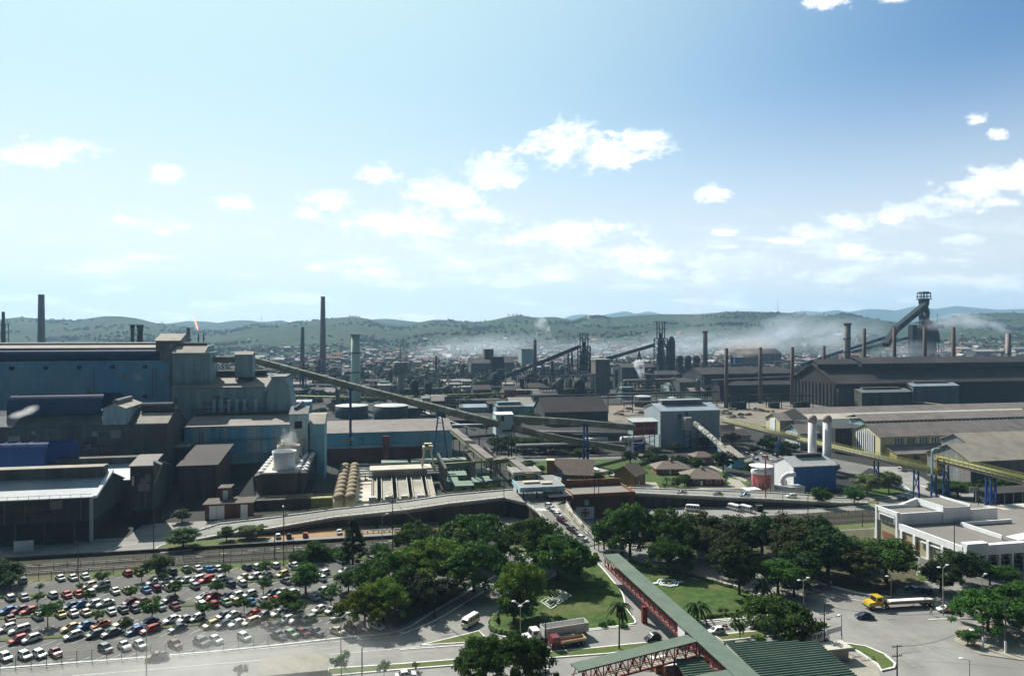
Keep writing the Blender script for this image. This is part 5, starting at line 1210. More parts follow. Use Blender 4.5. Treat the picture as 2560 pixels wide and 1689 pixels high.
for px in (2447, 2466, 2498, 2530, 2562, 2594):
    xx = onb(px, 1410, 161.9)[0]; pa(MB().box(xx-.3, xx+.3, 161.6, 162.3, 0, 5.18), 'column', WHITE, WB)
pa(MB().ext([(184, 7.1), (191, 7.9), (196, 7.1)], 166, 170, 'y'), 'roof_wedge', WHITE, WB)
xq, yq = dep(2478, 1320, 214)[:2]; pa(MB().box(xq-9, xq-8.5, yq-12, yq+2, zf, 8.2).box(xq-9, xq+10, yq+2.02, yq+2.5, zf, 8.1), 'roof_kerb', WHITE, WB)
# yard wall and concrete ruin at the right edge
x, y = gr(2500, 1318); T = thing('concrete_retaining_wall', 'old concrete hopper wall with a bent pipe frame at the right edge', 'wall', (x, y, 0)); MB().box(0, 18, 0, 6, 0, 5.5).obj('wall', CONCD, T); MB().box(-.5, 18, -.4, 6.4, 5.52, 6).obj('coping', CONCL, T); MB().bar((-3,-1,7),(3,-1,0),.3).bar((-3,-1,7),(0,-1,6.4),.3).obj('pipe_frame', GALV, T)
# long low building along the railway at right edge
x, y = gr(2490, 1268); T = thing('open_shed', 'open dark shed with slim white posts at the right edge under the pipe bridge', 'shed', (x, y, 0))
MB().box(0, 40, 4, 10, 0, 5).obj('wall', DARKS, T); MB().box(-1, 40, 0, 10.5, 5.02, 5.4).obj('roof', ROOFD, T)
mb = MB()
for j in range(9): mb.box(j*4.2, j*4.2+.25, .2, .45, 0, 5)
mb.obj('post', GALV, T)
# --- houses by the gate
def hip_house(label, px, py, w, d, e, r, wm=BRICK, rm=TILE, rz=0, chimney=False, tower=False, door=WHITE, style='hip'):
    x, y = gr(px, py); T = thing('house', label, 'house', (x, y, 0), rz)
    MB().box(-w/2, w/2, 0, d, 0, e).obj('wall', wm, T)
    o = .9
    if style == 'hip':
        q = min(w, d)*.42
        MB().add([(-w/2-o,-o,e-.2),(w/2+o,-o,e-.2),(w/2+o,d+o,e-.2),(-w/2-o,d+o,e-.2),(-w/2+q,d/2,r),(w/2-q,d/2,r)], [(0,1,5,4),(1,2,5),(2,3,4,5),(3,0,4),(0,3,2,1)]).obj('roof', rm, T)
    else:
        MB().ext(roofprof(0, d, e, r, None, o, .3), -w/2-o, w/2+o).obj('roof', rm, T)
        MB().ext([(0, e+.01), (d, e+.01), (d/2, r-.01)], -w/2, w/2).obj('gable', wm, T)
    for xx in (-w*.3, w*.05, w*.3):
        f = MB().box(xx, xx+w*.13, -.12, -.01, e*.35, e*.75).obj('window', WHITE, T); MB().box(xx+.1, xx+w*.13-.1, -.2, -.13, e*.35+.1, e*.75-.1).obj('pane', WINDOW, f)
    MB().box(-w*.12, -w*.12+1, -.12, -.01, 0, 2.2).obj('door', door, T)
    if chimney: MB().box(-.5, .5, d/2-.5, d/2+.5, r-1, r+1).obj('chimney', CONC, T)
    if tower: MB().box(-w/2-3.2, -w/2-.02, 1, 5, 0, r+.5).obj('stair_tower', WOOD, T); MB().box(-w/2-3.5, -w/2+.2, .7, 5.3, r+.52, r+.8).obj('tower_cap', CREAM, T)
    return T
hip_house('brick house with a big brown roof and an orange stair tower behind the gate canopy', 1432, 1208, 17, 16, 4.2, 9.2, BRICK, TILE, R(-18), tower=True, style='gable')
hip_house('timber house with a steep brown roof standing alone on the pale path', 1600, 1213, 10, 10, 5.2, 8.6, WOOD, TILE, R(40), style='gable')
hip_house('low brown house with a pale hipped roof behind the palm clump', 1683, 1186, 16, 11, 3, 5.6, BRICK, M('pale_tile', (.19,.155,.13), (.15,.12,.10), scale=.6), R(-10), chimney=True)
hip_house('low dark house with a hipped roof beside the lawn left of the red hopper', 1762, 1214, 16, 13, 3.4, 6.4, BRICKD, M('pale_tile', (.27,.20,.16)), R(-14), chimney=True)
hip_house('small red house behind the banded conveyor tube trees', 1762, 1160, 10, 8, 4, 6, BRICK, TILE, 0)
shed("long low dark roofed canteen behind the park trees", 1632, 1735, 1147, 1158, 10, 1.5, CONCD, ROOFD)
x, y = gr(1477, 1192); T = thing('carport', 'white flat carport slab between the brick house and the lawn', 'carport', (x, y, 0)); MB().box(-4.5,4.5,0,6,2.9,3.3).obj('roof', WHITE, T)
mb = MB(); [mb.box(sx*4-.1, sx*4+.1, sy, sy+.2, 0, 2.9) for sx in (-1, 1) for sy in (.3, 5.4)]; mb.obj('post', STEEL, T)
# brick building by the bridge
x0, y0 = gr(1432, 1300); x1 = onb(1588, 1300, y0)[0]; _, zt = onb(1500, 1232, y0)
T = thing('brick_building', 'long dark red brick building with a flat grey roof against the flyover', 'building', ((x0+x1)/2, y0, 0))
pa(MB().box(x0, x1, y0, y0+16, 0, zt-1.2), 'wall', BRICKD, T); pa(MB().box(x0+.4, x1-.4, y0+.4, y0+15.6, zt-1.18, zt-.9), 'roof', M('grey_felt_roof', (.2,.2,.2)), T)
pa(MB().box(x0, x1, y0-.02, y0+.38, zt-1.18, zt).box(x0, x0+.4, y0+.4, y0+16, zt-1.18, zt).box(x1-.4, x1, y0+.4, y0+16, zt-1.18, zt).box(x0, x1, y0+15.6, y0+16.02, zt-.9, zt+1.6), 'parapet', BRICK, T)
pa(MB().box(x0+1, x0+8, y0-.3, y0-.03, .3, 4.6), 'white_panel', WHITE, T)
# emblem on the panel: rust coloured cross with a ring
mb = MB(); c = (x0+4.6, y0-.36, 2.6); mb.box(c[0]-.35, c[0]+.35, c[1], c[1]+.04, 1.2, 4.1); mb.box(c[0]-1.4, c[0]+1.4, c[1], c[1]+.04, 2.25, 2.95)
for i in range(20):
    a, b = R(i*18), R(i*18+18); mb.bar((c[0]+1.5*math.cos(a), c[1]+.02, c[2]+1.5*math.sin(a)), (c[0]+1.5*math.cos(b), c[1]+.02, c[2]+1.5*math.sin(b)), .06, .22)
pa(mb, 'cross_emblem', M('rust_red_paint', (.40,.10,.05)), T); pa(MB().box(x0+4.4, x0+6, y0-.3, y0-.03, 5.2, 7.2), 'window', BLUE2, T)
# white slab annex left of it
T = thing('guard_house', 'low guard house with a pale roof and white upper panel between canopy and brick building', 'building', (x0-4, y0+2, 0)); pa(MB().box(x0-8, x0-.05, y0+2, y0+12, 0, zt-1), 'wall', BRICKD, T); pa(MB().box(x0-8.5, x0-.05, y0+1.4, y0+12.5, zt-.98, zt-.6), 'roof', CONCL, T); pa(MB().box(x0-4.5, x0-.3, y0+1.7, y0+1.98, 4.5, 6.6), 'white_panel', WHITE, T)
# --- gate canopy over the bridge head (stands on the deck at z=7)
x0, y0, _ = dep(1302, 1246, 246); x1 = onb(1411, 1226, y0)[0]; zt = 11.4
T = thing('gate_canopy', 'flat gate canopy across the avenue with blue lettering on a pale fascia', 'canopy', ((x0+x1)/2, y0, 7))
RGL = M('pale_felt', (.26,.26,.26), (.2,.2,.2), scale=.5)
pa(MB().box(x0, x1, y0+.3, y0+14, zt-.9, zt-.3), 'roof', RGL, T)
pa(MB().box(x0, x1, y0, y0+.28, zt-1.5, zt+.3).box(x0-.3, x0-.01, y0, y0+14, zt-1.3, zt+.3).box(x1+.01, x1+.3, y0, y0+14, zt-1.3, zt+.3), 'fascia', BLUE2, T)
pa(MB().box(x0+3, x0+9, y0+8, y0+11, zt-.28, zt+.4).box(x1-7, x1-3, y0+6, y0+9, zt-.28, zt+.3), 'roof_box', CONCL, T)
for xx in (x0+1, x0+6, x1-6, x1-1.2): 
    for yy in (y0+1, y0+12): pa(MB().box(xx, xx+.5, yy, yy+.5, 7, zt-.92), 'column', STEEL, T)
def text_part(s, size, loc, rot, mat, name, parent=None, ext=.02):
    cu_ = bpy.data.curves.new(name, 'FONT'); cu_.body = s; cu_.size = size; cu_.extrude = ext; cu_.align_x = 'LEFT'
    to = bpy.data.objects.new(name, cu_); col.objects.link(to); bpy.context.view_layer.update()
    me = bpy.data.meshes.new_from_object(to.evaluated_get(bpy.context.evaluated_depsgraph_get())); bpy.data.objects.remove(to, do_unlink=True)
    me.materials.clear(); me.materials.append(mat); o = bpy.data.objects.new(name, me); link(o, parent); o.location = Vector(loc)-(parent.location if parent else Vector()); o.rotation_euler = rot; return o
text_part('USINA PRESIDENTE VARGAS', 1.05, (x0+.9, y0-.06, zt-1.05), (R(90), 0, 0), M('sign_blue', (.04,.16,.34)), 'lettering', T)
xb0, yb0, _ = dep(1285, 1210, 278); xb1 = onb(1352, 1200, yb0)[0]
T = thing('gate_canopy', 'smaller flat canopy with a white rim behind the lettered one', 'canopy', ((xb0+xb1)/2, yb0, 7))
pa(MB().box(xb0, xb1, yb0+.3, yb0+13, 9.6, 10.2), 'roof', RGL, T); pa(MB().box(xb0, xb1, yb0, yb0+.28, 9.4, 10.7).box(xb0-.3, xb0-.01, yb0, yb0+13, 9.4, 10.7).box(xb1+.01, xb1+.3, yb0, yb0+13, 9.4, 10.7), 'fascia', CONCL, T)
for xx in (xb0+1, xb1-1.5): pa(MB().box(xx, xx+.5, yb0+1, yb0+1.5, 7, 9.58), 'column', STEEL, T)
# flags
def flag(label, px, pyt, dist, h, c1, extra=None, w=2.6, fh=1.8):
    x, y, z = dep(px, pyt, dist); T = thing('flag', label, 'flag', (x, y, z-h))
    MB().cyl((0,0,0), (0,0,h), .08, n=6).obj('pole', GALV, T)
    mb = MB(); n = 8; vs = []
    for i in range(n+1):
        for k in (0, 1): vs.append((.1+w*i/n*.55, math.sin(i*1.2)*.35, h-.1-k*fh-i*.16))
    mb.add(vs, [(2*i, 2*i+1, 2*i+3, 2*i+2) for i in range(n)]); c = mb.obj('cloth', c1, T)
    if extra: extra(T, w, h, fh)
    return T
def dia(T, w, h, fh):
    for dy in (-.03, .03):
        MB().add([(.35, .12+dy, h-1.1), (.85, -.1+dy, h-.5), (1.35, .15+dy, h-1.3), (.85, -.1+dy, h-1.9)], [(0,1,2,3)]).obj('yellow_diamond', YELLOW, T)
flag('green flag with a yellow diamond on a pole left of the gate canopy', 1296, 1190, 262, 8, M('flag_green', (.02,.22,.07)), dia, 3, 2.4)
flag('dark blue flag on a pole right of the smaller canopy', 1404, 1186, 262, 7, M('flag_blue', (.06,.07,.32)), None, 3.6, 2.6)
# ================================================================ foreground ground plan
def GP(l, z=0.0): return [gr(x, y, z) for x, y in l]
def patch(name, pxs, z, mat, thick=None, kind='structure'):
    mb = MB(); P = GP(pxs) if isinstance(pxs[0], tuple) and pxs[0][1] > 830 else pxs
    if thick: 
        a = sum(P[i][0]*P[(i+1) % len(P)][1]-P[(i+1) % len(P)][0]*P[i][1] for i in range(len(P)))
        mb.prism(P if a > 0 else P[::-1], z, z+thick)
    else: mb.sheet(P, z)
    o = mb.obj(name, mat); o['kind'] = kind; return o
def kerb(pxs, w=.32, h=.16, z=.03, closed=False, mat=None, name='kerb', sm=4):
    P = GP(pxs); P = P+[P[0]] if closed else P
    P = smooth_line(P, sm) if sm else P
    mb = MB(); ribbon(mb, P, w, z+h, 0, h); o = mb.obj(name, mat or WHITEK); o['kind'] = 'structure'; return o
def line(pxs, w=.16, z=.09, mat=None, dash=None):
    P = GP(pxs); mb = MB()
    if dash:
        for a, b in zip(P, P[1:]):
            L = math.dist(a, b); n = int(L/(dash*2.2))
            for i in range(n):
                t0, t1 = i*dash*2.2/L, (i*dash*2.2+dash)/L
                ribbon(mb, [(a[0]+(b[0]-a[0])*t, a[1]+(b[1]-a[1])*t) for t in (t0, t1)], w, z)
    else: ribbon(mb, smooth_line(P, 3), w, z)
    o = mb.obj('road_marking', mat or WHITEK); o['kind'] = 'structure'; return o
YLINE = M('yellow_line', (.50,.38,.08))
struct('road', MB().sheet([(-260, 40), (330, 40), (330, 208.8), (-260, 208.8)], .03), ASPHL)
struct('railway_bed', MB().sheet([(-300, 208.9), (420, 208.9), (420, 228.5), (-300, 228.5)], .035), BALLAST)
struct('verge', MB().sheet([(-300, 207.2), (420, 207.2), (420, 212.2), (-300, 212.2)], .06), LAWND)
struct('inner_road', MB().sheet([(-300, 228.6), (300, 228.6), (300, 246), (-300, 246)], .04), ASPHL)
patch('works_yard', [(-80, 246.1), (30, 246.1), (30, 262), (-80, 262)], .04, ASPHL)
for y in (214.2, 215.7, 220.0, 221.5):
    o = MB().box(-300, 420, y-.05, y+.05, .2, .38).obj('rail', RAILM); o['kind'] = 'structure'
mb = MB()
for i in range(560):
    x = -250+i*1.1; mb.box(x, x+.3, 213.6, 216.3, .06, .19); mb.box(x, x+.3, 219.4, 222.1, .06, .19)
o = mb.obj('railway_sleepers', M('sleeper', (.10,.08,.06), scale=2)); o['kind'] = 'structure'
mb = MB(); mb.box(-140, 20, 227.9, 228.5, 0, 1.0); o = mb.obj('low_wall', CONCD); tag(o, 'low dark retaining wall between the railway and the inner road', 'wall')
patch('earth_bank', [(640,1342),(690,1327),(850,1312),(1000,1303),(1160,1296),(1165,1322),(900,1335),(700,1347)], .07, EARTH)
patch('grass_island', [(385,1374),(420,1358),(560,1348),(680,1344),(650,1354),(560,1364),(400,1380)], .05, LAWND, .15)
kerb([(385,1376),(420,1359),(560,1349),(680,1345)], mat=WHITEK); kerb([(400,1382),(560,1366),(650,1355),(690,1346)])
line([(480,1392),(620,1375),(1020,1352)], .16, dash=3); line([(400,1402),(640,1381),(1020,1362)], .16); line([(250,1385),(300,1366),(420,1346)], .2)
# car park
LOTP = [(-120,1480),(0,1458),(520,1420),(1010,1388),(1140,1382),(1302,1392),(1243,1430),(1085,1522),(1000,1566),(850,1592),(520,1627),(0,1666),(-120,1676)]
patch('car_park', LOTP, .055, LOTM)
kerb([(-120,1680),(0,1671),(520,1630),(850,1595),(1000,1576),(1085,1528),(1243,1437),(1308,1399)], .5, .16)
kerb([(1000,1587),(1087,1551),(1183,1494),(1243,1459),(1328,1410)], .34, .16)
line([(0,1675),(520,1633),(843,1603),(1000,1590)], .2)
line([(181,1689),(520,1661),(843,1634),(1020,1619),(1120,1608)], .18)
# planted strips between the car rows
ROWS = [(0,1482, 1010,1405),(0,1512,930,1438),(0,1543,900,1470),(0,1574,880,1512)]
STRIPS = [[(-60,1497),(300,1472),(560,1458),(930,1434)],[(-60,1549),(300,1526),(520,1509),(900,1482)],[(-60,1603),(200,1588),(500,1560),(880,1532)]]
for s in STRIPS:
    mb = MB(); ribbon(mb, smooth_line(GP(s), 4), 1.5, .2, 0, .14); o = mb.obj('planted_strip', LAWND); o['kind'] = 'structure'
mb = MB()
for (x0, y0, x1, y1) in ((0,1458,990,1392),(0,1662,850,1590),(0,1530,900,1464),(0,1500,900,1440),(0,1575,880,1510),(0,1612,880,1545)):
    a, b = gr(x0, y0), gr(x1, y1); L = math.dist(a, b); n = int(L/2.9)
    for i in range(n):
        t = i/n; x, y = a[0]+(b[0]-a[0])*t, a[1]+(b[1]-a[1])*t; mb.add([(x-.06, y-2.2, .075), (x+.06, y-2.2, .075), (x+2.0, y+.3, .075), (x+1.88, y+.3, .075)], [(0,1,2,3)])
o = mb.obj('bay_marking', WHITEK); o['kind'] = 'structure'
# repairs, worn tracks and arrows on the roads
zq = [.052]; ASPD = M('asphalt_repair', (.19,.186,.172), (.24,.235,.215), scale=.5, detail=8); rr = random.Random(14); mb = MB(); mt_ = MB()
for (px, py) in [(rr.uniform(0, 1000), rr.uniform(1640, 1689)) for _ in range(8)]+[(rr.uniform(1950, 2500), rr.uniform(1530, 1680)) for _ in range(16)]+[(rr.uniform(1250, 1500), rr.uniform(1600, 1618)) for _ in range(4)]+[(rr.uniform(1050, 1180), rr.uniform(1560, 1600)) for _ in range(3)]+[(rr.uniform(1600, 1800), rr.uniform(1415, 1440)) for _ in range(3)]+[(rr.uniform(650, 1000), rr.uniform(1345, 1360)) for _ in range(5)]:
    x, y = gr(px, py); w, h = rr.uniform(.6, 2.6), rr.uniform(.4, 1.1); zq[0] += .0011; q = zq[0]; mb.add([(x-w, y-h, q), (x+w*.9, y-h*1.1, q), (x+w, y+h, q), (x-w*1.1, y+h*.8, q)], [(0,1,2,3)])
o = mb.obj('asphalt_patch', ASPD); o['kind'] = 'structure'
for l in ([(0,1683),(520,1646),(1000,1604),(1270,1597)], [(0,1700),(520,1668),(1000,1636),(1500,1600)], [(1660,1580),(1900,1558),(2050,1560),(2250,1600),(2400,1650)], [(1700,1590),(1960,1575),(2120,1600),(2300,1670)], [(1600,1392),(1800,1438),(2050,1500),(2300,1600)], [(2560,1640),(2300,1600),(2050,1560)]):
    zt_ = zt_+.0022 if 'zt_' in globals() else .034; ribbon(mt_, smooth_line(GP(l), 6), 1.0, zt_); ribbon(mt_, offs(smooth_line(GP(l), 6), 1.9), .5, zt_+.0011)
o = mt_.obj('worn_track', M('worn_asphalt', (.265,.258,.235), (.20,.195,.18), scale=.35, detail=9)); o['kind'] = 'structure'
# lawns
L1 = [(1421,1418),(1376,1445),(1263,1516),(1232,1545),(1223,1563),(1229,1577),(1252,1590),(1300,1593),(1400,1583),(1467,1574),(1520,1568),(1578,1560),(1588,1552),(1566,1520),(1555,1481),(1530,1450),(1500,1415),(1480,1402),(1450,1402)]
L2 = [(1560,1400),(1620,1420),(1700,1439),(1820,1466),(1880,1484),(1905,1507),(1900,1530),(1860,1543),(1754,1553),(1690,1561),(1665,1562),(1640,1535),(1600,1480),(1572,1430)]
patch('lawn', L1, .03, LAWN, .17); kerb(L1, .35, .2, closed=True, sm=3)
patch('lawn', L2, .03, LAWN, .17); kerb(L2, .35, .2, closed=True, sm=3)
L3 = [(820,1672),(1000,1660),(1206,1644),(1467,1622),(1640,1604),(1662,1606),(1650,1618),(1520,1634),(1206,1658),(1000,1674),(820,1690)]
patch('median_grass', L3, .03, LAWND, .15); kerb(L3, .32, .2, closed=True, sm=0)
L4 = [(1784,1588),(1935,1574),(2060,1558),(2075,1563),(1935,1589),(1807,1602)]
patch('median_grass', L4, .03, LAWND, .15); kerb(L4, .32, .2, closed=True, sm=0)
L5 = [(1050,1613),(1156,1588),(1197,1577),(1210,1590),(1238,1602),(1150,1607)]
patch('grass_island', L5, .03, LAWND, .12); kerb(L5, .3, .16, closed=True, sm=0)
L6 = [(2113,1609),(2165,1617),(2212,1637),(2238,1660),(2235,1670),(2205,1677),(2193,1661),(2139,1625),(2122,1622)]
patch('grass_island', L6, .03, LAWND, .16); kerb(L6, .4, .3, closed=True, sm=0)
patch('paved_court', [(1990,1622),(2100,1612),(2190,1660),(2205,1700),(2100,1700)], .06, PAVE)
for l in ([(1000,1624),(1275,1603),(1467,1577),(1585,1563)], [(1660,1567),(1754,1558),(1889,1542),(2000,1528)], [(1000,1661),(1206,1645),(1467,1623),(1560,1612)]): kerb(l, .28, .12)
# park under the big trees on the right, and the far kerb of the avenue
patch('park_ground', [(1500,1352),(1630,1368),(1800,1402),(1950,1432),(2052,1457),(2151,1482),(2228,1491),(2246,1470),(2322,1460),(2290,1436),(2297,1396),(2185,1345),(2185,1322),(1830,1340),(1500,1330)], .06, M('park_earth', (.06,.065,.03), (.10,.085,.05), scale=.4, detail=8, rough=1))  # dark earth with browner patches at random
kerb([(1495,1353),(1524,1359),(1630,1370),(1800,1404),(1950,1434),(2052,1459),(2151,1484),(2228,1493)], .5, .3)
kerb([(1569,1400),(1700,1437),(1820,1460),(1900,1485)], .4, .22)
line([(1560,1385),(1700,1418),(1850,1452),(2000,1480)], .16, mat=YLINE); line([(2025,1470),(2100,1492),(2175,1505)], .25); line([(2010,1480),(2060,1477)], .3); line([(2320,1548),(2400,1545)], .25)
for i in range(5): line([(2005+i*8,1466+i),(2040+i*6,1474+i*2)], .3)
kerb([(2297,1390),(2380,1415),(2440,1432)], .4, .2); patch('grass_island', [(2292,1430),(2330,1440),(2325,1452),(2298,1448)], .05, LAWN, .12)
patch('pavement', [(2386,1602),(2400,1570),(2470,1545),(2620,1530),(2620,1660),(2450,1636)], .05, PAVE, .12)
patch('dark_drive', [(2297,1405),(2300,1392),(2420,1440),(2560,1462),(2620,1480),(2620,1500),(2450,1470),(2330,1440)], .05, LOTM)
# roads and lawns of the upper right
patch('junction_road', [(1990,1262),(2180,1238),(2262,1234),(2258,1215),(2215,1187),(2170,1166),(2250,1166),(2300,1190),(2360,1226),(2480,1248),(2640,1262),(2640,1280),(2330,1266),(2190,1264),(2020,1278)], .05, ASPHL)
patch('lawn', [(2120,1238),(2165,1226),(2235,1220),(2263,1226),(2258,1234),(2200,1242)], .05, LAWN, .14); kerb([(2110,1240),(2200,1243),(2262,1235),(2275,1226),(2262,1216)], .35, .2)
kerb([(2290,1210),(2330,1222),(2380,1238)], .35, .2)
patch('grass_island', [(2030,1264),(2080,1255),(2190,1252),(2200,1258),(2100,1268),(2040,1270)], .05, LAWND, .14); kerb([(1990,1258),(2030,1268),(2060,1272),(2130,1266),(2200,1260)], .35, .2)
patch('sandy_patch', [(1915,1272),(1990,1260),(2000,1268),(1925,1276)], .06, DUST)
patch('lawn', [(1325,1178),(1350,1152),(1560,1146),(1640,1158),(1800,1178),(1880,1205),(1860,1222),(1560,1224),(1400,1215)], .05, LAWN)
patch('pale_path', [(1500,1170),(1560,1185),(1590,1205),(1640,1205),(1650,1222),(1560,1224),(1545,1195),(1495,1176)], .08, PAVE)
patch('pale_path', [(1800,1190),(1850,1200),(1870,1222),(1720,1224),(1740,1214),(1830,1210)], .08, PAVE)
patch('pale_path', [(1770,1165),(1778,1163),(1870,1200),(1862,1204)], .08, PAVE)
patch('inner_street', [(1220,1156),(1225,1140),(1650,1134),(1860,1150),(1900,1135),(2050,1140),(2180,1165),(2150,1185),(1900,1160),(1700,1150),(1500,1148)], .045, ASPH)
patch('lawn', [(880,1140),(960,1135),(960,1148),(885,1152)], .05, LAWN)
patch('yard_slab', [(840,1262),(880,1150),(920,1150),(925,1262)], .05, CONCL)
# ---------------------------------------------------------------- flyovers
def deck(name, label, left, right, wallmat, thick=1.0, cat='bridge', wall_inset=1.2, top=None):
    """left/right: lists of (px,py,z)"""
    Lp = [(*gr(x, y, z), z) for x, y, z in left]; Rp = [(*gr(x, y, z), z) for x, y, z in right]
    T = thing(name, label, cat, (Lp[0][0], Lp[0][1], 0)); mb = MB()
    for a, b, c, d in zip(Lp, Rp, Lp[1:], Rp[1:]):
        q = [a, b, d, c]; mb.add([(x, y, z-thick) for x, y, z in q]+q, [(3,2,1,0),(4,5,6,7),(0,1,5,4),(1,2,6,5),(2,3,7,6),(3,0,4,7)])
    pa(mb, 'deck', top or ASPHL, T)
    for s, P in (('l', Lp), ('r', Rp)):
        mb = MB(); ribbon(mb, [(x, y, z+.45) for x, y, z in P], .45, 0, 0, .5); pa(mb, 'parapet', WHITEK, T)
        rb = MB(); 
        for a, b in zip(P, P[1:]):
            n = max(1, int(math.dist(a[:2], b[:2])/2.4))
            for i in range(n):
                c = [a[k]+(b[k]-a[k])*i/n for k in range(3)]; rb.box(c[0]-.05, c[0]+.05, c[1]-.05, c[1]+.05, c[2]+.46, c[2]+1.25)
            rb.bar((a[0], a[1], a[2]+1.2), (b[0], b[1], b[2]+1.2), .09)
        pa(rb, 'railing', CREAM, T)
    wl = MB()
    m = [tuple((p+q)/2 for p, q in zip(a, b)) for a, b in zip(Lp, Rp)]
    for a, b, c, d in zip(Lp, Rp, Lp[1:], Rp[1:]):
        def ins(p, q, k=wall_inset): 
            l = math.dist(p[:2], q[:2]); t = k/l; return (p[0]+(q[0]-p[0])*t, p[1]+(q[1]-p[1])*t, p[2])
        q = [ins(a, b), ins(b, a), ins(d, c), ins(c, d)]
        if max(p[2] for p in q) < 1.1: continue
        wl.add([(x, y, 0) for x, y, z in q]+[(x, y, max(z-thick-.02, .1)) for x, y, z in q], [(0,1,5,4),(1,2,6,5),(2,3,7,6),(3,0,4,7)])
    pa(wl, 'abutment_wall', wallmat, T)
    # lane lines
    mb = MB()
    for t in (.14, .86): ribbon(mb, [tuple(p+(q-p)*t for p, q in zip(a, b))[:2]+(a[2]+.02,) for a, b in zip(Lp, Rp)], .16, 0)
    pa(mb, 'lane_marking', WHITEK, T)
    mb = MB(); ribbon(mb, [tuple(p+(q-p)*.5 for p, q in zip(a, b))[:2]+(a[2]+.02,) for a, b in zip(Lp, Rp)], .14, 0); pa(mb, 'centre_line', YLINE, T)
    return T
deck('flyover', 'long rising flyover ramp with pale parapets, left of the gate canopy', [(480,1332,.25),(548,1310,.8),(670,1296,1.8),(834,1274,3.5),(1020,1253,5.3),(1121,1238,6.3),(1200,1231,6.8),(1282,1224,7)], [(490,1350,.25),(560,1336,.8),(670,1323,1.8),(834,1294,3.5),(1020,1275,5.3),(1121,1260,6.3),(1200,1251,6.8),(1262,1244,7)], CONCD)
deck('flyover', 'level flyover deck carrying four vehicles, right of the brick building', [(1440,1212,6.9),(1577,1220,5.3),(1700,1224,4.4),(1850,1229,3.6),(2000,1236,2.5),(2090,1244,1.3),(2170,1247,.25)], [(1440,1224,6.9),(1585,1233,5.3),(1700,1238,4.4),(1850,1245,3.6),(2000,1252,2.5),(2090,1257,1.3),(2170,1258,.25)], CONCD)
T = thing('gate_plaza', 'raised road plaza on the bridge head under the gate canopies', 'bridge', (*gr(1330, 1240, 7), 0))
P = [gr(x, y, 7) for x, y in ((1262,1244),(1325,1258),(1385,1262),(1415,1250),(1442,1224),(1442,1205),(1380,1186),(1290,1190),(1282,1224))]
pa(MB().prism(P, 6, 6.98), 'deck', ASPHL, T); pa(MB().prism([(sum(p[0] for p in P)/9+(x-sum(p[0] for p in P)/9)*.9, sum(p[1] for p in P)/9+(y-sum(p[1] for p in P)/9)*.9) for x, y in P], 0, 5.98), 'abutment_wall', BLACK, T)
A = deck('avenue_ramp', 'avenue descending from the gate canopy between the two tree groups', [(1385,1262,7),(1401,1279,5.8),(1428,1303,4),(1450,1323,2.6),(1472,1340,1.3),(1500,1356,.25)], [(1318,1260,7),(1345,1281,5.8),(1366,1306,4),(1384,1330,2.6),(1400,1352,1.3),(1424,1380,.25)], CONCD, .8, 'road ramp', .6)
# pedestrian pavement beside the ramp
deck('ramp_pavement', 'narrow pedestrian pavement with a cream railing right of the avenue ramp', [(1416,1258,7),(1432,1284,5),(1456,1310,3.2),(1480,1332,1.6),(1500,1346,.4)], [(1390,1262,7),(1406,1283,5),(1432,1312,3.2),(1458,1334,1.6),(1482,1350,.4)], CONCD, .6, 'pavement', .4, PAVE)
mb = MB()
for i in range(14):
    a = gr(1338+i*4.6, 1277, 6.05); mb.add([(a[0], a[1], 6.12), (a[0]+.45, a[1], 6.12), (a[0]+.45, a[1]+2.2, 6.5), (a[0], a[1]+2.2, 6.5)], [(0,1,2,3)])
o = mb.obj('zebra_crossing', WHITEK); o['kind'] = 'structure'
# planters island between avenue and path
for i, (px, py) in enumerate(((1448,1372),(1462,1384),(1472,1392),(1488,1398))):
    x, y = gr(px, py); T = thing('planter', 'round white planter with a small shrub on the traffic island, %s from the gate' % ('first','second','third','fourth')[i], 'planter', (x, y, .05), group='planters on the traffic island')
    MB().lathe((0,0,0), [(1.0,0),(1.3,.6),(1.1,.6)], 12).obj('pot', WHITE, T); o = MB().ball((0,0,1.3), .9, .9, .9, 8, 6).obj('shrub', M('shrub_leaf', (.05,.10,.02), (.09,.13,.03), scale=3), T)
# ---------------------------------------------------------------- ground lettering and emblem
def ringlet(mb, pts, w, z, closed=False):
    P = pts+[pts[0]] if closed else pts
    ribbon(mb, P, w, z, 0, .12)
def outline_letter(pts, label, grp=None):
    mb = MB(); P = GP(pts)+[GP(pts)[0]]
    ribbon(mb, P, .16, .42, 0, .2); o = mb.obj('ground_letter', WHITEK); return tag(o, label, 'ground letter', 'white letters laid in the lawn')
# letters C S N drawn on the lawn: axes along the row (u) and up the letter (v), from photo corners
def letter_frame(px0, px1, px2):   # origin, +u end, +v end (pixels)
    o, u, v = Vector(gr(*px0)), Vector(gr(*px1)), Vector(gr(*px2)); return lambda a, b: tuple(o+(u-o)*a+(v-o)*b)
def lay_letter(fr, poly, label):
    mb = MB(); P = [fr(a, b) for a, b in poly]; P = P+[P[0]]
    ribbon(mb, P, .2, .42, 0, .2); o = mb.obj('ground_letter', WHITEK); return tag(o, label, 'ground letter', 'white letters laid in the lawn')
fr = letter_frame((1369,1516), (1426,1489), (1360,1507))
fr = letter_frame((1378,1524), (1428,1492), (1352,1506))
CC = [(0,0),(.26,0),(.26,.25),(.08,.25),(.08,.75),(.26,.75),(.26,1),(0,1)]
SS = [(.36,0),(.62,0),(.62,.58),(.44,.58),(.44,.78),(.62,.78),(.62,1),(.36,1),(.36,.42),(.54,.42),(.54,.2),(.36,.2)]
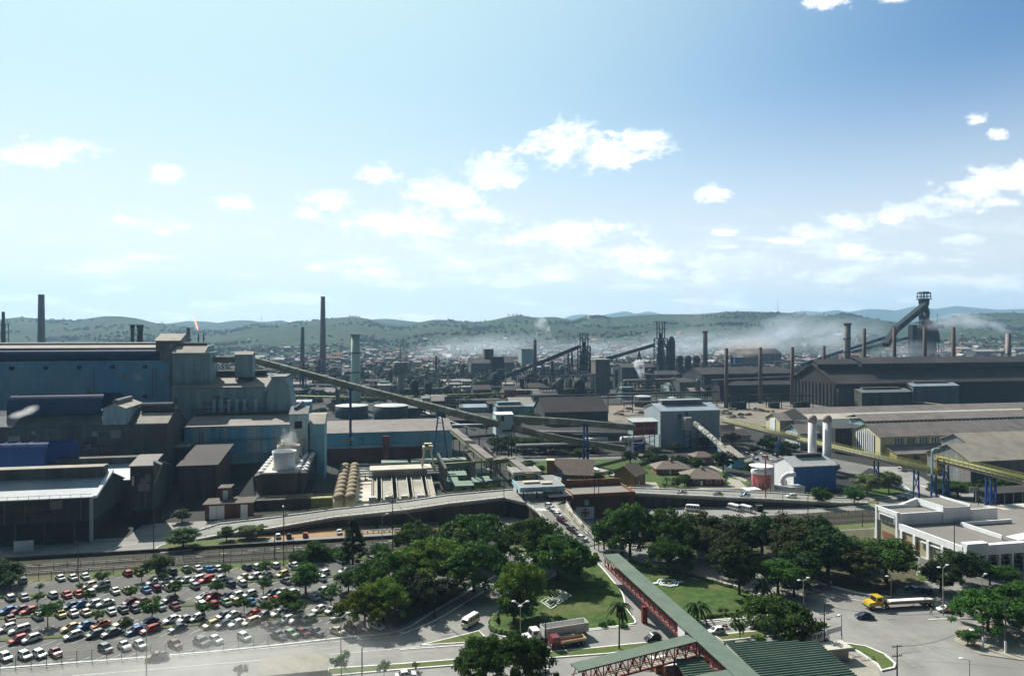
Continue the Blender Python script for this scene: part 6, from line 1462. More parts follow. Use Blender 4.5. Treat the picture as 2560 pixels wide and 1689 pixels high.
NN = [(.72,0),(.80,0),(.80,.6),(.92,0),(1,0),(1,1),(.92,1),(.92,.4),(.80,1),(.72,1)]
lay_letter(fr, CC, 'white outlined letter C laid on the shaded lawn beside the avenue'); lay_letter(fr, SS, 'white outlined letter S laid on the shaded lawn beside the avenue'); lay_letter(fr, NN, 'white outlined letter N laid on the shaded lawn beside the avenue')
x, y = gr(1670, 1459)
T = thing('lawn_emblem', 'white eight-sided ring emblem with two side bars laid on the lawn beyond the footbridge', 'emblem', (x, y, .2), R(8))
for r, w in ((2.9, .3), (2.1, .3)):
    mb = MB(); P = [(r*math.cos(R(22.5+45*i)), r*math.sin(R(22.5+45*i))) for i in range(9)]; ribbon(mb, P, w, .3, 0, .3); mb.obj('ring', WHITE, T)
MB().box(-4.2,-2.9,.7,1.1,0,.3).box(-4.2,-.6,.25,.5,0,.3).obj('side_bar', WHITE, T); MB().box(2.9,4.2,-1.1,-.7,0,.3).box(.6,4.2,-.5,-.25,0,.3).obj('side_bar', WHITE, T)
MB().box(-.25,.25,-1.1,1.1,0,.3).obj('centre_bar', YELLOW, T)
# ---------------------------------------------------------------- footbridge
def footbridge(label, pts, w, zf=4.2, zr=7.0, lamp=None, wr=None):
    T = thing('footbridge', label, 'footbridge', (pts[0][0], pts[0][1], 0)); wr = wr or w+.8
    P = [(p[0], p[1]) for p in pts]
    mb = MB(); ribbon(mb, [(x, y, zf) for x, y in P], w, 0, 0, .35); pa(mb, 'floor', CONC, T)
    mb = MB(); ribbon(mb, [(x, y, zr+.15) for x, y in P], wr, 0, 0, .15); pa(mb, 'roof', GREENR, T)
    for s in (1, -1):
        L = offs(P, s*w/2); mb = MB()
        for a, b in zip(L, L[1:]):
            n = max(1, int(math.dist(a, b)/2.6))
            for i in range(n):
                c = [a[k]+(b[k]-a[k])*i/n for k in (0, 1)]; d = [a[k]+(b[k]-a[k])*(i+1)/n for k in (0, 1)]
                mb.bar((*c, zf), (*c, zr), .16); mb.bar((*c, zf), ((c[0]+d[0])/2, (c[1]+d[1])/2, zr-.1), .14); mb.bar(((c[0]+d[0])/2, (c[1]+d[1])/2, zr-.1), (*d, zf), .14)
            for z, t in ((zf-.15, .3), (zr-.1, .22), (zf+1.1, .1)): mb.bar((*a, z), (*b, z), t)
        pa(mb, 'truss', REDT, T)
    return T
c0 = [(a+b)/2 for a, b in zip(gr(1514,1392,7), gr(1553,1390,7))]; c1 = [(a+b)/2 for a, b in zip(gr(1820,1677,7), gr(1893,1681,7))]
d = [(c1[0]-c0[0]), (c1[1]-c0[1])]; L = math.hypot(*d); d = [d[0]/L, d[1]/L]
s0 = [c0[0]-d[0]*2, c0[1]-d[1]*2]; e0 = [c1[0]+d[0]*6, c1[1]+d[1]*6]
FB = footbridge('long covered footbridge with green roof and red trusses crossing both roads', [s0, e0], 3.4, wr=4.4)
for px, py in ((1611, 1556), (1800, 1710)):
    x, y = gr(px, py); pa(MB().box(x-.6, x+.6, y-.5, y+.5, 0, 3.85), 'pillar', REDT, FB)
xb, yb = gr(1668, 1575, 4)
# white notice panel on the truss
mb = MB(); q = [(c0[0]+d[0]*t-d[1]*-1*-1.82, c0[1]+d[1]*t+d[0]*-1.82*-1*-1) for t in (L*.70, L*.76)]
nrm = (d[1], -d[0])
if True:
    s = -1 if nrm[0] > 0 else 1
    q = [(c0[0]+d[0]*t+nrm[0]*s*1.85, c0[1]+d[1]*t+nrm[1]*s*1.85) for t in (L*.66, L*.71)]
    mb = MB(); mb.bar((q[0][0], q[0][1], 5.5), (q[1][0], q[1][1], 5.5), .08, 2.4); pa(mb, 'notice_panel', WHITE, FB)
j1 = [(a+b)/2 for a, b in zip(gr(1726,1590,7), gr(1736,1600,7))]
j2 = [(a+b)/2 for a, b in zip(gr(1500,1644,7), gr(1500,1662,7))]; d2 = [j2[0]-j1[0], j2[1]-j1[1]]
footbridge('shorter covered footbridge branch running left from the long one at the bottom', [[j1[0]-1.2*d[0]+0*1, j1[1]], [j1[0]+d2[0]*1.25, j1[1]+d2[1]*1.25]], 2.4, wr=3.2)
footbridge('lowest footbridge branch cut off by the bottom edge', [[c1[0]-1.8, c1[1]], [c1[0]-44, c1[1]-5.5]], 2.4, wr=3.2, zr=6.8)
x, y = gr(1690, 1660, 0)
# corrugated green roofs
GCR = M('green_corrugated', (.13,.185,.145), (.09,.14,.11), scale=.3, rough=.75)
def corr_roof(label, pts, z, base):
    T = thing('market_roof', label, 'roof', (*pts[0], 0)); mb = MB()
    xs = [p[0] for p in pts]; ys = [p[1] for p in pts]; y0, y1 = min(ys), max(ys); n = int((y1-y0)/.85)
    def span(y):
        r = []
        for a, b in zip(pts, pts[1:]+pts[:1]):
            if (a[1]-y)*(b[1]-y) <= 0 and a[1] != b[1]: r.append(a[0]+(b[0]-a[0])*(y-a[1])/(b[1]-a[1]))
        return (min(r), max(r)) if len(r) > 1 else None
    for i in range(n):
        ya, yb = y0+(y1-y0)*i/n, y0+(y1-y0)*(i+1)/n; ym = (ya+yb)/2; s = span(ym)
        if s: w_ = (yb-ya); mb.ext([(ya, z), (ya+w_*.5, z), (ya+w_*.62, z+.26), (ya+w_*.8, z+.26), (ya+w_*.92, z), (yb, z), (yb, z-.08), (ya, z-.08)], s[0], s[1])
    pa(mb, 'corrugated_sheet', GCR, T)
    pb = MB()
    for p in pts: pb.box(p[0]-.15, p[0]+.15, p[1]-.15, p[1]+.15, 0, z-.1)
    pa(pb, 'post', STEEL, T); return T
corr_roof('large green corrugated roof at the bottom right of the long footbridge', [gr(1812,1604,4.4), gr(2045,1604,4.4), gr(2190,1730,4.4), gr(1940,1730,4.4)], 4.4, 0)
corr_roof('small green corrugated roof in the angle between two footbridges', [gr(1686,1650,4.4), gr(1752,1642,4.4), gr(1820,1715,4.4), gr(1730,1715,4.4)], 4.4, 0)
for i, (px, py, w) in enumerate(((1655,1682,2.6),(1688,1690,4.2))):
    x, y = gr(px, py); T = thing('kiosk', 'small kiosk with a white roof under the footbridge branch, %s one' % ('left','right')[i], 'kiosk', (x, y, 0)); MB().box(-w/2,w/2,0,2,0,2.3).obj('body', BRICK, T); MB().box(-w/2-.3,w/2+.3,-.3,2.3,2.32,2.5).obj('roof', WHITE, T); MB().box(-w/2+.3,w/2-.3,-.08,-.01,1,1.9).obj('counter', WINDOW, T)
x, y = gr(735, 1706); T = thing('shed', 'shed with a cream ribbed roof cut off by the bottom edge on the left', 'shed', (x, y, 0)); MB().box(-6,6,-2,3.6,0,3).obj('wall', CONC, T); MB().ext([(-2.5,2.9),(4,3.4),(4,3.6),(-2.5,3.1)], -6.5, 6.5).obj('roof', M('cream_ribbed', (.34,.32,.26), (.28,.26,.21), scale=.5, panel=(.5,50,.25)), T)
# hedges
def hedge(label, pxs, w=1.2, h=1.0, m=None):
    P = smooth_line(GP(pxs), 4); mb = MB(); rr = random.Random(len(label))
    for a, b in zip(P, P[1:]):
        n = max(1, int(math.dist(a, b)/.7))
        for i in range(n):
            x, y = a[0]+(b[0]-a[0])*i/n, a[1]+(b[1]-a[1])*i/n; mb.ball((x+rr.uniform(-.2,.2), y+rr.uniform(-.2,.2), h*.4), w*.55*rr.uniform(.8,1.2), w*.55*rr.uniform(.8,1.2), h*.6*rr.uniform(.8,1.25), 6, 4)
    o = mb.obj('hedge', m or M('hedge_leaf', (.045,.07,.02), (.08,.09,.03), scale=1.5, detail=6)); return tag(o, label, 'hedge')
hedge('clipped dark hedge along the avenue kerb above the emblem lawn', [(1572,1404),(1640,1424),(1740,1446),(1830,1470),(1872,1484)])
hedge('short hedge on the lower edge of the emblem lawn', [(1770,1546),(1800,1541),(1850,1537)])
hedge('rounded shrub border at the left tip of the lettered lawn', [(1240,1548),(1232,1565),(1245,1580),(1280,1586)], 2.2, 1.4, M('shrub_leaf', (.05,.10,.02), (.09,.13,.03), scale=3))
# fences
def fence(label, pxs, h=2.2, sp=3.0, mat=None, rails=3, th=.07, lean=0):
    P = GP(pxs); T = thing('fence', label, 'fence', (*P[0], 0)); mb = MB(); rb = MB()
    for a, b in zip(P, P[1:]):
        n = max(1, int(math.dist(a, b)/sp))
        for i in range(n): x, y = a[0]+(b[0]-a[0])*i/n, a[1]+(b[1]-a[1])*i/n; mb.bar((x, y, 0), (x, y, h), th*1.6); mb.bar((x, y, h), (x+lean, y-lean, h+.4), th) if lean else None
        for k in range(rails): z = h*(k+1)/rails-.05; rb.bar((*a, z), (*b, z), th*.6)
    pa(mb, 'post', mat or STEEL, T); pa(rb, 'wire', mat or STEEL, T); return T
fence('wire fence with leaning posts between the car park and the lower road', [(-60,1678),(0,1670),(520,1629),(850,1594)], 2.3, 2.8, GREYST, 4, .06, .5)
fence('wire fence between the car park and the railway verge', [(-60,1462),(0,1456),(520,1418),(1000,1384)], 2.2, 3, STEEL, 3)
fence('dark wire fence between the railway and the inner road', [(30,1432),(520,1391),(1010,1362)], 1.9, 3.2, STEEL, 3)
fence('dark railway fence at the right beyond the park trees', [(1830,1312),(2190,1281)], 2, 3, STEEL, 3)
fence('post and rail fence at the right beyond the yellow truck', [(2190,1483),(2240,1494),(2330,1484)], 1.6, 2.6, STEEL, 2)
fence('white scalloped low balustrade beside the ochre bank', [(905,1333),(960,1330),(1040,1325)], 1.1, 1.6, WHITE, 2, .22)
# ================================================================ vehicles
TYRE = M('tyre', (.02,.02,.02), rough=.9); LAMP = M('lamp_glass', (.6,.6,.55), rough=.2); TAIL = M('tail_red', (.35,.02,.02), rough=.3)
CHROME = M('chrome', (.5,.5,.5), rough=.25, metal=.8)
def paint(name, c): return M('paint_'+name, c, tuple(v*.9 for v in c), rough=.28, spec=.5, scale=1)
PAINT = dict(white=paint('white',(.74,.74,.72)), silver=paint('silver',(.36,.38,.40)), red=paint('red',(.42,.03,.025)), maroon=paint('maroon',(.15,.025,.035)), blue=paint('blue',(.06,.17,.40)), navy=paint('navy',(.02,.035,.09)), black=paint('black',(.012,.013,.015)), yellow=paint('yellow',(.60,.48,.18)), cream=paint('cream',(.62,.56,.40)), green=paint('green',(.30,.42,.28)), grey=paint('grey',(.14,.15,.16)), brown=paint('brown',(.17,.10,.06)), orange=paint('orange',(.55,.16,.05)), teal=paint('teal',(.08,.24,.26)), pink=paint('pink',(.48,.12,.14)))
def hull(prof, hw, taper=.0, nose=.0):
    """closed (x,z) profile extruded across y, narrowed towards the ends in plan"""
    mb = MB(); xs = [p[0] for p in prof]; x0, x1 = min(xs), max(xs)
    def wy(x, z): t = abs((x-(x0+x1)/2)/((x1-x0)/2)); return hw*(1-nose*t**4)*(1-taper*max(0, z-.55))
    n = len(prof); vs = [(x, -wy(x, z), z) for x, z in prof]+[(x, wy(x, z), z) for x, z in prof]
    return mb.add(vs, [tuple(range(n)), tuple(range(n, 2*n))[::-1]]+[(i, n+i, n+(i+1) % n, (i+1) % n) for i in range(n)])
def greenhouse(base, top, z0, z1, hb, ht):
    """tapered cabin: base=(xr,xf) top=(xr,xf)"""
    v = [(base[0],-hb,z0),(base[1],-hb,z0),(base[1],hb,z0),(base[0],hb,z0),(top[0],-ht,z1),(top[1],-ht,z1),(top[1],ht,z1),(top[0],ht,z1)]
    return v, [(0,3,2,1),(4,5,6,7),(0,1,5,4),(1,2,6,5),(2,3,7,6),(3,0,4,7)]
def wheel(r, w): return MB().cyl((0,-w/2,0), (0,w/2,0), r, n=12).cyl((0,-w/2-.01,0), (0,w/2+.01,0), r*.55, n=8, mi=1)
def add_wheels(T, xs, hw, r=.29, w=.2):
    me = wheel(r, w).mesh('wheel', [TYRE, CHROME])
    for x in xs:
        for s in (-1, 1): o = bpy.data.objects.new('wheel', me); link(o, T); o.location = (x, s*hw, r)
def make_car(kind):
    T = thing(kind, '', 'car'); hw = .8
    if kind == 'sedan': L, prof, b, t, z1 = 2.05, [(-2.05,.3),(-2.1,.75),(-1.95,.86),(-1.2,.9),(.85,.9),(1.9,.78),(2.05,.6),(2.05,.3)], (-1.45,1.05), (-1.0,.3), 1.36
    if kind == 'hatchback': L, prof, b, t, z1 = 1.85, [(-1.85,.3),(-1.88,.85),(-1.75,.92),(.8,.92),(1.7,.78),(1.85,.6),(1.85,.3)], (-1.72,1.05), (-1.35,.35), 1.42
    if kind == 'estate_car': L, prof, b, t, z1 = 2.05, [(-2.05,.3),(-2.08,.85),(-1.95,.92),(.9,.92),(1.9,.8),(2.05,.6),(2.05,.3)], (-1.98,1.1), (-1.75,.4), 1.42
    if kind == 'pickup': L, prof, b, t, z1 = 2.15, [(-2.15,.35),(-2.15,1.0),(-.5,1.0),(-.5,.93),(1.0,.93),(2.0,.82),(2.15,.62),(2.15,.35)], (-.5,1.1), (-.4,.45), 1.48
    if kind == 'beetle_car': L, prof, b, t, z1 = 2.0, [(-2.0,.3),(-2.02,.5),(-1.8,.85),(-1.35,1.0),(.85,.98),(1.4,.9),(1.85,.68),(2.0,.4),(2.0,.3)], (-1.35,.95), (-.75,.35), 1.45
    body = hull(prof, hw, .0, .12)
    tp = greenhouse((t[0]-.02, t[1]+.02), (t[0]+.1, t[1]-.1), z1, z1+.07, .62, .56); body.add(*tp)
    zb = .9 if kind != 'pickup' else .93
    for s in (-1, 1):      # pillars
        for (xb, xt) in ((b[0], t[0]), ((b[0]+b[1])/2-.1, (t[0]+t[1])/2-.1), (b[1], t[1])): body.bar((xb, s*.72, zb), (xt, s*.6, z1+.02), .09)
    if kind == 'pickup': body.add([(-2.05,-.7,1.02),(-.6,-.7,1.02),(-.6,.7,1.02),(-2.05,.7,1.02)], [(0,1,2,3)], 1)
    body.obj('body', [PAINT['white'], BLACK], T); g = greenhouse(b, t, zb-.02, z1-.01, .74, .6)
    MB().add(*g).obj('windows', GLASS, T)
    add_wheels(T, (-L+.75, L-.72), hw-.08)
    for s in (-1, 1):
        MB().box(L-.02, L+.03, s*.55-.13, s*.55+.13, .55, .7).obj('headlight', LAMP, T); MB().box(-L-.04, -L-.0, s*.6-.12, s*.6+.12, .6, .75).obj('tail_lamp', TAIL, T)
    for x in (L+.02, -L-.12): MB().box(x, x+.1, -.76, .76, .36, .48).obj('bumper', CHROME if kind != 'hatchback' else STEEL, T)
    for ch in T.children:
        if ch.name.startswith('body'): ch.material_slots[0].link = 'OBJECT'; ch.material_slots[0].material = PAINT['white']
    return T
CARS = {k: make_car(k) for k in ('sedan', 'hatchback', 'estate_car', 'pickup', 'beetle_car')}
USED = set()
WORD = dict(sedan='sedan', hatchback='hatchback', estate_car='estate car', pickup='pickup', beetle_car='rounded small car')
def place(kind, x, y, rz, colour, label, group=None, z=0.06, cat=None):
    src = CARS[kind]
    if kind in USED: T = dup(src, (x, y, z), rz)
    else:
        copies(src); USED.add(kind); T = src; T.location = (x, y, z); T.rotation_euler = (0, 0, rz)
    T['label'] = label; T['category'] = cat or T['category']
    if group: T['group'] = group
    elif 'group' in T.keys(): del T['group']
    for ch in (KIDS[src.name] if T is src else T.children):
        if ch.name.startswith(('body', 'roof_body')): ch.material_slots[0].link = 'OBJECT'; ch.material_slots[0].material = PAINT[colour]
    return T
ORD = lambda i: ('first','second','third','fourth','fifth','sixth','seventh','eighth','ninth','tenth')[i] if i < 10 else '%dth' % (i+1) if (i+1) % 10 not in (1,2,3) or 10 < i+1 < 14 else '%d%s' % (i+1, ('st','nd','rd')[(i+1) % 10-1])
c = dict(w='white', s='silver', r='red', m='maroon', b='blue', n='navy', k='black', y='yellow', c='cream', g='green', d='grey', o='orange')
A1 = {'A':"5,545,w 105,525,s 245,535,s 655,505,w 790,500,w 925,485,w 1390,455,r 1510,445,y 1755,440,b 1880,435,n 2030,412,s 2155,405,w 2262,405,b",
'B':"975,590,c 1110,590,w 1690,550,w 1810,540,w 1930,535,d 2030,530,w 2150,520,w 2245,530,r",
'C':"110,725,w 260,715,s 575,695,w 725,690,r 855,675,r 985,665,w 1255,650,w 1385,640,c 1590,635,b 1705,620,m 1830,610,w 2125,595,s",
'D':"90,865,b 230,855,m 330,865,r 500,835,n 780,815,n 870,805,b 1025,790,w 1150,785,w 1420,775,m 1550,770,m 1860,740,d 2230,710,w",
'E':"110,950,m 410,925,w 660,905,y 795,895,w 930,885,c 1210,870,w 1340,850,n 1465,840,n 1610,830,w 1745,825,s 1905,815,m 2195,790,w",
'F':"80,1060,w 215,1075,w 780,1050,y 930,1035,b 1100,1020,o 1340,1005,c 1625,990,n 1880,965,w 2020,965,s 2150,945,w",
'G':"200,1185,r 345,1175,w 800,1140,w 1040,1125,d 1215,1110,d 1480,1085,b 1640,1075,r 1940,1060,n",
'H':"60,1375,w 270,1360,w 430,1345,w 605,1330,m 1150,1280,d 1355,1255,w 1525,1240,w 1910,1235,m 2190,1210,d"}
A2 = {'A':"105,405,b 190,400,w 510,390,n 610,385,w 710,372,w 820,370,w 1025,365,w 1530,315,w 1870,292,w 2130,290,n",
'B':"90,515,r 210,520,w 480,500,c 600,490,w 720,480,w 900,465,y 1200,430,w 1350,455,w 1580,425,w 1690,410,w 1800,405,g 1895,400,w",
'C':"190,570,n 330,575,n 460,565,w 720,545,n 940,540,d 1325,510,w 1790,485,c",
'D':"50,712,w 145,710,r 300,705,n 400,700,w 540,685,w 790,675,d 900,660,s 1000,670,w 1340,645,w 1820,655,w",
'E':"20,800,w 140,795,r 280,775,g 385,765,c 540,765,b 700,755,w 825,740,r 1240,720,s 1380,700,w 1590,700,n",
'F':"260,920,d 360,920,w 590,900,r 690,920,s 860,890,w 970,890,w 1305,850,w 1440,860,w",
'G':"120,1020,y 260,1015,n 405,1005,w 550,990,c 950,965,w 1050,965,s 1190,960,g 1500,940,d",
'H':"30,1200,d 165,1185,w 480,1155,w 855,1140,d 990,1120,g 1120,1110,m 1260,1100,d 1500,1090,c 1650,1070,k 1930,1040,w"}
ROWN = dict(A='row along the railway verge', B='second row from the railway', C='third row from the railway', D='fourth row from the railway', E='fifth row from the railway', F='sixth row from the railway', G='row next behind the roadside row', H='roadside row by the leaning fence')
rnd = random.Random(7)
for row in 'ABCDEFGH':
    L = [(float(a)/4.367, 1330+float(b)/4.367, q) for a, b, q in (s.split(',') for s in A1[row].split())]+[(500+float(a)/4.367, 1330+float(b)/4.367, q) for a, b, q in (s.split(',') for s in A2[row].split())]
    L.sort()
    for i, (px, py, q) in enumerate(L):
        x, y = gr(px, py+3.5)
        kind = rnd.choices(('sedan','hatchback','estate_car','beetle_car','pickup'), (5, 5, 1.4, 2.2, .35))[0]
        rz = {'A': 128, 'C': 128, 'E': 128, 'H': -46}.get(row, 222)+rnd.uniform(-4, 4)
        place(kind, x, y, R(rz), c[q], '%s %s, %s from the left in the %s' % (c[q], WORD[kind], ORD(i), ROWN[row]), 'cars in the big car park', .075, 'car')
# --- vans and minibuses
def make_van():
    T = thing('minibus', '', 'minibus'); hw = .86
    prof = [(-2.2,.35),(-2.22,1.05),(2.0,1.05),(2.18,.9),(2.2,.35)]
    b = hull(prof, hw, 0, .06); g0 = greenhouse((-2.15,1.98), (-2.0,1.5), 1.72, 1.93, .76, .68); b.add(*g0)
    for s in (-1, 1):
        for xb in (-2.15, -1.3, -.45, .4, 1.25): b.bar((xb, s*.82, 1.02), (xb*.97, s*.76, 1.75), .12)
    b.obj('body', PAINT['white'], T); MB().add(*greenhouse((-2.18,2.02), (-2.1,1.6), 1.03, 1.72, .8, .74)).obj('windows', GLASS, T)
    MB().add(*greenhouse((-2.1,1.55), (-2.0,1.45), 1.94, 2.02, .66, .6)).obj('roof_panel', WHITE, T)
    add_wheels(T, (-1.35, 1.4), hw-.1, .31)
    for s in (-1, 1): MB().box(2.19,2.24,s*.6-.11,s*.6+.11,.65,.85).obj('headlight', LAMP, T); MB().box(-2.26,-2.22,s*.65-.1,s*.65+.1,.65,.95).obj('tail_lamp', TAIL, T)
    MB().box(2.2,2.32,-.8,.8,.36,.5).obj('bumper', WHITE, T)
    for ch in T.children:
        if ch.name.startswith('body'): ch.material_slots[0].link = 'OBJECT'; ch.material_slots[0].material = PAINT['white']
    return T
CARS['minibus'] = make_van()
def pl(kind, px, py, rz, colour, label, z=0.0, s=1.0):
    x, y = gr(px, py, z); o = place(kind, x, y, R(rz), colour, label, None, z+.06, 'minibus' if kind == 'minibus' else 'car'); o.scale = (s, s, s); return o
pl('minibus', 1176, 1562, 226, 'cream', 'cream minibus driving down the side road beside the lettered lawn', s=1.15)
pl('minibus', 1543, 1380, -22, 'white', 'white minibus at the foot of the avenue behind the footbridge end', s=1.15)
pl('minibus', 1834, 1275, 112, 'white', 'white minibus parked left of two below the flyover', s=1.2); pl('minibus', 1864, 1278, 112, 'white', 'white minibus parked right of two below the flyover', s=1.2)
pl('minibus', 1731, 1277, 150, 'white', 'white minibus half hidden behind the big tree crown below the flyover', s=1.2)
pl('minibus', 1897, 1568, 175, 'white', 'white minibus under the spreading tree on the lower road', s=1.15); pl('minibus', 2044, 1602, 12, 'white', 'white minibus with a row of windows beside the banner pole', s=1.2)
pl('minibus', 2258, 1177, 12, 'white', 'white van under the yellow pipe bridge', s=1.1)
for a in (('hatchback',695,1344,100,'white','white hatchback parked on the inner road, leftmost of three'),('hatchback',722,1344,100,'black','black hatchback parked on the inner road between a white and a red car'),('hatchback',763,1341,95,'red','red hatchback parked on the inner road, right of the black one'),('sedan',848,1333,95,'white','white sedan on the inner road partly behind the dark cone tree'),
 ('sedan',2257,1250,165,'navy','dark blue sedan at the junction beyond the white building'),('hatchback',1632,1600,192,'black','black hatchback on the lower road under the footbridge'),('hatchback',1791,1583,182,'white','white hatchback on the lower road right of the footbridge'),('pickup',1345,1681,5,'white','white pickup beside the bottom tree'),('sedan',1015,1694,5,'white','white car cut off by the bottom edge left of the tree'),
 ('sedan',2161,1545,170,'navy','dark navy sedan below the yellow truck'),('sedan',2365,1528,170,'white','white sedan beside the two-headed street lamp'),('sedan',2417,1492,190,'navy','dark sedan parked in the shade, leftmost of the right-hand row'),('hatchback',2433,1504,200,'teal','teal hatchback parked behind the dark sedan'),('sedan',2457,1489,175,'white','white sedan parked in the shaded right-hand row'),('sedan',2500,1488,175,'yellow','yellow car parked in the shade near the right edge'),('hatchback',2542,1478,175,'pink','pinkish hatchback parked at the right edge'),('hatchback',2282,1478,110,'blue','pale blue car in the shade behind the yellow truck'),('hatchback',2312,1482,110,'navy','dark blue car in the shade behind the truck bed'),
 ('beetle_car',2428,1590,160,'white','white rounded car parked in front of the right-hand tree island'),('pickup',392,1648,184,'brown','brown pickup with an open bed on the lower road at the left'),
 ('sedan',1698,1408,160,'black','black car on the avenue under the small spreading tree'),('hatchback',1049,1478,100,'white','white car glimpsed under the dark tree crowns'),('hatchback',1068,1480,100,'cream','cream car glimpsed under the dark tree crowns')): pl(*a)
for a in (('pickup',1704,1235,180,'brown','brown pickup on the level flyover, first from the left',4.4),('sedan',1795,1239,180,'black','black car on the level flyover, second from the left',3.9),('pickup',1862,1241,180,'blue','blue pickup on the level flyover, third from the left',3.5),('estate_car',1978,1243,178,'white','white estate car on the level flyover, fourth from the left',2.65),
 ('hatchback',1373,1268,-60,'white','white hatchback just leaving the gate canopy',6.9),('hatchback',1395,1291,-60,'white','white hatchback on the avenue ramp ahead of the maroon car',4.9),('sedan',1405,1303,-60,'maroon','maroon car on the avenue ramp right behind a white one',4.2),('sedan',1430,1326,-58,'brown','brown sedan on the avenue ramp, third in line',2.6),('hatchback',1455,1349,-50,'white','white hatchback at the foot of the avenue ramp',.9)): pl(a[0], a[1], a[2], a[3], a[4], a[5], a[6])
rnd = random.Random(3)
for i in range(14):
    px = 1868+i*11.5+rnd.uniform(-3,3); py = 1136+(i % 3)*7+rnd.uniform(-1.5,1.5)+i*.6; col_ = rnd.choice(['white','silver','navy','white','red','blue','grey'])
    pl(rnd.choice(['sedan','hatchback']), px, py, 100, col_, '%s car in the yard behind the blue building, %s from the left' % (col_, ORD(i)))
for i, (px, py, q) in enumerate(((1900,1345,'white'),(1912,1352,'silver'),(1935,1350,'white'),(1960,1362,'red'),(1928,1372,'white'),(1945,1384,'silver'),(1900,1402,'red'),(1925,1412,'white'),(2520,1538,'white'),(2545,1545,'silver'))):
    pl('hatchback', px, py, 70+i*9, q, '%s car half hidden among the park trees, %s from the left edge of the park' % (q, ORD(i)) if i < 8 else '%s car behind the right-hand tree island, %s one' % (q, ('left','right')[i-8]))
# --- lorries
def truck_cab(T, paintm, x=0, w=2.2, hood=True):
    hp = [(x-1.1,.9),(x-1.1,2.75),(x+.45,2.8),(x+.75,1.75),(x+2.2,1.6),(x+2.35,.9)] if hood else [(x-1.1,.9),(x-1.1,2.8),(x+.7,2.8),(x+.95,1.8),(x+.95,.9)]
    hull(hp, w/2, 0, 0).obj('cab', paintm, T)
    MB().add([(x+.5,-w/2+.15,2.65),(x+.5,w/2-.15,2.65),(x+.78,w/2-.15,1.85),(x+.78,-w/2+.15,1.85)], [(0,1,2,3)]).obj('windscreen', GLASS, T)
    for s in (-1, 1):
        MB().box(x-.6,x+.35,s*(w/2+.01)-.01,s*(w/2+.01)+.01,1.9,2.55).obj('side_window', GLASS, T); MB().box(x+2.33 if hood else x+.95, x+2.38 if hood else x+1.0, s*.8-.14, s*.8+.14, 1.1, 1.35).obj('headlight', LAMP, T)
    MB().box(x+2.3 if hood else x+.96, x+2.5 if hood else x+1.15, -w/2, w/2, .55, .85).obj('bumper', STEEL, T)
def lorry(label, px, py, rz, pm, L, body, hood=True, wheels=(1.2,), h=1.0, bedmat=None, scale=1.0):
    x, y = gr(px, py); T = thing('lorry', label, 'truck', (x, y, .06), R(rz)); truck_cab(T, pm, 0, hood=hood)
    MB().box(-1.15-L, -.9, -.45, .45, .75, 1.0).obj('chassis', STEEL, T)
    me = wheel(.5, .32).mesh('wheel', [TYRE, CHROME])
    for wx in ((1.35 if hood else -.1), -2.0, -L+.6, -L-.6):
        for s in (-1, 1): o = bpy.data.objects.new('wheel', me); link(o, T); o.location = (wx, s*.92, .5)
    x0 = -1.5
    if body == 'tipper':
        b = MB().box(-1.4-L, x0-.4, -1.2, 1.2, 1.1, 1.2)
        b.box(-1.4-L, x0-.4, -1.25, -1.13, 1.1, 2.9).box(-1.4-L, x0-.4, 1.13, 1.25, 1.1, 2.9).box(-1.4-L, -1.3-L, -1.12, 1.12, 1.21, 2.9).box(x0-.5, x0-.4, -1.12, 1.12, 1.21, 2.9)
        b.obj('tipper_body', bedmat or GREYST, T); r = MB()
        for i in range(11): xx = x0-.6-i*(L-.9)/10.5; r.box(xx-.06, xx+.06, -1.33, -1.26, 1.1, 2.95); r.box(xx-.06, xx+.06, 1.26, 1.33, 1.1, 2.95)
        r.obj('side_rib', bedmat or GREYST, T)
    elif body == 'flat':
        MB().box(-1.4-L, x0-.3, -1.2, 1.2, 1.1, 1.35).obj('flatbed', WOOD, T); MB().box(x0-.3, x0-.15, -1.2, 1.2, 1.36, 2.3).obj('headboard', RUST, T)
        MB().box(-1.2-L, x0-1.5, -.5, .7, 1.36, 1.6).obj('load', WHITE, T)
        for s in (-1, 1): MB().box(-1.4-L, x0-.4, s*1.18-.04, s*1.18+.04, 1.36, 1.55).obj('side_board', RUST, T)
    elif body == 'tray':
        MB().box(-1.4-L, x0-.3, -1.1, 1.1, 1.0, 1.2).obj('tray', REDT, T)
        for s in (-1, 1): MB().box(-1.4-L, x0-.3, s*1.1-.05, s*1.1+.05, 1.21, 1.75).obj('side_board', CREAM, T)
        MB().box(-1.4-L, -1.3-L, -1.04, 1.04, 1.21, 1.75).obj('tailboard', CREAM, T)
    T.scale = (scale,)*3; return T
lorry('white bonneted lorry with a long ribbed grey tipper body on the lower road', 1333, 1606, 188, PAINT['white'], 10.2, 'tipper', True, bedmat=M('tipper_grey', (.62,.62,.60)), scale=1.1)
lorry('red lorry with a low open tray beside the white tipper lorry', 1385, 1620, 188, paint('shaded_red',(.16,.02,.02)), 6.2, 'tray', False, scale=.95)  # red darkened to put the shadow over this lorry into its paint
lorry('yellow bonneted lorry with a long wooden flatbed on the right junction', 2190, 1520, 176, PAINT['yellow'] if False else paint('truck_yellow', (.55,.38,.02)), 12.0, 'flat', True, scale=1.12)
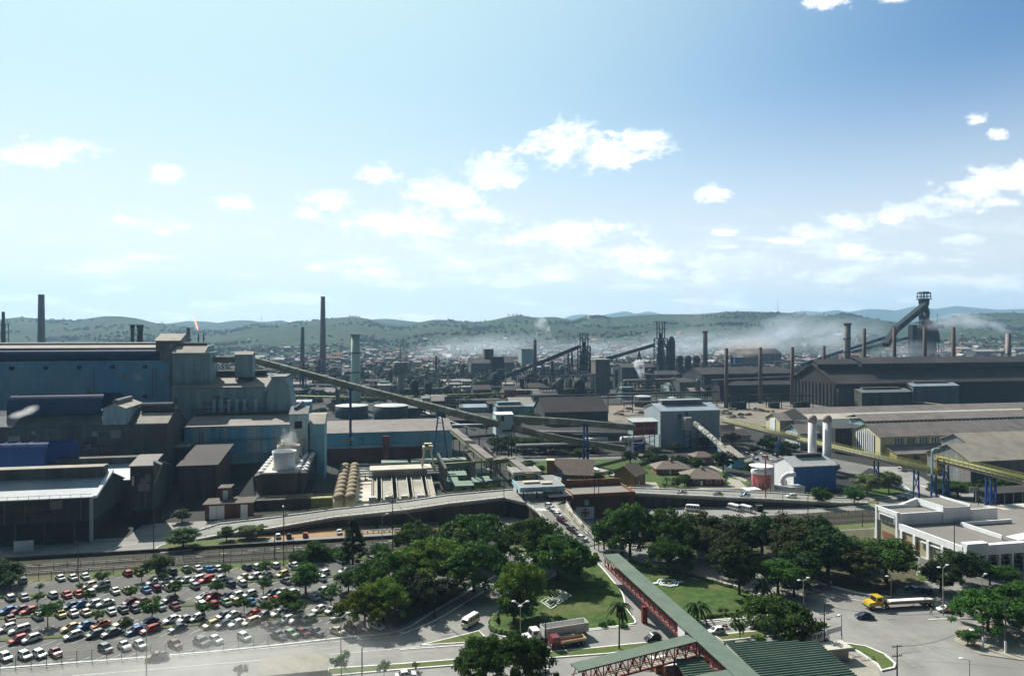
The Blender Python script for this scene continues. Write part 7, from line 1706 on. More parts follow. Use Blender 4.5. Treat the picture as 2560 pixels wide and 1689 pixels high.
# --- motorcycles
def bike(label, px, py, rz, riders=1):
    x, y = gr(px, py); T = thing('motorcycle', label, 'motorcycle', (x, y, .06), R(rz))
    me = MB().cyl((0,-.05,0), (0,.05,0), .3, n=12).mesh('wheel', TYRE)
    for wx in (-.65, .65): o = bpy.data.objects.new('wheel', me); link(o, T); o.location = (wx, 0, .3)
    MB().ball((.15,0,.78), .3, .16, .16, 8, 6).bar((.65,0,.3), (.4,0,.95), .07).bar((-.65,0,.3), (0,0,.5), .08).box(-.25,.25,-.14,.14,.3,.6).obj('frame', PAINT['red'], T)
    MB().box(-.75,.0,-.13,.13,.76,.86).obj('saddle', TYRE, T); MB().bar((.4,-.3,1.0), (.4,.3,1.0), .04).obj('handlebar', CHROME, T)
    return T
BIKES = [('red motorcycle on the lower road beside the white hatchback', 1811, 1570, 190), ('motorcycle on the avenue near the white far kerb', 2078, 1466, 165), ('motorcycle beside the street lamp right of the yellow truck', 2376, 1534, 150)]
for b in BIKES: bike(*b)
# ================================================================ people
SKIN = M('skin', (.24,.13,.08)); 
def person_mesh(pose):
    sit = pose == 'ride'
    hip = .95 if not sit else .92
    V = [(0,0,hip),(0,0,hip+.28),(0,0,hip+.5),(0,0,hip+.6),(0.02,0,hip+.72)]; E = [(0,1),(1,2),(2,3),(3,4)]; Rr = [.14,.13,.16,.06,.10]
    def chain(root, pts, rad):
        p = root
        for v, r in zip(pts, rad): V.append(v); Rr.append(r); E.append((p, len(V)-1)); p = len(V)-1
    st = .22 if pose == 'walk' else 0
    for s in (-1, 1):
        if sit: chain(0, [(.1,s*.12,hip-.02),(.45,s*.2,hip-.12),(.3,s*.2,hip-.5),(.45,s*.2,hip-.54)], (.10,.075,.05,.045))
        else: chain(0, [(0,s*.1,hip-.08),(st*s*.7+.03,s*.1,.5),(st*s*1.2-.04,s*.1,.08),(st*s*1.2+.12,s*.1,.04)], (.10,.07,.045,.04))
        if sit: chain(2, [(0,s*.2,hip+.5),(.2,s*.24,hip+.3),(.45,s*.26,hip+.22)], (.06,.045,.04))
        else: chain(2, [(0,s*.2,hip+.5),(-st*s*.5,s*.25,hip+.22),(-st*s*.9+.06,s*.25,hip-.02),(-st*s*.9+.09,s*.25,hip-.1)], (.06,.045,.035,.035))
    me = bpy.data.meshes.new('body'); me.from_pydata(V, E, []); o = bpy.data.objects.new('body', me); col.objects.link(o)
    m = o.modifiers.new('s', 'SKIN'); 
    for i, r in enumerate(Rr): me.skin_vertices[0].data[i].radius = (r, r)
    me.skin_vertices[0].data[0].use_root = True
    o.modifiers.new('ss', 'SUBSURF').levels = 1
    bpy.context.view_layer.update(); dg = bpy.context.evaluated_depsgraph_get(); res = bpy.data.meshes.new_from_object(o.evaluated_get(dg)); bpy.data.objects.remove(o, do_unlink=True)
    for _ in range(3): res.materials.append(SKIN)
    for p in res.polygons:
        z = p.center.z; y = abs(p.center.y)
        p.material_index = 2 if z < hip+.02 and y < .2+(.1 if sit else 0) and z > .07 else (1 if z < hip+.56 and z > hip-.05 and (y < .22 or z > hip+.2) else 0)
    return res, hip
PM = {p: person_mesh(p) for p in ('walk', 'stand', 'ride')}
CL = {k: M('cloth_'+k, v) for k, v in dict(white=(.65,.65,.62), blue=(.08,.16,.35), red=(.45,.05,.04), yellow=(.6,.48,.05), dark=(.03,.03,.035), khaki=(.25,.22,.14), grey=(.2,.2,.2)).items()}
HAIR = M('dark_hair', (.015,.012,.01))
def person(label, pos, rz, shirt, trousers, pose='walk'):
    me, hip = PM[pose]; T = thing('person', label, 'person', pos, rz); b = bpy.data.objects.new('body', me); link(b, T)
    for i, m in ((1, shirt), (2, trousers)): b.material_slots[i].link = 'OBJECT'; b.material_slots[i].material = CL[m]
    MB().ball((0,0,hip+.8), .105, .09, .08, 8, 6).obj('hair', HAIR if pose != 'ride' else CL['white'], T); return T
PP = [(1437,1308,3.4,'white','blue','on the ramp pavement, topmost of the walkers'),(1455,1324,2.2,'grey','dark','on the ramp pavement in the pair, left one'),(1459,1325,2.2,'blue','dark','on the ramp pavement in the pair, right one'),(1471,1340,1.2,'red','dark','on the ramp pavement below the pair'),(1490,1353,.4,'white','khaki','in pale clothes at the end of the cream railing'),(1521,1353,.1,'white','blue','by the far kerb, left of the person in red'),(1543,1357,.1,'red','dark','by the far kerb above the white minibus'),(1576,1362,.1,'white','dark','by the far kerb right of the white minibus'),
 (1657,1424,.1,'white','dark','standing on the avenue kerb beside the small spreading tree'),(1850,1594,.2,'dark','dark','in dark clothes on the median grass'),(1858,1592,.2,'yellow','yellow','in bright yellow on the median grass'),(2328,1537,.05,'white','dark','in a white shirt crossing the junction near the lamp'),(1888,1283,.05,'dark','dark','walking alone on the road below the flyover'),(1640,1640,4.3,'dark','dark','in dark clothes walking on the footbridge branch'),(1425,1290,5.0,'red','khaki','at the top of the ramp pavement near the red banner'),(1430,1296,4.6,'white','dark','at the top of the ramp pavement beside a red shirt')]
for i, (px, py, z, a, b, d_) in enumerate(PP):
    x, y = gr(px, py, z); person('person '+d_, (x, y, z+.12), R(rnd.uniform(0, 360)), a, b, 'stand' if i in (8, 9, 10) else 'walk')
for i, ((lab, px, py, rz), (s, t)) in enumerate(zip(BIKES, (('white','grey'),('white','dark'),('yellow','dark')))):
    x, y = gr(px, py); person('rider in a %s shirt on the %s' % (s, ('motorcycle beside the white hatchback','motorcycle by the far kerb','motorcycle near the street lamp')[i]), (x-.1*math.cos(R(rz)), y, -.02), R(rz), s, t, 'ride')
# ================================================================ trees
def leaf_mat(name, c1, c2, c3, tr=.25):
    m = bpy.data.materials.new(name); m.use_nodes = True; t = m.node_tree; p = t.nodes['Principled BSDF']
    p.inputs['Roughness'].default_value = .7; p.inputs['Specular IOR Level'].default_value = .08
    tc = t.nodes.new('ShaderNodeTexCoord'); n = t.nodes.new('ShaderNodeTexNoise'); n.inputs['Scale'].default_value = .45; n.inputs['Detail'].default_value = 3
    t.links.new(tc.outputs['Object'], n.inputs['Vector'])
    n2 = t.nodes.new('ShaderNodeTexNoise'); n2.inputs['Scale'].default_value = 3.5; n2.inputs['Detail'].default_value = 1; t.links.new(tc.outputs['Object'], n2.inputs['Vector'])
    def mr(v, a, b):
        r = t.nodes.new('ShaderNodeMapRange'); t.links.new(v, r.inputs[0]); r.inputs[1].default_value = a; r.inputs[2].default_value = b; return r.outputs[0]
    def mix(f, a, b):
        x = t.nodes.new('ShaderNodeMix'); x.data_type = 'RGBA'; t.links.new(f, x.inputs[0])
        for s, v in ((6, a), (7, b)):
            if isinstance(v, tuple): x.inputs[s].default_value = (*v, 1)
            else: t.links.new(v, x.inputs[s])
        return x.outputs[2]
    c = mix(mr(n2.outputs['Fac'], .35, .65), mix(mr(n.outputs['Fac'], .38, .62), c1, c2), c3)
    oi = t.nodes.new('ShaderNodeObjectInfo'); hv = t.nodes.new('ShaderNodeHueSaturation'); t.links.new(c, hv.inputs['Color'])
    for out, a, b in (('Hue', .475, .515), ('Value', .72, 1.3)):
        r = t.nodes.new('ShaderNodeMapRange'); t.links.new(oi.outputs['Random'], r.inputs[0]); r.inputs[3].default_value = a; r.inputs[4].default_value = b; t.links.new(r.outputs[0], hv.inputs[out])
    c = hv.outputs[0]; t.links.new(c, p.inputs['Base Color'])
    tl = t.nodes.new('ShaderNodeBsdfTranslucent'); t.links.new(c, tl.inputs['Color'])
    ms = t.nodes.new('ShaderNodeMixShader'); ms.inputs[0].default_value = tr
    out = [x for x in t.nodes if x.type == 'OUTPUT_MATERIAL'][0]
    t.links.new(p.outputs[0], ms.inputs[1]); t.links.new(tl.outputs[0], ms.inputs[2]); t.links.new(ms.outputs[0], out.inputs['Surface'])
    return m
LG = leaf_mat('leaf_green', (.038,.10,.016), (.021,.062,.011), (.06,.13,.018))
LY = leaf_mat('leaf_yellow_green', (.095,.155,.018), (.05,.115,.014), (.125,.165,.02))
LD = leaf_mat('leaf_dark', (.020,.050,.012), (.012,.032,.009), (.035,.065,.013), .15)
LO = leaf_mat('leaf_olive', (.035,.058,.013), (.02,.045,.010), (.065,.065,.018))
LP_ = leaf_mat('leaf_pale', (.15,.21,.08), (.11,.17,.06), (.20,.25,.11))
def leaf_mesh(name, centres, n_per, cr, ls, mat, rs, flat=.7):
    """clusters of small leaf-sized quads"""
    k = len(centres); C = np.repeat(np.array([c[:3] for c in centres]), n_per, axis=0); S = np.repeat(np.array([c[3] if len(c) > 3 else 1 for c in centres]), n_per)
    d = rs.normal(size=(k*n_per, 3)); d /= np.linalg.norm(d, axis=1)[:, None]; rad = rs.rand(k*n_per)**.45
    P = C+d*rad[:, None]*(cr*S)[:, None]*np.array([1, 1, flat])
    nn = d*.6+rs.normal(size=d.shape)*.55+np.array([0, 0, .45]); nn /= np.linalg.norm(nn, axis=1)[:, None]
    a = np.cross(nn, rs.normal(size=d.shape)); a /= np.linalg.norm(a, axis=1)[:, None]; b = np.cross(nn, a)
    s = ls*(.6+.8*rs.rand(len(P)))[:, None]; a, b = a*s, b*s*.7
    V = np.stack([P-a-b*.3, P+b, P+a+b*.2, P-b], axis=1).reshape(-1, 3)
    me = bpy.data.meshes.new(name); n = len(P)
    me.vertices.add(4*n); me.vertices.foreach_set('co', V.ravel().astype(np.float32)); me.loops.add(4*n); me.loops.foreach_set('vertex_index', np.arange(4*n, dtype=np.int32))
    me.polygons.add(n); me.polygons.foreach_set('loop_start', np.arange(0, 4*n, 4, dtype=np.int32)); me.polygons.foreach_set('loop_total', np.full(n, 4, dtype=np.int32)); me.update(calc_edges=True); me.materials.append(mat); return me
def limbs(cs, h0, r, rs, lean=0, nl=6, fork=.35):
    """tapered trunk with limbs reaching some cluster centres"""
    mb = MB(); top = (lean, 0, h0*fork); mb.cyl((0,0,0), top, r, r*.72, 8)
    idx = rs.choice(len(cs), min(nl, len(cs)), replace=False)
    for i in idx:
        c = cs[i]; m = (top[0]+(c[0]-top[0])*.5, c[1]*.5, top[2]+(c[2]-top[2])*.62); mb.cyl(top, m, r*.5, r*.32, 6); mb.cyl(m, c[:3], r*.32, r*.1, 5)
        for j in range(2): q = cs[rs.randint(len(cs))]; mb.cyl(m, (m[0]*.5+q[0]*.5, m[1]*.5+q[1]*.5, q[2]-.2), r*.2, r*.06, 5)
    return mb
def tree_proto(kind, seed):
    rs = np.random.RandomState(seed); T = thing(kind['name'], '', 'tree'); cs = []
    sh = kind['shape']
    if sh == 'umbrella':      # unit: radius 10, height 12
        for i in range(kind.get('n', 150)):
            a, r = rs.rand()*6.28, math.sqrt(rs.rand())*9*(1+.18*math.sin(3*rs.rand()*6)); ed = r/9.5
            lob = 1+.16*math.sin(a*3+seed)+.1*math.sin(a*7+seed*2); r *= lob
            cs.append((r*math.cos(a), r*math.sin(a), 11.2-4.6*ed**2.4+rs.normal()*.55-(rs.rand()**3)*3, .8+.5*rs.rand()))
        me = leaf_mesh('crown', cs, 105, 1.55, .33, kind['mat'], rs, .6); tr = limbs(cs, 11, .5, rs, nl=9)
    elif sh == 'round':       # radius 5, height 11
        for i in range(80):
            d = rs.normal(size=3); d /= np.linalg.norm(d); q = rs.rand()**.4; f = 1+.2*math.sin(3*math.atan2(d[1], d[0])+seed)
            cs.append((d[0]*4.2*q*f, d[1]*4.2*q*f, 6.6+d[2]*3.6*q, .8+.5*rs.rand()))
        me = leaf_mesh('crown', cs, 85, 1.05, .23, kind['mat'], rs, .8); tr = limbs(cs, 11, .32, rs, nl=6, fork=.3)
    elif sh == 'small':       # radius 2, height 4.5
        for i in range(26):
            d = rs.normal(size=3); d /= np.linalg.norm(d); q = rs.rand()**.5
            cs.append((d[0]*1.7*q, d[1]*1.7*q, 3.0+d[2]*1.2*q, .7+.6*rs.rand()))
        me = leaf_mesh('crown', cs, 60, .52, .13, kind['mat'], rs, .8); tr = limbs(cs, 4.5, .1, rs, nl=5, fork=.4)
    elif sh == 'cone':        # radius 4, height 14
        for i in range(110):
            z = rs.rand()**.8; a = rs.rand()*6.28; r = (1-z)**.8*4*(.5+.5*rs.rand()**.5)*(1+.15*math.sin(a*3))
            cs.append((r*math.cos(a), r*math.sin(a), .8+z*12.6, .7+.5*rs.rand()))
        me = leaf_mesh('crown', cs, 70, .85, .22, kind['mat'], rs, .8); tr = limbs(cs, 14, .3, rs, nl=4, fork=.8)
    elif sh == 'bush':
        for i in range(22):
            a, r = rs.rand()*6.28, math.sqrt(rs.rand())*1.3; cs.append((r*math.cos(a), r*math.sin(a), .5+.6*rs.rand()*(1-r*.4), .8+.4*rs.rand()))
        me = leaf_mesh('crown', cs, 50, .5, .14, kind['mat'], rs, .8); tr = limbs(cs, 1.2, .05, rs, nl=3)
    c = bpy.data.objects.new('crown', me); link(c, T); tr.obj('trunk', BARK, T); return T
KIND = dict(um=dict(name='rain_tree', shape='umbrella', mat=LG), uy=dict(name='rain_tree', shape='umbrella', mat=LY), ro=dict(name='broadleaf_tree', shape='round', mat=LG), rd=dict(name='broadleaf_tree', shape='round', mat=LD), rl=dict(name='broadleaf_tree', shape='round', mat=LO), rp=dict(name='pale_tree', shape='round', mat=LP_), sm=dict(name='small_tree', shape='small', mat=LG), co=dict(name='cypress_tree', shape='cone', mat=LD), bu=dict(name='bush', shape='bush', mat=LG))
PRO = {}
def tree(kind, px, py, w, h, label, group=None, pos=None, seed=None):
    """w: crown radius in metres, h: height"""
    v = (int(px) % 3 if seed is None else seed) if kind in ('um', 'ro', 'rd', 'uy', 'sm', 'rl') else 0
    key = (kind, v); base = dict(umbrella=(10, 12), round=(5, 11), small=(2.1, 4.4), cone=(4, 14), bush=(1.6, 1.3))[KIND[kind]['shape']]
    x, y = pos or gr(px, py); sc = (w/base[0], w/base[0], h/base[1])
    if key not in PRO: PRO[key] = T = tree_proto(KIND[kind], 10+v*7+len(kind)*3+ord(kind[1])); copies(T); T.location = (x, y, 0); T.scale = sc; T.rotation_euler = (0, 0, px*.37)
    else: T = dup(PRO[key], (x, y, 0), px*.37, scale=sc)
    T['label'] = label; T['category'] = 'bush' if kind == 'bu' else 'tree'
    if group: T['group'] = group
    elif 'group' in T.keys(): del T['group']
    return T
BIG = [('um',1190,1402,11,13,'broad rain tree at the back of the central grove nearest the flyover'),('um',1335,1418,10,13.5,'broad rain tree with a visible trunk beside the avenue ramp'),('uy',1080,1472,10.5,12.5,'yellow green rain tree in the middle of the central grove'),
('um',1185,1478,10,12,'rain tree in the middle of the central grove beside the side road'),('um',985,1500,9,11.5,'dark rain tree at the left front of the central grove'),('um',1045,1395,8,10,'rain tree at the back left of the central grove'),('rd',1050,1528,7,9.5,'dark round tree overhanging the side road kerb'),
('um',1395,1452,10,11.5,'spreading tree with bare forked trunks at the tip of the lettered lawn'),('uy',1300,1540,6.5,12,'yellow tipped tall tree at the left end of the lettered lawn'),('rd',1285,1560,5.5,9,'dark lower tree under the yellow tipped one on the lettered lawn'),
('uy',912,1567,6,8.5,'flat yellow green tree at the corner of the car park, left one'),('uy',958,1555,6.5,9.5,'flat yellow green tree at the corner of the car park, right one'),('co',882,1410,4.6,13.5,'dark cone shaped tree between the railway and the car park'),
('um',1575,1388,10,14.5,'big domed tree behind the avenue, left of the bus parking'),('um',1665,1395,9.5,13.5,'big domed tree next to the red lorry park entrance behind the avenue'),('ro',1510,1372,5,9,'round tree between the brick building and the avenue railing'),
('um',1672,1432,6.3,9.5,'small spreading tree with a dark trunk on the avenue kerb'),('rl',1765,1400,7,10.5,'olive brown tree behind the avenue right of the domed trees'),('rl',1722,1392,6,9,'olive tree squeezed behind the two domed trees'),('rd',1848,1487,6.5,14.5,'tall dark tree at the right tip of the emblem lawn'),
('rd',1820,1440,6.5,11,'dark tree behind the avenue above the tall dark tree'),('rl',1990,1425,8.5,13,'olive tree in the middle of the right-hand park'),('rd',2070,1440,9,14,'large dark tree in the middle of the right-hand park'),('rd',2010,1460,7,10,'dark tree near the white kerb of the right-hand park'),('rl',1880,1385,6,9,'olive tree at the back of the right-hand park by the railway'),('rd',2120,1415,6,9,'dark tree behind the large one in the right-hand park'),
('rl',1745,1372,8,12.5,'tall olive tree at the back of the park behind the avenue trees'),('rd',1905,1390,8.5,13,'tall dark tree at the railway side of the right-hand park, left one'),('rl',1965,1378,8,12,'tall olive tree at the railway side of the right-hand park, middle one'),('rd',2040,1392,8.5,13,'tall dark tree at the railway side of the right-hand park, right one'),('rd',1832,1382,7.5,12,'dark tree behind the two at the tip of the emblem lawn'),('ro',2215,1456,9.5,13,'big dense green tree in front of the white building'),('rl',2150,1462,6.5,10.5,'olive tree left of the big dense green one'),('ro',1945,1484,6.5,9.5,'feathery green tree beside the avenue in the right-hand park'),('ro',1985,1492,5,8,'lighter green tree over the far kerb of the avenue'),
('um',1938,1603,9,8.8,'spreading tree with twin trunks on the median beside the lower road'),('rd',2352,1480,5.6,9,'dark tree in front of the white building facade, left one'),('rd',2402,1462,6.5,10,'dark tree in front of the white building facade, right one'),('ro',2475,1462,4,6,'small tree before the glass front'),('ro',2515,1468,4,6.5,'small tree at the right end of the glass front'),
('um',2470,1580,8,8.6,'leaning spreading tree on the right-hand tree island'),('um',2555,1560,7,9,'spreading tree cut off at the right edge'),('ro',2420,1612,2.3,3.4,'round clipped tree at the left tip of the right-hand tree island'),('um',1215,1722,6,9.5,'tree at the bottom edge, left of the two'),('um',1295,1730,6,10.5,'tree at the bottom edge, right of the two'),
('ro',2052,1266,4.4,8.2,'dense green tree below the deep blue building, left one'),('ro',2136,1262,4.3,7.6,'dense green tree right of the deep blue building on the island'),('rp',2168,1240,6,10,'pale feathery tree on the oval lawn, left one'),('rp',2222,1232,5.2,9.5,'pale feathery tree on the oval lawn, right one'),('ro',2395,1243,6.5,7.5,'broad bush-like tree under the second pipe bridge'),('rd',2452,1246,6,6.5,'dark tree behind the broad one under the pipe bridge'),
('rd',2075,1188,5,7,'dark tree behind the right end of the deep blue building'),('rd',2110,1110,5,6.5,'dark tree at the yellow shed gable, left one'),('rd',2168,1128,5,8,'dark tree at the yellow shed gable, right one'),('ro',458,1368,6.2,6.5,'wide low tree on the grass island by the inner road'),('ro',566,1352,3,5,'small dark tree on the grass island'),('rp',615,1345,3.6,4.5,'pale small tree at the left of the grass island pair'),('rp',642,1346,3.4,4.8,'pale small tree at the right of the grass island pair'),
('ro',397,1440,4.2,6.4,'dense tree on the railway verge above the car park'),('rd',6,1462,5.5,7,'dark tree at the left edge beside the railway'),
('rd',1808,1180,6.5,11,'dark tall tree at the foot of the banded tube'),('rd',1765,1122,6,7,'dark tree in front of the grey blue building, right one'),('rd',1690,1128,5,5.5,'dark tree in front of the grey blue building, left one'),('rd',1640,1138,4.5,5,'dark tree beside the red louvre box frame'),('ro',1742,1178,4.5,7.5,'round green tree left of the small red house'),('ro',1576,1158,5,7,'round green tree above the timber house'),('rd',1830,1108,5,7,'dark tree between the grey blue building and the low store'),('ro',1876,1190,3.6,8,'slim green tree left of the red hopper'),('rd',1922,1118,5.5,8,'dark tree in the yard behind the hopper'),('ro',1958,1142,5.5,6,'green tree beside the parked yard cars'),
('ro',1448,1150,5,6.5,'green tree behind the brick house'),('ro',1322,1176,4.2,5.5,'green tree behind the smaller canopy'),('ro',1352,1182,3,4,'small tree beside the stair tower'),('ro',1436,1218,4,4,'round clipped tree in front of the brick house, right one'),('ro',1398,1216,3.6,4,'round clipped tree in front of the brick house, left one'),('ro',1288,1192,3,4.5,'leafy tree beside the smaller canopy'),('ro',1712,1214,3.6,5.6,'green tree between the two low brown houses'),('ro',1692,1218,3,4.5,'green tree left of the low brown house'),('sm',1813,1212,1.8,5,'thin young tree on the pale path'),
('bu',1190,1228,3,3,'bush by the pale housings in the switchyard'),('bu',1230,1226,3.4,3.2,'bush behind the flyover near the gate'),('rd',455,1305,3.6,5,'small dark tree beside the stair tower yard')]
for t in BIG: tree(*t)
rnd = random.Random(9)
SMALL = [(25,1478,2.6),(93,1513,1.5),(119,1565,2.7),(256,1467,2.2),(98,1479,1.1),(199,1478,1.1),(354,1452,2.2),(327,1500,1.9),(217,1508,1.7),(243,1560,1.7),(380,1552,2.8),(438,1495,2.3),(313,1576,1.6),(151,1520,1.1),(389,1512,1.2),(470,1445,1.6),(412,1455,1.6),
(564,1443,2.0),(665,1438,2.1),(543,1490,2.2),(658,1484,2.2),(764,1482,4.2),(871,1480,3.4),(610,1534,2.2),(669,1552,2.7),(722,1530,3.0),(827,1512,2.7),(742,1550,2.4),(750,1412,2.0),(788,1400,3.2),(857,1418,2.6),(949,1402,3),(511,1548,2.2),(760,1440,2.2),(905,1480,2.0),(1040,1676,.9),(960,1692,1.6),(600,1700,1.6),(853,1690,2.4)]
SMALL.sort()
for i, (px, py, w) in enumerate(SMALL): tree('sm' if w < 2.9 else 'ro', px, py, w*1.12, w*2.0 if w < 2.9 else w*1.9, 'small dark green tree among the parked cars, %s from the left' % ORD(i), 'trees among the parked cars')
for i, (px, py) in enumerate(((1015,1318),(1048,1318),(1078,1314),(1105,1312),(992,1322),(935,1322))): tree('bu', px, py, 1.7, 1.6, 'round bush on the ochre bank below the flyover, %s from the left' % ORD([1015,1048,1078,1105,992,935].index(px)), 'bushes on the ochre bank')
for i in range(16):
    px = 745+i*8; tree('bu', px, 1398-i*.3, 2.4+rnd.random(), 2+rnd.random()*1.2, 'leafy bush on the railway verge left of the cone tree, %s in the row' % ORD(i), 'bushes on the railway verge')
# background trees in the works and beyond: clumps at named places
CL_ = [(790,905,1032,9,5,'behind the bunker tower'),(1180,1340,1062,12,5,'behind the pale blue transfer house'),(1235,1500,1128,20,6,'under the lower conveyor tube'),(1190,1265,975,9,7,'beyond the yellow pipe'),(1050,1110,985,8,6,'beyond the water tower'),(1020,1180,1012,9,5,'before the low white sheds'),(1010,1080,950,8,7,'at the far valley road'),(1600,1720,1162,7,3.5,'around the low canteen'),(1320,1400,1042,6,4.5,'beside the rounded hall'),(1880,2000,1128,7,4,'around the yard car park'),(2440,2560,935,8,8,'at the foot of the pink smokestack'),(2330,2380,1235,5,4,'below the pipe bridge posts'),(2480,2560,1230,7,5,'behind the open posts at the right edge'),(1340,1560,1196,9,2.2,'around the brick house lawn')]
for (x0, x1, yy, n, w, where) in CL_:
    pts = sorted((x0+(x1-x0)*(i+.5)/n+rnd.uniform(-6,6), yy+rnd.uniform(-7,7)) for i in range(n))
    for i, (px, py) in enumerate(pts):
        s = rnd.uniform(.75, 1.25); tree(rnd.choice(['rd','ro','rd']), px, py, w*s, w*s*1.35, 'dark tree %s, %s from the left' % (where, ORD(i)), 'trees in the works clumps', seed=rnd.randint(0, 2))
# palms
def palm(label, px, py, h, r, n=16, dead=False):
    x, y = gr(px, py); rs = random.Random(int(px)); T = thing('palm_tree', label, 'palm', (x, y, 0)); mb = MB(); mb.cyl((0,0,0), (.1,.1,h), .2, .13, 8); mb.obj('trunk', BARK, T)
    mb = MB()
    for i in range(n):
        a = i*6.283/n+rs.uniform(-.15,.15); up = rs.uniform(.1, .9); pr = None
        for j in range(6):
            t = j/5; d = r*t; z = h+r*(up*t-1.15*t*t); c = Vector((math.cos(a)*d+.1, math.sin(a)*d+.1, z))
            if pr is not None:
                sd_ = Vector((-math.sin(a), math.cos(a), 0)); w = .55*(1-t*.6)
                for s in (-1, 1): mb.add([tuple(pr), tuple(c), tuple(c+sd_*s*w-Vector((0,0,.35*w+.1))), tuple(pr+sd_*s*w-Vector((0,0,.35*w+.1)))], [(0,1,2,3)])
            pr = c
    mb.obj('fronds', LD, T); return T
palm('tall slender palm rising left of the footbridge on the lettered lawn side', 1548, 1622, 9.6, 2.9)
palm('low full palm on the emblem lawn beside the footbridge', 1742, 1556, 4.2, 3.6, 20)
palm('spiky agave-like plant on the emblem lawn', 1806, 1528, .4, 2.0, 22)
palm('palm with pale fronds at the right tip of the emblem lawn', 1905, 1500, 3.6, 3.2)
for i, (px, py) in enumerate(((1668,1212),(1683,1222),(1702,1205),(1660,1226))): palm('small palm in the garden left of the low dark house, %s one' % ORD(i), px, py, 3, 2.4, 12)
palm('palm above the timber house', 1615, 1168, 4.5, 3, 14)
for i, (px, py) in enumerate(((1395,1548),(1412,1555),(1528,1560),(1555,1545),(1560,1568),(1508,1566))): tree('bu', px, py, 1.1, 1.0, 'low shrub on the lettered lawn, %s from the left' % ORD([1395,1412,1508,1528,1555,1560].index(px)), 'shrubs on the lettered lawn')
# ---------------------------------------------------------------- poles and lamps
def pole(label, px, py, pyt, kind='pole', arms=0, w=.16, mat=None, rz=0, z=0):
    x, y = gr(px, py, z); d = F*(CH-z)/(py-YH); h = CH-(pyt-YH)*d/F-z
    T = thing('street_lamp' if arms or kind == 'lamp' else 'utility_pole', label, 'street lamp' if arms or kind == 'lamp' else 'pole', (x, y, z), R(rz))
    MB().cyl((0,0,0), (0,0,h), w, w*.6, 8).obj('pole', mat or (CONC if arms else STEEL), T)
    if kind == 'white_base': MB().cyl((0,0,0), (0,0,2.6), w*1.3, w*1.3, 8).obj('painted_base', WHITE, T)
    for i in range(arms):
        a = 6.283*i/arms+.3; e = (1.5*math.cos(a), 1.5*math.sin(a), h+.35); q = MB().bar((0,0,h-.1), e, .09); o = q.obj('arm', GALV, T); MB().ball((e[0]*1.15, e[1]*1.15, e[2]), .55, .32, .18, 8, 5).obj('lamp_head', WHITE, o)
    if kind == 'cross':
        mb = MB()
        for zz in (h-.4, h-2.2):
            mb = MB(); mb.bar((-1.1,0,zz), (1.1,0,zz), .13)
            for k in range(5): mb.cyl((-1+k*.5,0,zz+.06), (-1+k*.5,0,zz+.3), .06, n=6)
            mb.obj('crossarm', STEEL, T)
    return T
POLES = [('tall dark utility pole between the lot and the railway, left of centre',709,1412,1268,'cross',0),('tall dark utility pole in front of the flyover and central grove',981,1392,1236,'cross',0),('very tall dark pole rising through the central grove beside the side road',1087,1545,1312,'cross',0),('dark pole on the railway verge at the far left',195,1446,1352,'cross',0),('dark pole on the railway verge behind the dense tree',384,1412,1288,'pole',0),('thin dark pole on the verge above the first car rows',559,1415,1352,'pole',0),('short thick post beside the railway',733,1394,1342,'pole',0),
('tall dark pole before the brick building, left one',1486,1372,1182,'pole',0),('tall dark pole before the brick building, right one',1497,1378,1178,'cross',0),('dark pole where the flyover meets the gate',1260,1300,1205,'cross',0),('brown pole in front of the level flyover',1957,1298,1236,'pole',0),('dark pole below the deep blue building',2020,1292,1230,'pole',0),('dark pole at the road fork by the white building',2195,1266,1234,'pole',0),('dark pole rising in front of the white building roof',2386,1448,1300,'pole',0),('short pale post behind the white building corner',2156,1318,1278,'pole',0),('dark utility pole with crossarms near the bottom right',2243,1720,1610,'cross',0),('dark pole left of the banner',2061,1610,1508,'cross',0),('thin pole behind the white minibus',2052,1602,1545,'pole',0),('tall black pole at the bottom edge right of the grassy median',1364,1722,1545,'pole',0),('thin pole at the bottom beside the cream roof',905,1712,1618,'pole',0),('concrete pole on the right-hand tree island',2458,1622,1555,'white_base',0),('tall dark pole with a painted base on the right-hand tree island',2514,1632,1498,'white_base',0),
('thin pole with a rectangular road sign at the right',2446,1262,1212,'pole',0),('thin dark mast by the flyover start at the left',686,1395,1318,'pole',0)]
for l, px, py, pt, k, a in POLES: pole(l, px, py, pt, k, a)
for l, px, py, pt, k, a, rz in (('three-headed street lamp between the lawn and the lower road',1301,1612,1510,'lamp',3,0),('two-headed street lamp over the car park corner',852,1660,1542,'lamp',2,20),('single-headed tall lamp over the front car rows',366,1700,1560,'lamp',1,180),('two-headed street lamp by the right junction',2358,1538,1418,'lamp',2,0),('two-headed street lamp beside the avenue at the right park',2009,1518,1450,'lamp',2,0),('street lamp with a white base at the avenue kerb',1763,1400,1330,'white_base',1,0),('small lamp on the inner road below the flyover',955,1358,1288,'lamp',1,0),('curved street lamp at the bottom right',2424,1710,1648,'lamp',1,160),('street lamp among the dark park trees',2228,1492,1440,'lamp',1,180),('street lamp in front of the cooling tower road',710,1330,1270,'lamp',1,90),('street lamp on the far side of the white building roof',2455,1490,1440,'lamp',1,0),('lamp with white base on the lower road verge',2104,1612,1535,'white_base',1,200)): pole(l, px, py, pt, k, a, .13, CONC, rz)
x, y = gr(2087, 1612); T = thing('banner', 'white banner stretched between two poles beside the minibus', 'banner', (x, y, 0)); MB().bar((-1.9,0,3.0), (1.9,.4,3.4), .05, 1.1).obj('cloth', WHITE, T)
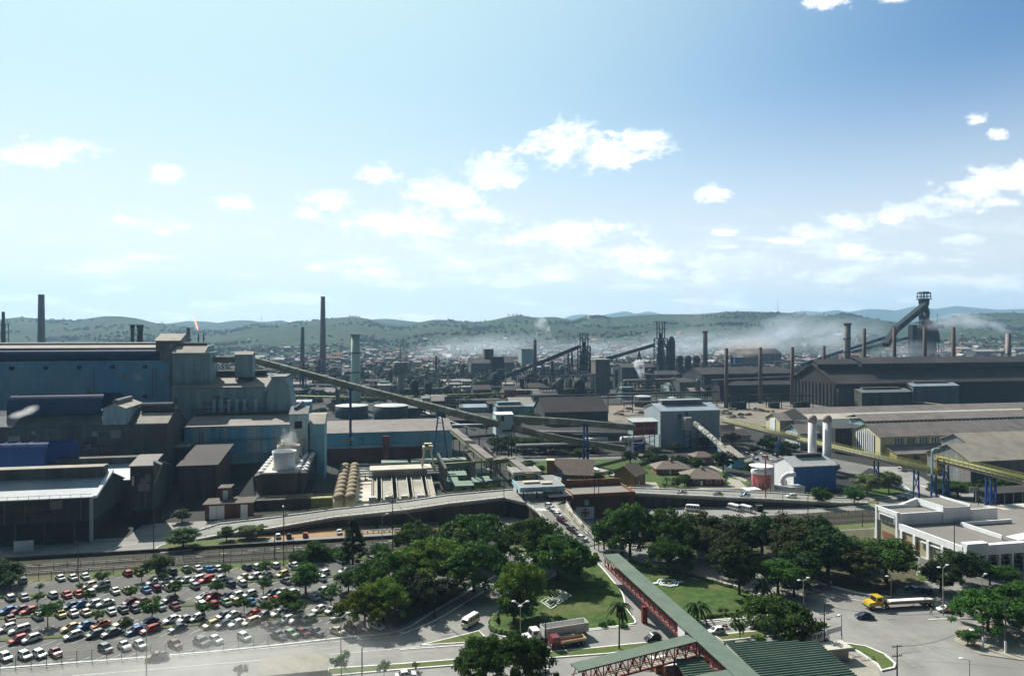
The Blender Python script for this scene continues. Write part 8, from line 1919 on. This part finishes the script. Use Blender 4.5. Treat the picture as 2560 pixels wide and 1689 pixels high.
x, y = gr(2440, 1262); T = thing('road_sign', 'pale rectangular road sign on a post at the right', 'sign', (x, y, 0)); MB().box(-3,1,-.06,.06,5.2,7.2).obj('panel', GALV, T); MB().box(-.1,.1,-.05,.05,0,5.18).obj('post', GALV, T)
x, y = gr(2540, 1518); T = thing('parasol', 'red and white parasol at the right edge', 'parasol', (x, y, 0)); MB().lathe((0,0,0), [(1.6,2.3),(.1,3.0)], 10).obj('canopy', REDP, T); MB().cyl((0,0,0),(0,0,2.4),.04,n=6).obj('pole', GALV, T)
x, y = gr(1901, 1279); T = thing('street_bin_shelter', 'black box shelter on the road below the flyover', 'shelter', (x, y, 0)); MB().box(-1.2,1.2,0,1.6,0,2.2).obj('body', BLACK, T); MB().box(-1.4,1.4,-.2,1.8,2.22,2.35).obj('roof', STEEL, T)
x, y = gr(2090, 1650); T = thing('small_hut', 'small grey hut at the corner of the large green roof', 'hut', (x, y, 0)); MB().box(-2.6,2.6,-.5,2,0,2.6).obj('wall', CONC, T); MB().box(-3.2,3.2,-1,2.5,2.62,2.85).obj('roof', CONCL, T)
x, y, _ = dep(1436, 1290, 236); T = thing('banner', 'narrow red banner hanging beside the ramp pavement', 'banner', (x, y, 0)); MB().box(-.5,.5,-.05,.05,1,6).obj('cloth', REDP, T); MB().cyl((-.6,0,0),(-.6,0,7),.06,n=6).obj('pole', STEEL, T)
for i, (px, pt, pb, d_) in enumerate(((653,786,802,3400),(1945,752,779,3500),(2004,770,783,3500))):
    x, y, z1 = dep(px, pb, d_); z2 = dep(px, pt, d_)[2]; T = thing('radio_mast', 'thin radio mast on the hill crest, %s one' % ('left','middle','right')[i], 'mast', (x, y, z1-8)); MB().cyl((0,0,0), (0,0,z2-z1+8), 1.1, .5, 6).obj('mast', IRON, T)
# awning below the left flyover, overhead lines
x0, z0 = onb(905, 1300, 246.5); x1, _ = onb(1065, 1300, 246.5)
T = thing('awning', 'long low pale blue awning in the shade below the left flyover', 'awning', (x0, 246.5, 0)); pa(MB().ext([(244.6, 2.3), (247.2, 3.0), (247.2, 3.15), (244.6, 2.45)], x0, x1), 'roof', BLUE2, T)
for j in range(6): xx = x0+.5+j*(x1-x0-1)/5; pa(MB().box(xx-.08, xx+.08, 244.9, 245.05, 0, 2.35), 'post', STEEL, T)
def cable(label, a, b, sag, r=.035):
    a, b = dep(*a), dep(*b); P = [tuple(p+(q-p)*t/14 for p, q in zip(a, b)) for t in range(15)]; P = [(x, y, z-sag*4*(i/14)*(1-i/14)) for i, (x, y, z) in enumerate(P)]
    mb = MB().tube(P, r, 5); o = mb.obj('power_line', BLACK); tag(o, label, 'cable')
D = lambda py: CH*F/(py-YH)
cable('overhead cable between the two tall poles beside the railway', (709,1270,D(1412)), (981,1238,D(1392)), 2)
cable('overhead cable from the flyover pole towards the very tall pole in the grove', (981,1240,D(1392)), (1087,1314,D(1545)), 2)
cable('overhead cable across the junction from the banner pole to the right', (2061,1512,D(1610)), (2514,1502,D(1632)), 2.5)
cable('overhead cable crossing the bottom right junction', (2243,1614,D(1720)), (2514,1504,D(1632)), 2.5)
cable('overhead cable above the railway on the left', (195,1354,D(1446)), (709,1271,D(1412)), 2.5)
# ================================================================ town and woods on the slopes
from mathutils.bvhtree import BVHTree
hills = bpy.data.objects['hills']; hme = hills.data
BV = BVHTree.FromPolygons([v.co for v in hme.vertices], [p.vertices for p in hme.polygons])
def hz_(x, y):
    r = BV.ray_cast(Vector((x, y, 900)), Vector((0, 0, -1))); return max(r[0].z, 0) if r[0] else 0.0
HW = [M('house_white', (.42,.40,.37)), M('house_cream', (.34,.29,.22)), M('house_grey', (.32,.31,.30)), M('house_pink', (.30,.19,.14))]
HR = [M('tile_red', (.30,.13,.07)), M('tile_brown', (.20,.11,.07)), M('sheet_grey', (.30,.30,.30)), M('sheet_white', (.42,.42,.42))]
def house_geo(mb, x, y, z, w, d, h, rz, a, b):
    c, s = math.cos(rz), math.sin(rz); P = lambda u, v, t: (x+u*c-v*s, y+u*s+v*c, z+t)
    mb.add([P(-w,-d,-3),P(w,-d,-3),P(w,d,-3),P(-w,d,-3),P(-w,-d,h),P(w,-d,h),P(w,d,h),P(-w,d,h)], [(0,1,5,4),(1,2,6,5),(2,3,7,6),(3,0,4,7)], a)
    o = 1.12; mb.add([P(-w*o,-d*o,h-.1),P(w*o,-d*o,h-.1),P(w*o,d*o,h-.1),P(-w*o,d*o,h-.1),P(-w*o,0,h+d*.55),P(w*o,0,h+d*.55)], [(0,1,5,4),(2,3,4,5),(1,2,5),(3,0,4)], b)
rs = np.random.RandomState(21)
def town_pt():
    while True:
        px = rs.uniform(560, 2600); d = 1150+rs.rand()**.9*1500
        dens = .25+.75*math.exp(-((px-1130)/260)**2)+.9*math.exp(-((px-1450)/300)**2)+.5*math.exp(-((px-1850)/350)**2)+.9*math.exp(-((px-2450)/170)**2)+.4*math.exp(-((px-850)/120)**2)
        dens *= math.exp(-((d-1750)/450)**2)
        if rs.rand() < dens: return px, d
AREA = [(0, 900, 'left of the mint green stack'), (900, 1180, 'on the slope behind the water tower'), (1180, 1480, 'on the slope behind the first blast furnace'), (1480, 1800, 'on the slope behind the second blast furnace'), (1800, 2280, 'on the slope behind the brick smokestacks'), (2280, 2700, 'in the town right of the largest blast furnace')]
L = [town_pt() for _ in range(1500)]; L.sort(key=lambda t: t[1])
rest = MB(); TH = []; NUM = {}
for i, (px, d) in enumerate(L):
    x, y, _ = dep(px, 900, d); z = hz_(x, y); big = rs.rand() < .08
    w, dd, h = rs.uniform(3.5, 6.5), rs.uniform(3, 5), rs.uniform(3, 6)
    if big: w, dd, h = w*2.2, dd*1.6, h*1.8
    if i < 250:
        mb = MB(); house_geo(mb, 0, 0, 0, w, dd, h, 0, 0, 1)
        o = mb.obj('town_house', [HW[rs.randint(4)], HR[rs.randint(4)]]); o.location = (x, y, z); o.rotation_euler = (0, 0, rs.uniform(0, 3.14))
        where = [s for a, b, s in AREA if a <= px < b][0]; TH.append((px, o, where))
    else: house_geo(rest, x, y, z, w, dd, h, rs.uniform(0, 3.14), rs.randint(4), 4+rs.randint(4))
for px, o, where in sorted(TH, key=lambda t: t[0]):
    NUM[where] = NUM.get(where, 0)+1; tag(o, 'tiny house %s, %s from the left' % (where, ORD(NUM[where]-1)), 'house', 'town houses '+where)
o = rest.obj('hillside_town', HW+HR); o['kind'] = 'stuff'
# woods: leaf clumps over valley floor and slopes
def woods(name, n, f, size, mat, seed):
    r_ = np.random.RandomState(seed); cs = []
    for _ in range(n):
        px, d, s = f(r_); x, y, _z = dep(px, 900, d); z = hz_(x, y); cs.append((x, y, z+s*.45, s))
    me = leaf_mesh(name, cs, 26, 1.0, size, mat, r_, .8); o = bpy.data.objects.new(name, me); link(o); o['kind'] = 'stuff'; return o
FAR1 = leaf_mat('leaf_far', (.022,.045,.014), (.015,.034,.011), (.03,.055,.016), .05)
woods('valley_woods', 2600, lambda r: (r.uniform(560, 1250), 640+r.rand()*400, r.uniform(4, 7)) if r.rand() < .16 else (r.uniform(430, 2650), 1000+r.rand()**1.3*1300, r.uniform(5, 9)), 2.2, FAR1, 5)
CLU = [(rs.uniform(-150, 2700), rs.uniform(2000, 3600), rs.uniform(12, 60)) for _ in range(75)]
def slope(r):
    c = CLU[r.randint(75)]; return c[0]+r.normal()*c[2]*1.3, c[1]+r.normal()*c[2]*1.2, r.uniform(4, 9)
woods('slope_woods', 2400, slope, 3.0, FAR1, 6)
# crest trees
for i, (px, py) in enumerate(((875,789),(883,790),(890,790),(898,791),(1272,786),(1283,786),(1292,785),(1302,786),(830,794),(2060,783))):
    x, y, z = dep(px, py+3, 3590); tree('rd', px, 900, 7, 9, 'tree standing on the hill crest, %s from the left' % ORD(sorted((875,883,890,898,1272,1283,1292,1302,830,2060)).index(px)), 'trees on the hill crest', pos=(x, y), seed=0).location = (x, y, z)
# big pale blocks of the far town
for i, (px, py, w, h, m) in enumerate(((862,908,9,8,0),(1129,902,10,9,0),(1520,880,7,12,0),(2508,862,12,16,0),(2548,868,16,14,0),(2470,872,14,7,3),(2430,885,20,6,3),(1285,905,9,6,3),(1990,882,12,6,3),(1870,862,8,5,3),(2520,842,26,7,1),(1150,925,18,6,3))):
    d = 1500+i*30; x, y, _ = dep(px, py, d); z = hz_(x, y); mb = MB(); mb.box(-w,w,-6,6,-4,h).box(-w-.5,w+.5,-6.5,6.5,h+.02,h+.8, mi=1)
    T = thing('town_block', 'pale block building in the far town, %s from the left' % ORD(sorted((862,1129,1520,2508,2548,2470,2430,1285,1990,1870,2520,1150)).index(px)), 'building', (x, y, z), group='pale far blocks')
    mb = MB().box(-w,w,-6,6,-4,h); mb.obj('wall', HW[m if m < 3 else 0], T); MB().box(-w-.5,w+.5,-6.5,6.5,h+.02,h+.8).obj('roof', HR[3], T)
    for k in range(3): MB().box(-w+2+k*w*.6, -w+2+k*w*.6+w*.35, -6.3,-6.02,h*.3,h*.7).obj('window_band', WINDOW, T)
# ---------------------------------------------------------------- smoke
def smoke(label, pts, rads, dens, colr=(.85,.88,.92), sc=.08, cat='smoke', thr=.42, name='smoke_plume'):
    """lumpy closed tube filled with a noisy volume"""
    P = smooth_line([tuple(p)+(r,) for p, r in zip(pts, rads)], 4); c0 = P[0]
    T = MB(); n = 12; vs = []
    for i, p in enumerate(P):
        a = Vector(P[max(i-1, 0)][:3]); b = Vector(P[min(i+1, len(P)-1)][:3]); d = (b-a).normalized(); up = Vector((0, 1, 0)) if abs(d.y) < .9 else Vector((1, 0, 0)); r = d.cross(up).normalized(); u = r.cross(d)
        rr = max(p[3], .2)*(1 if 0 < i < len(P)-1 else .35)
        for k in range(n): t = 6.283*k/n; vs.append(Vector(p[:3])+r*rr*math.cos(t)+u*rr*math.sin(t)-Vector(c0[:3]))
    m = len(P); fs = [(j*n+i, j*n+(i+1) % n, (j+1)*n+(i+1) % n, (j+1)*n+i) for j in range(m-1) for i in range(n)]+[tuple(range(n))[::-1], tuple(range((m-1)*n, m*n))]
    T.add(vs, fs)
    mt = bpy.data.materials.new('smoke_air'); mt.use_nodes = True; t = mt.node_tree; t.nodes.clear(); o_ = t.nodes.new('ShaderNodeOutputMaterial'); v = t.nodes.new('ShaderNodeVolumePrincipled'); v.inputs['Color'].default_value = (*colr, 1); v.inputs['Anisotropy'].default_value = .3
    tc = t.nodes.new('ShaderNodeTexCoord'); nz_ = t.nodes.new('ShaderNodeTexNoise'); nz_.inputs['Scale'].default_value = sc; nz_.inputs['Detail'].default_value = 4; nz_.inputs['Roughness'].default_value = .6; t.links.new(tc.outputs['Object'], nz_.inputs['Vector'])
    mr = t.nodes.new('ShaderNodeMapRange'); mr.interpolation_type = 'SMOOTHSTEP'; t.links.new(nz_.outputs['Fac'], mr.inputs[0]); mr.inputs[1].default_value = thr; mr.inputs[2].default_value = thr+.25; mr.inputs[4].default_value = dens
    t.links.new(mr.outputs[0], v.inputs['Density']); t.links.new(v.outputs[0], o_.inputs['Volume'])
    try: mt.cycles.volume_step_rate = 4
    except Exception: pass
    o = T.obj(name, mt); o.location = c0[:3]; return tag(o, label, cat)
smoke('thin steam over the front cooling tower fan stack', [dep(712, 1116, 283), dep(718, 1098, 285), dep(735, 1078, 288)], [3.2, 4.2, 4.5], .07, (1,1,1), .25, 'steam')
smoke('white steam column rising before the second blast furnace', [dep(1603, 948, 880), dep(1602, 930, 880), dep(1597, 912, 880), dep(1590, 903, 880)], [3, 5, 7, 5], .22, (.9,.93,1), .09, 'steam', .38)
smoke('pale smoke trail rising from the hillside behind the dark smokestack', [dep(1382, 854, 2300), dep(1368, 835, 2300), dep(1355, 812, 2300), dep(1335, 805, 2300)], [5, 16, 26, 24], .022, (.9,.95,1), .022)
smoke('short white smoke wisp on the crest at the centre', [dep(1473, 813, 3300), dep(1471, 800, 3300), dep(1470, 788, 3300)], [5, 9, 6], .05, (1,1,1), .05, thr=.36)
# soft-edged drifting smoke: ellipsoids whose density fades to nothing at the rim
SM = {}
def soft(label, px, py, d, sx, sz, dens, tilt=0, sy=None, colr=(.80,.89,1), ns=1.8, cat='smoke', z=None, name='smoke_drift', yo=0):
    c = dep(px, py, d); o = MB().ball((0,0,0), 1, 1, 1, 20, 14).obj(name, None, loc=(c[0], c[1]+yo, z or c[2])); o.scale = (sx, sy or sx*.5, sz); o.rotation_euler = (0, R(tilt), 0)
    mt = bpy.data.materials.new('smoke_soft'); mt.use_nodes = True; t = mt.node_tree; t.nodes.clear(); N = t.nodes.new; o_ = N('ShaderNodeOutputMaterial'); v = N('ShaderNodeVolumePrincipled'); v.inputs['Color'].default_value = (*colr, 1); v.inputs['Anisotropy'].default_value = .35
    tc = N('ShaderNodeTexCoord'); gd = N('ShaderNodeTexGradient'); gd.gradient_type = 'SPHERICAL'; t.links.new(tc.outputs['Object'], gd.inputs[0])
    nz_ = N('ShaderNodeTexNoise'); nz_.inputs['Scale'].default_value = ns; nz_.inputs['Detail'].default_value = 3; mp = N('ShaderNodeMapping'); mp.inputs['Location'].default_value = (px*.01, py*.01, 0); t.links.new(tc.outputs['Object'], mp.inputs[0]); t.links.new(mp.outputs[0], nz_.inputs['Vector'])
    m0 = N('ShaderNodeMapRange'); t.links.new(nz_.outputs['Fac'], m0.inputs[0]); m0.inputs[1].default_value = .32; m0.inputs[2].default_value = .7
    m1 = N('ShaderNodeMath'); m1.operation = 'MULTIPLY'; t.links.new(gd.outputs['Fac'], m1.inputs[0]); t.links.new(m0.outputs[0], m1.inputs[1])
    m2 = N('ShaderNodeMath'); m2.operation = 'MULTIPLY'; t.links.new(m1.outputs[0], m2.inputs[0]); m2.inputs[1].default_value = dens
    t.links.new(m2.outputs[0], v.inputs['Density']); t.links.new(v.outputs[0], o_.inputs['Volume']); o.data.materials.clear(); o.data.materials.append(mt); return tag(o, label, cat)
soft('broad thin smoke over the valley left of the first blast furnace', 1210, 868, 1500, 190, 34, .011, -4)
soft('smoke haze between the first and second blast furnaces', 1440, 872, 1400, 150, 26, .010, -3)
soft('long thin veil of smoke across the slope behind the second blast furnace', 1720, 858, 1700, 260, 42, .012, -5)
soft('bluish smoke bank behind the wide banded smokestack', 2090, 842, 1300, 120, 40, .020, -8)
soft('bluish smoke rising left of the largest blast furnace', 1960, 838, 1600, 150, 55, .022, -14)
soft('smoke curling round the foot of the largest blast furnace', 2260, 876, 960, 62, 17, .022, -4)
soft('thin smoke in front of the largest blast furnace', 2350, 878, 930, 48, 13, .009, 5)
soft('smoke streaming left from the pink smokestack, near part', 2500, 818, 790, 17, 6, .10, 28)
soft('smoke streaming left from the pink smokestack, far part', 2430, 802, 840, 44, 11, .055, 8)
soft('last thin smoke over the town right of the largest blast furnace', 2380, 806, 900, 52, 13, .035, -4)
soft('brownish dust hanging above the gabled ore shed', 1870, 868, 1250, 70, 20, .028, -6, colr=(.9,.76,.64))
soft('faint brown smoke column standing in the sky above the ore shed', 1745, 745, 1500, 60, 95, .010, 12, colr=(.85,.78,.72))
soft('thin pale veil hanging over the front of the car park', 600, 1640, 118, 34, 8.5, .065, 0, sy=17, colr=(1,1,1), ns=1.5, cat='steam', z=7, name='pale_veil', yo=4)  # thin white volume added to lay a pale veil over the car park
soft('white steam puff drifting in front of the navy ventilator, lower left part', 47, 1036, 264, 4.2, 1.7, .95, -14, sy=1.6, colr=(1,1,1), ns=3.2, cat='steam', name='steam_puff')
soft('white steam puff drifting in front of the navy ventilator, upper right part', 74, 1025, 264, 4.0, 1.9, .95, -24, sy=1.6, colr=(1,1,1), ns=3.6, cat='steam', name='steam_puff')
# ================================================================ haze: the air over the valley
hz = MB().box(-8800, 19800, -380, 14900, -1.5, 900)
hm = bpy.data.materials.new('haze_air'); hm.use_nodes = True; ht = hm.node_tree; ht.nodes.clear()
ho = ht.nodes.new('ShaderNodeOutputMaterial'); hv = ht.nodes.new('ShaderNodeVolumePrincipled')
hv.inputs['Color'].default_value = (.44, .70, 1, 1); hv.inputs['Density'].default_value = 7.6e-5; hv.inputs['Anisotropy'].default_value = .2
ht.links.new(hv.outputs[0], ho.inputs['Volume'])
hob = hz.obj('haze', hm); hob['kind'] = 'stuff'
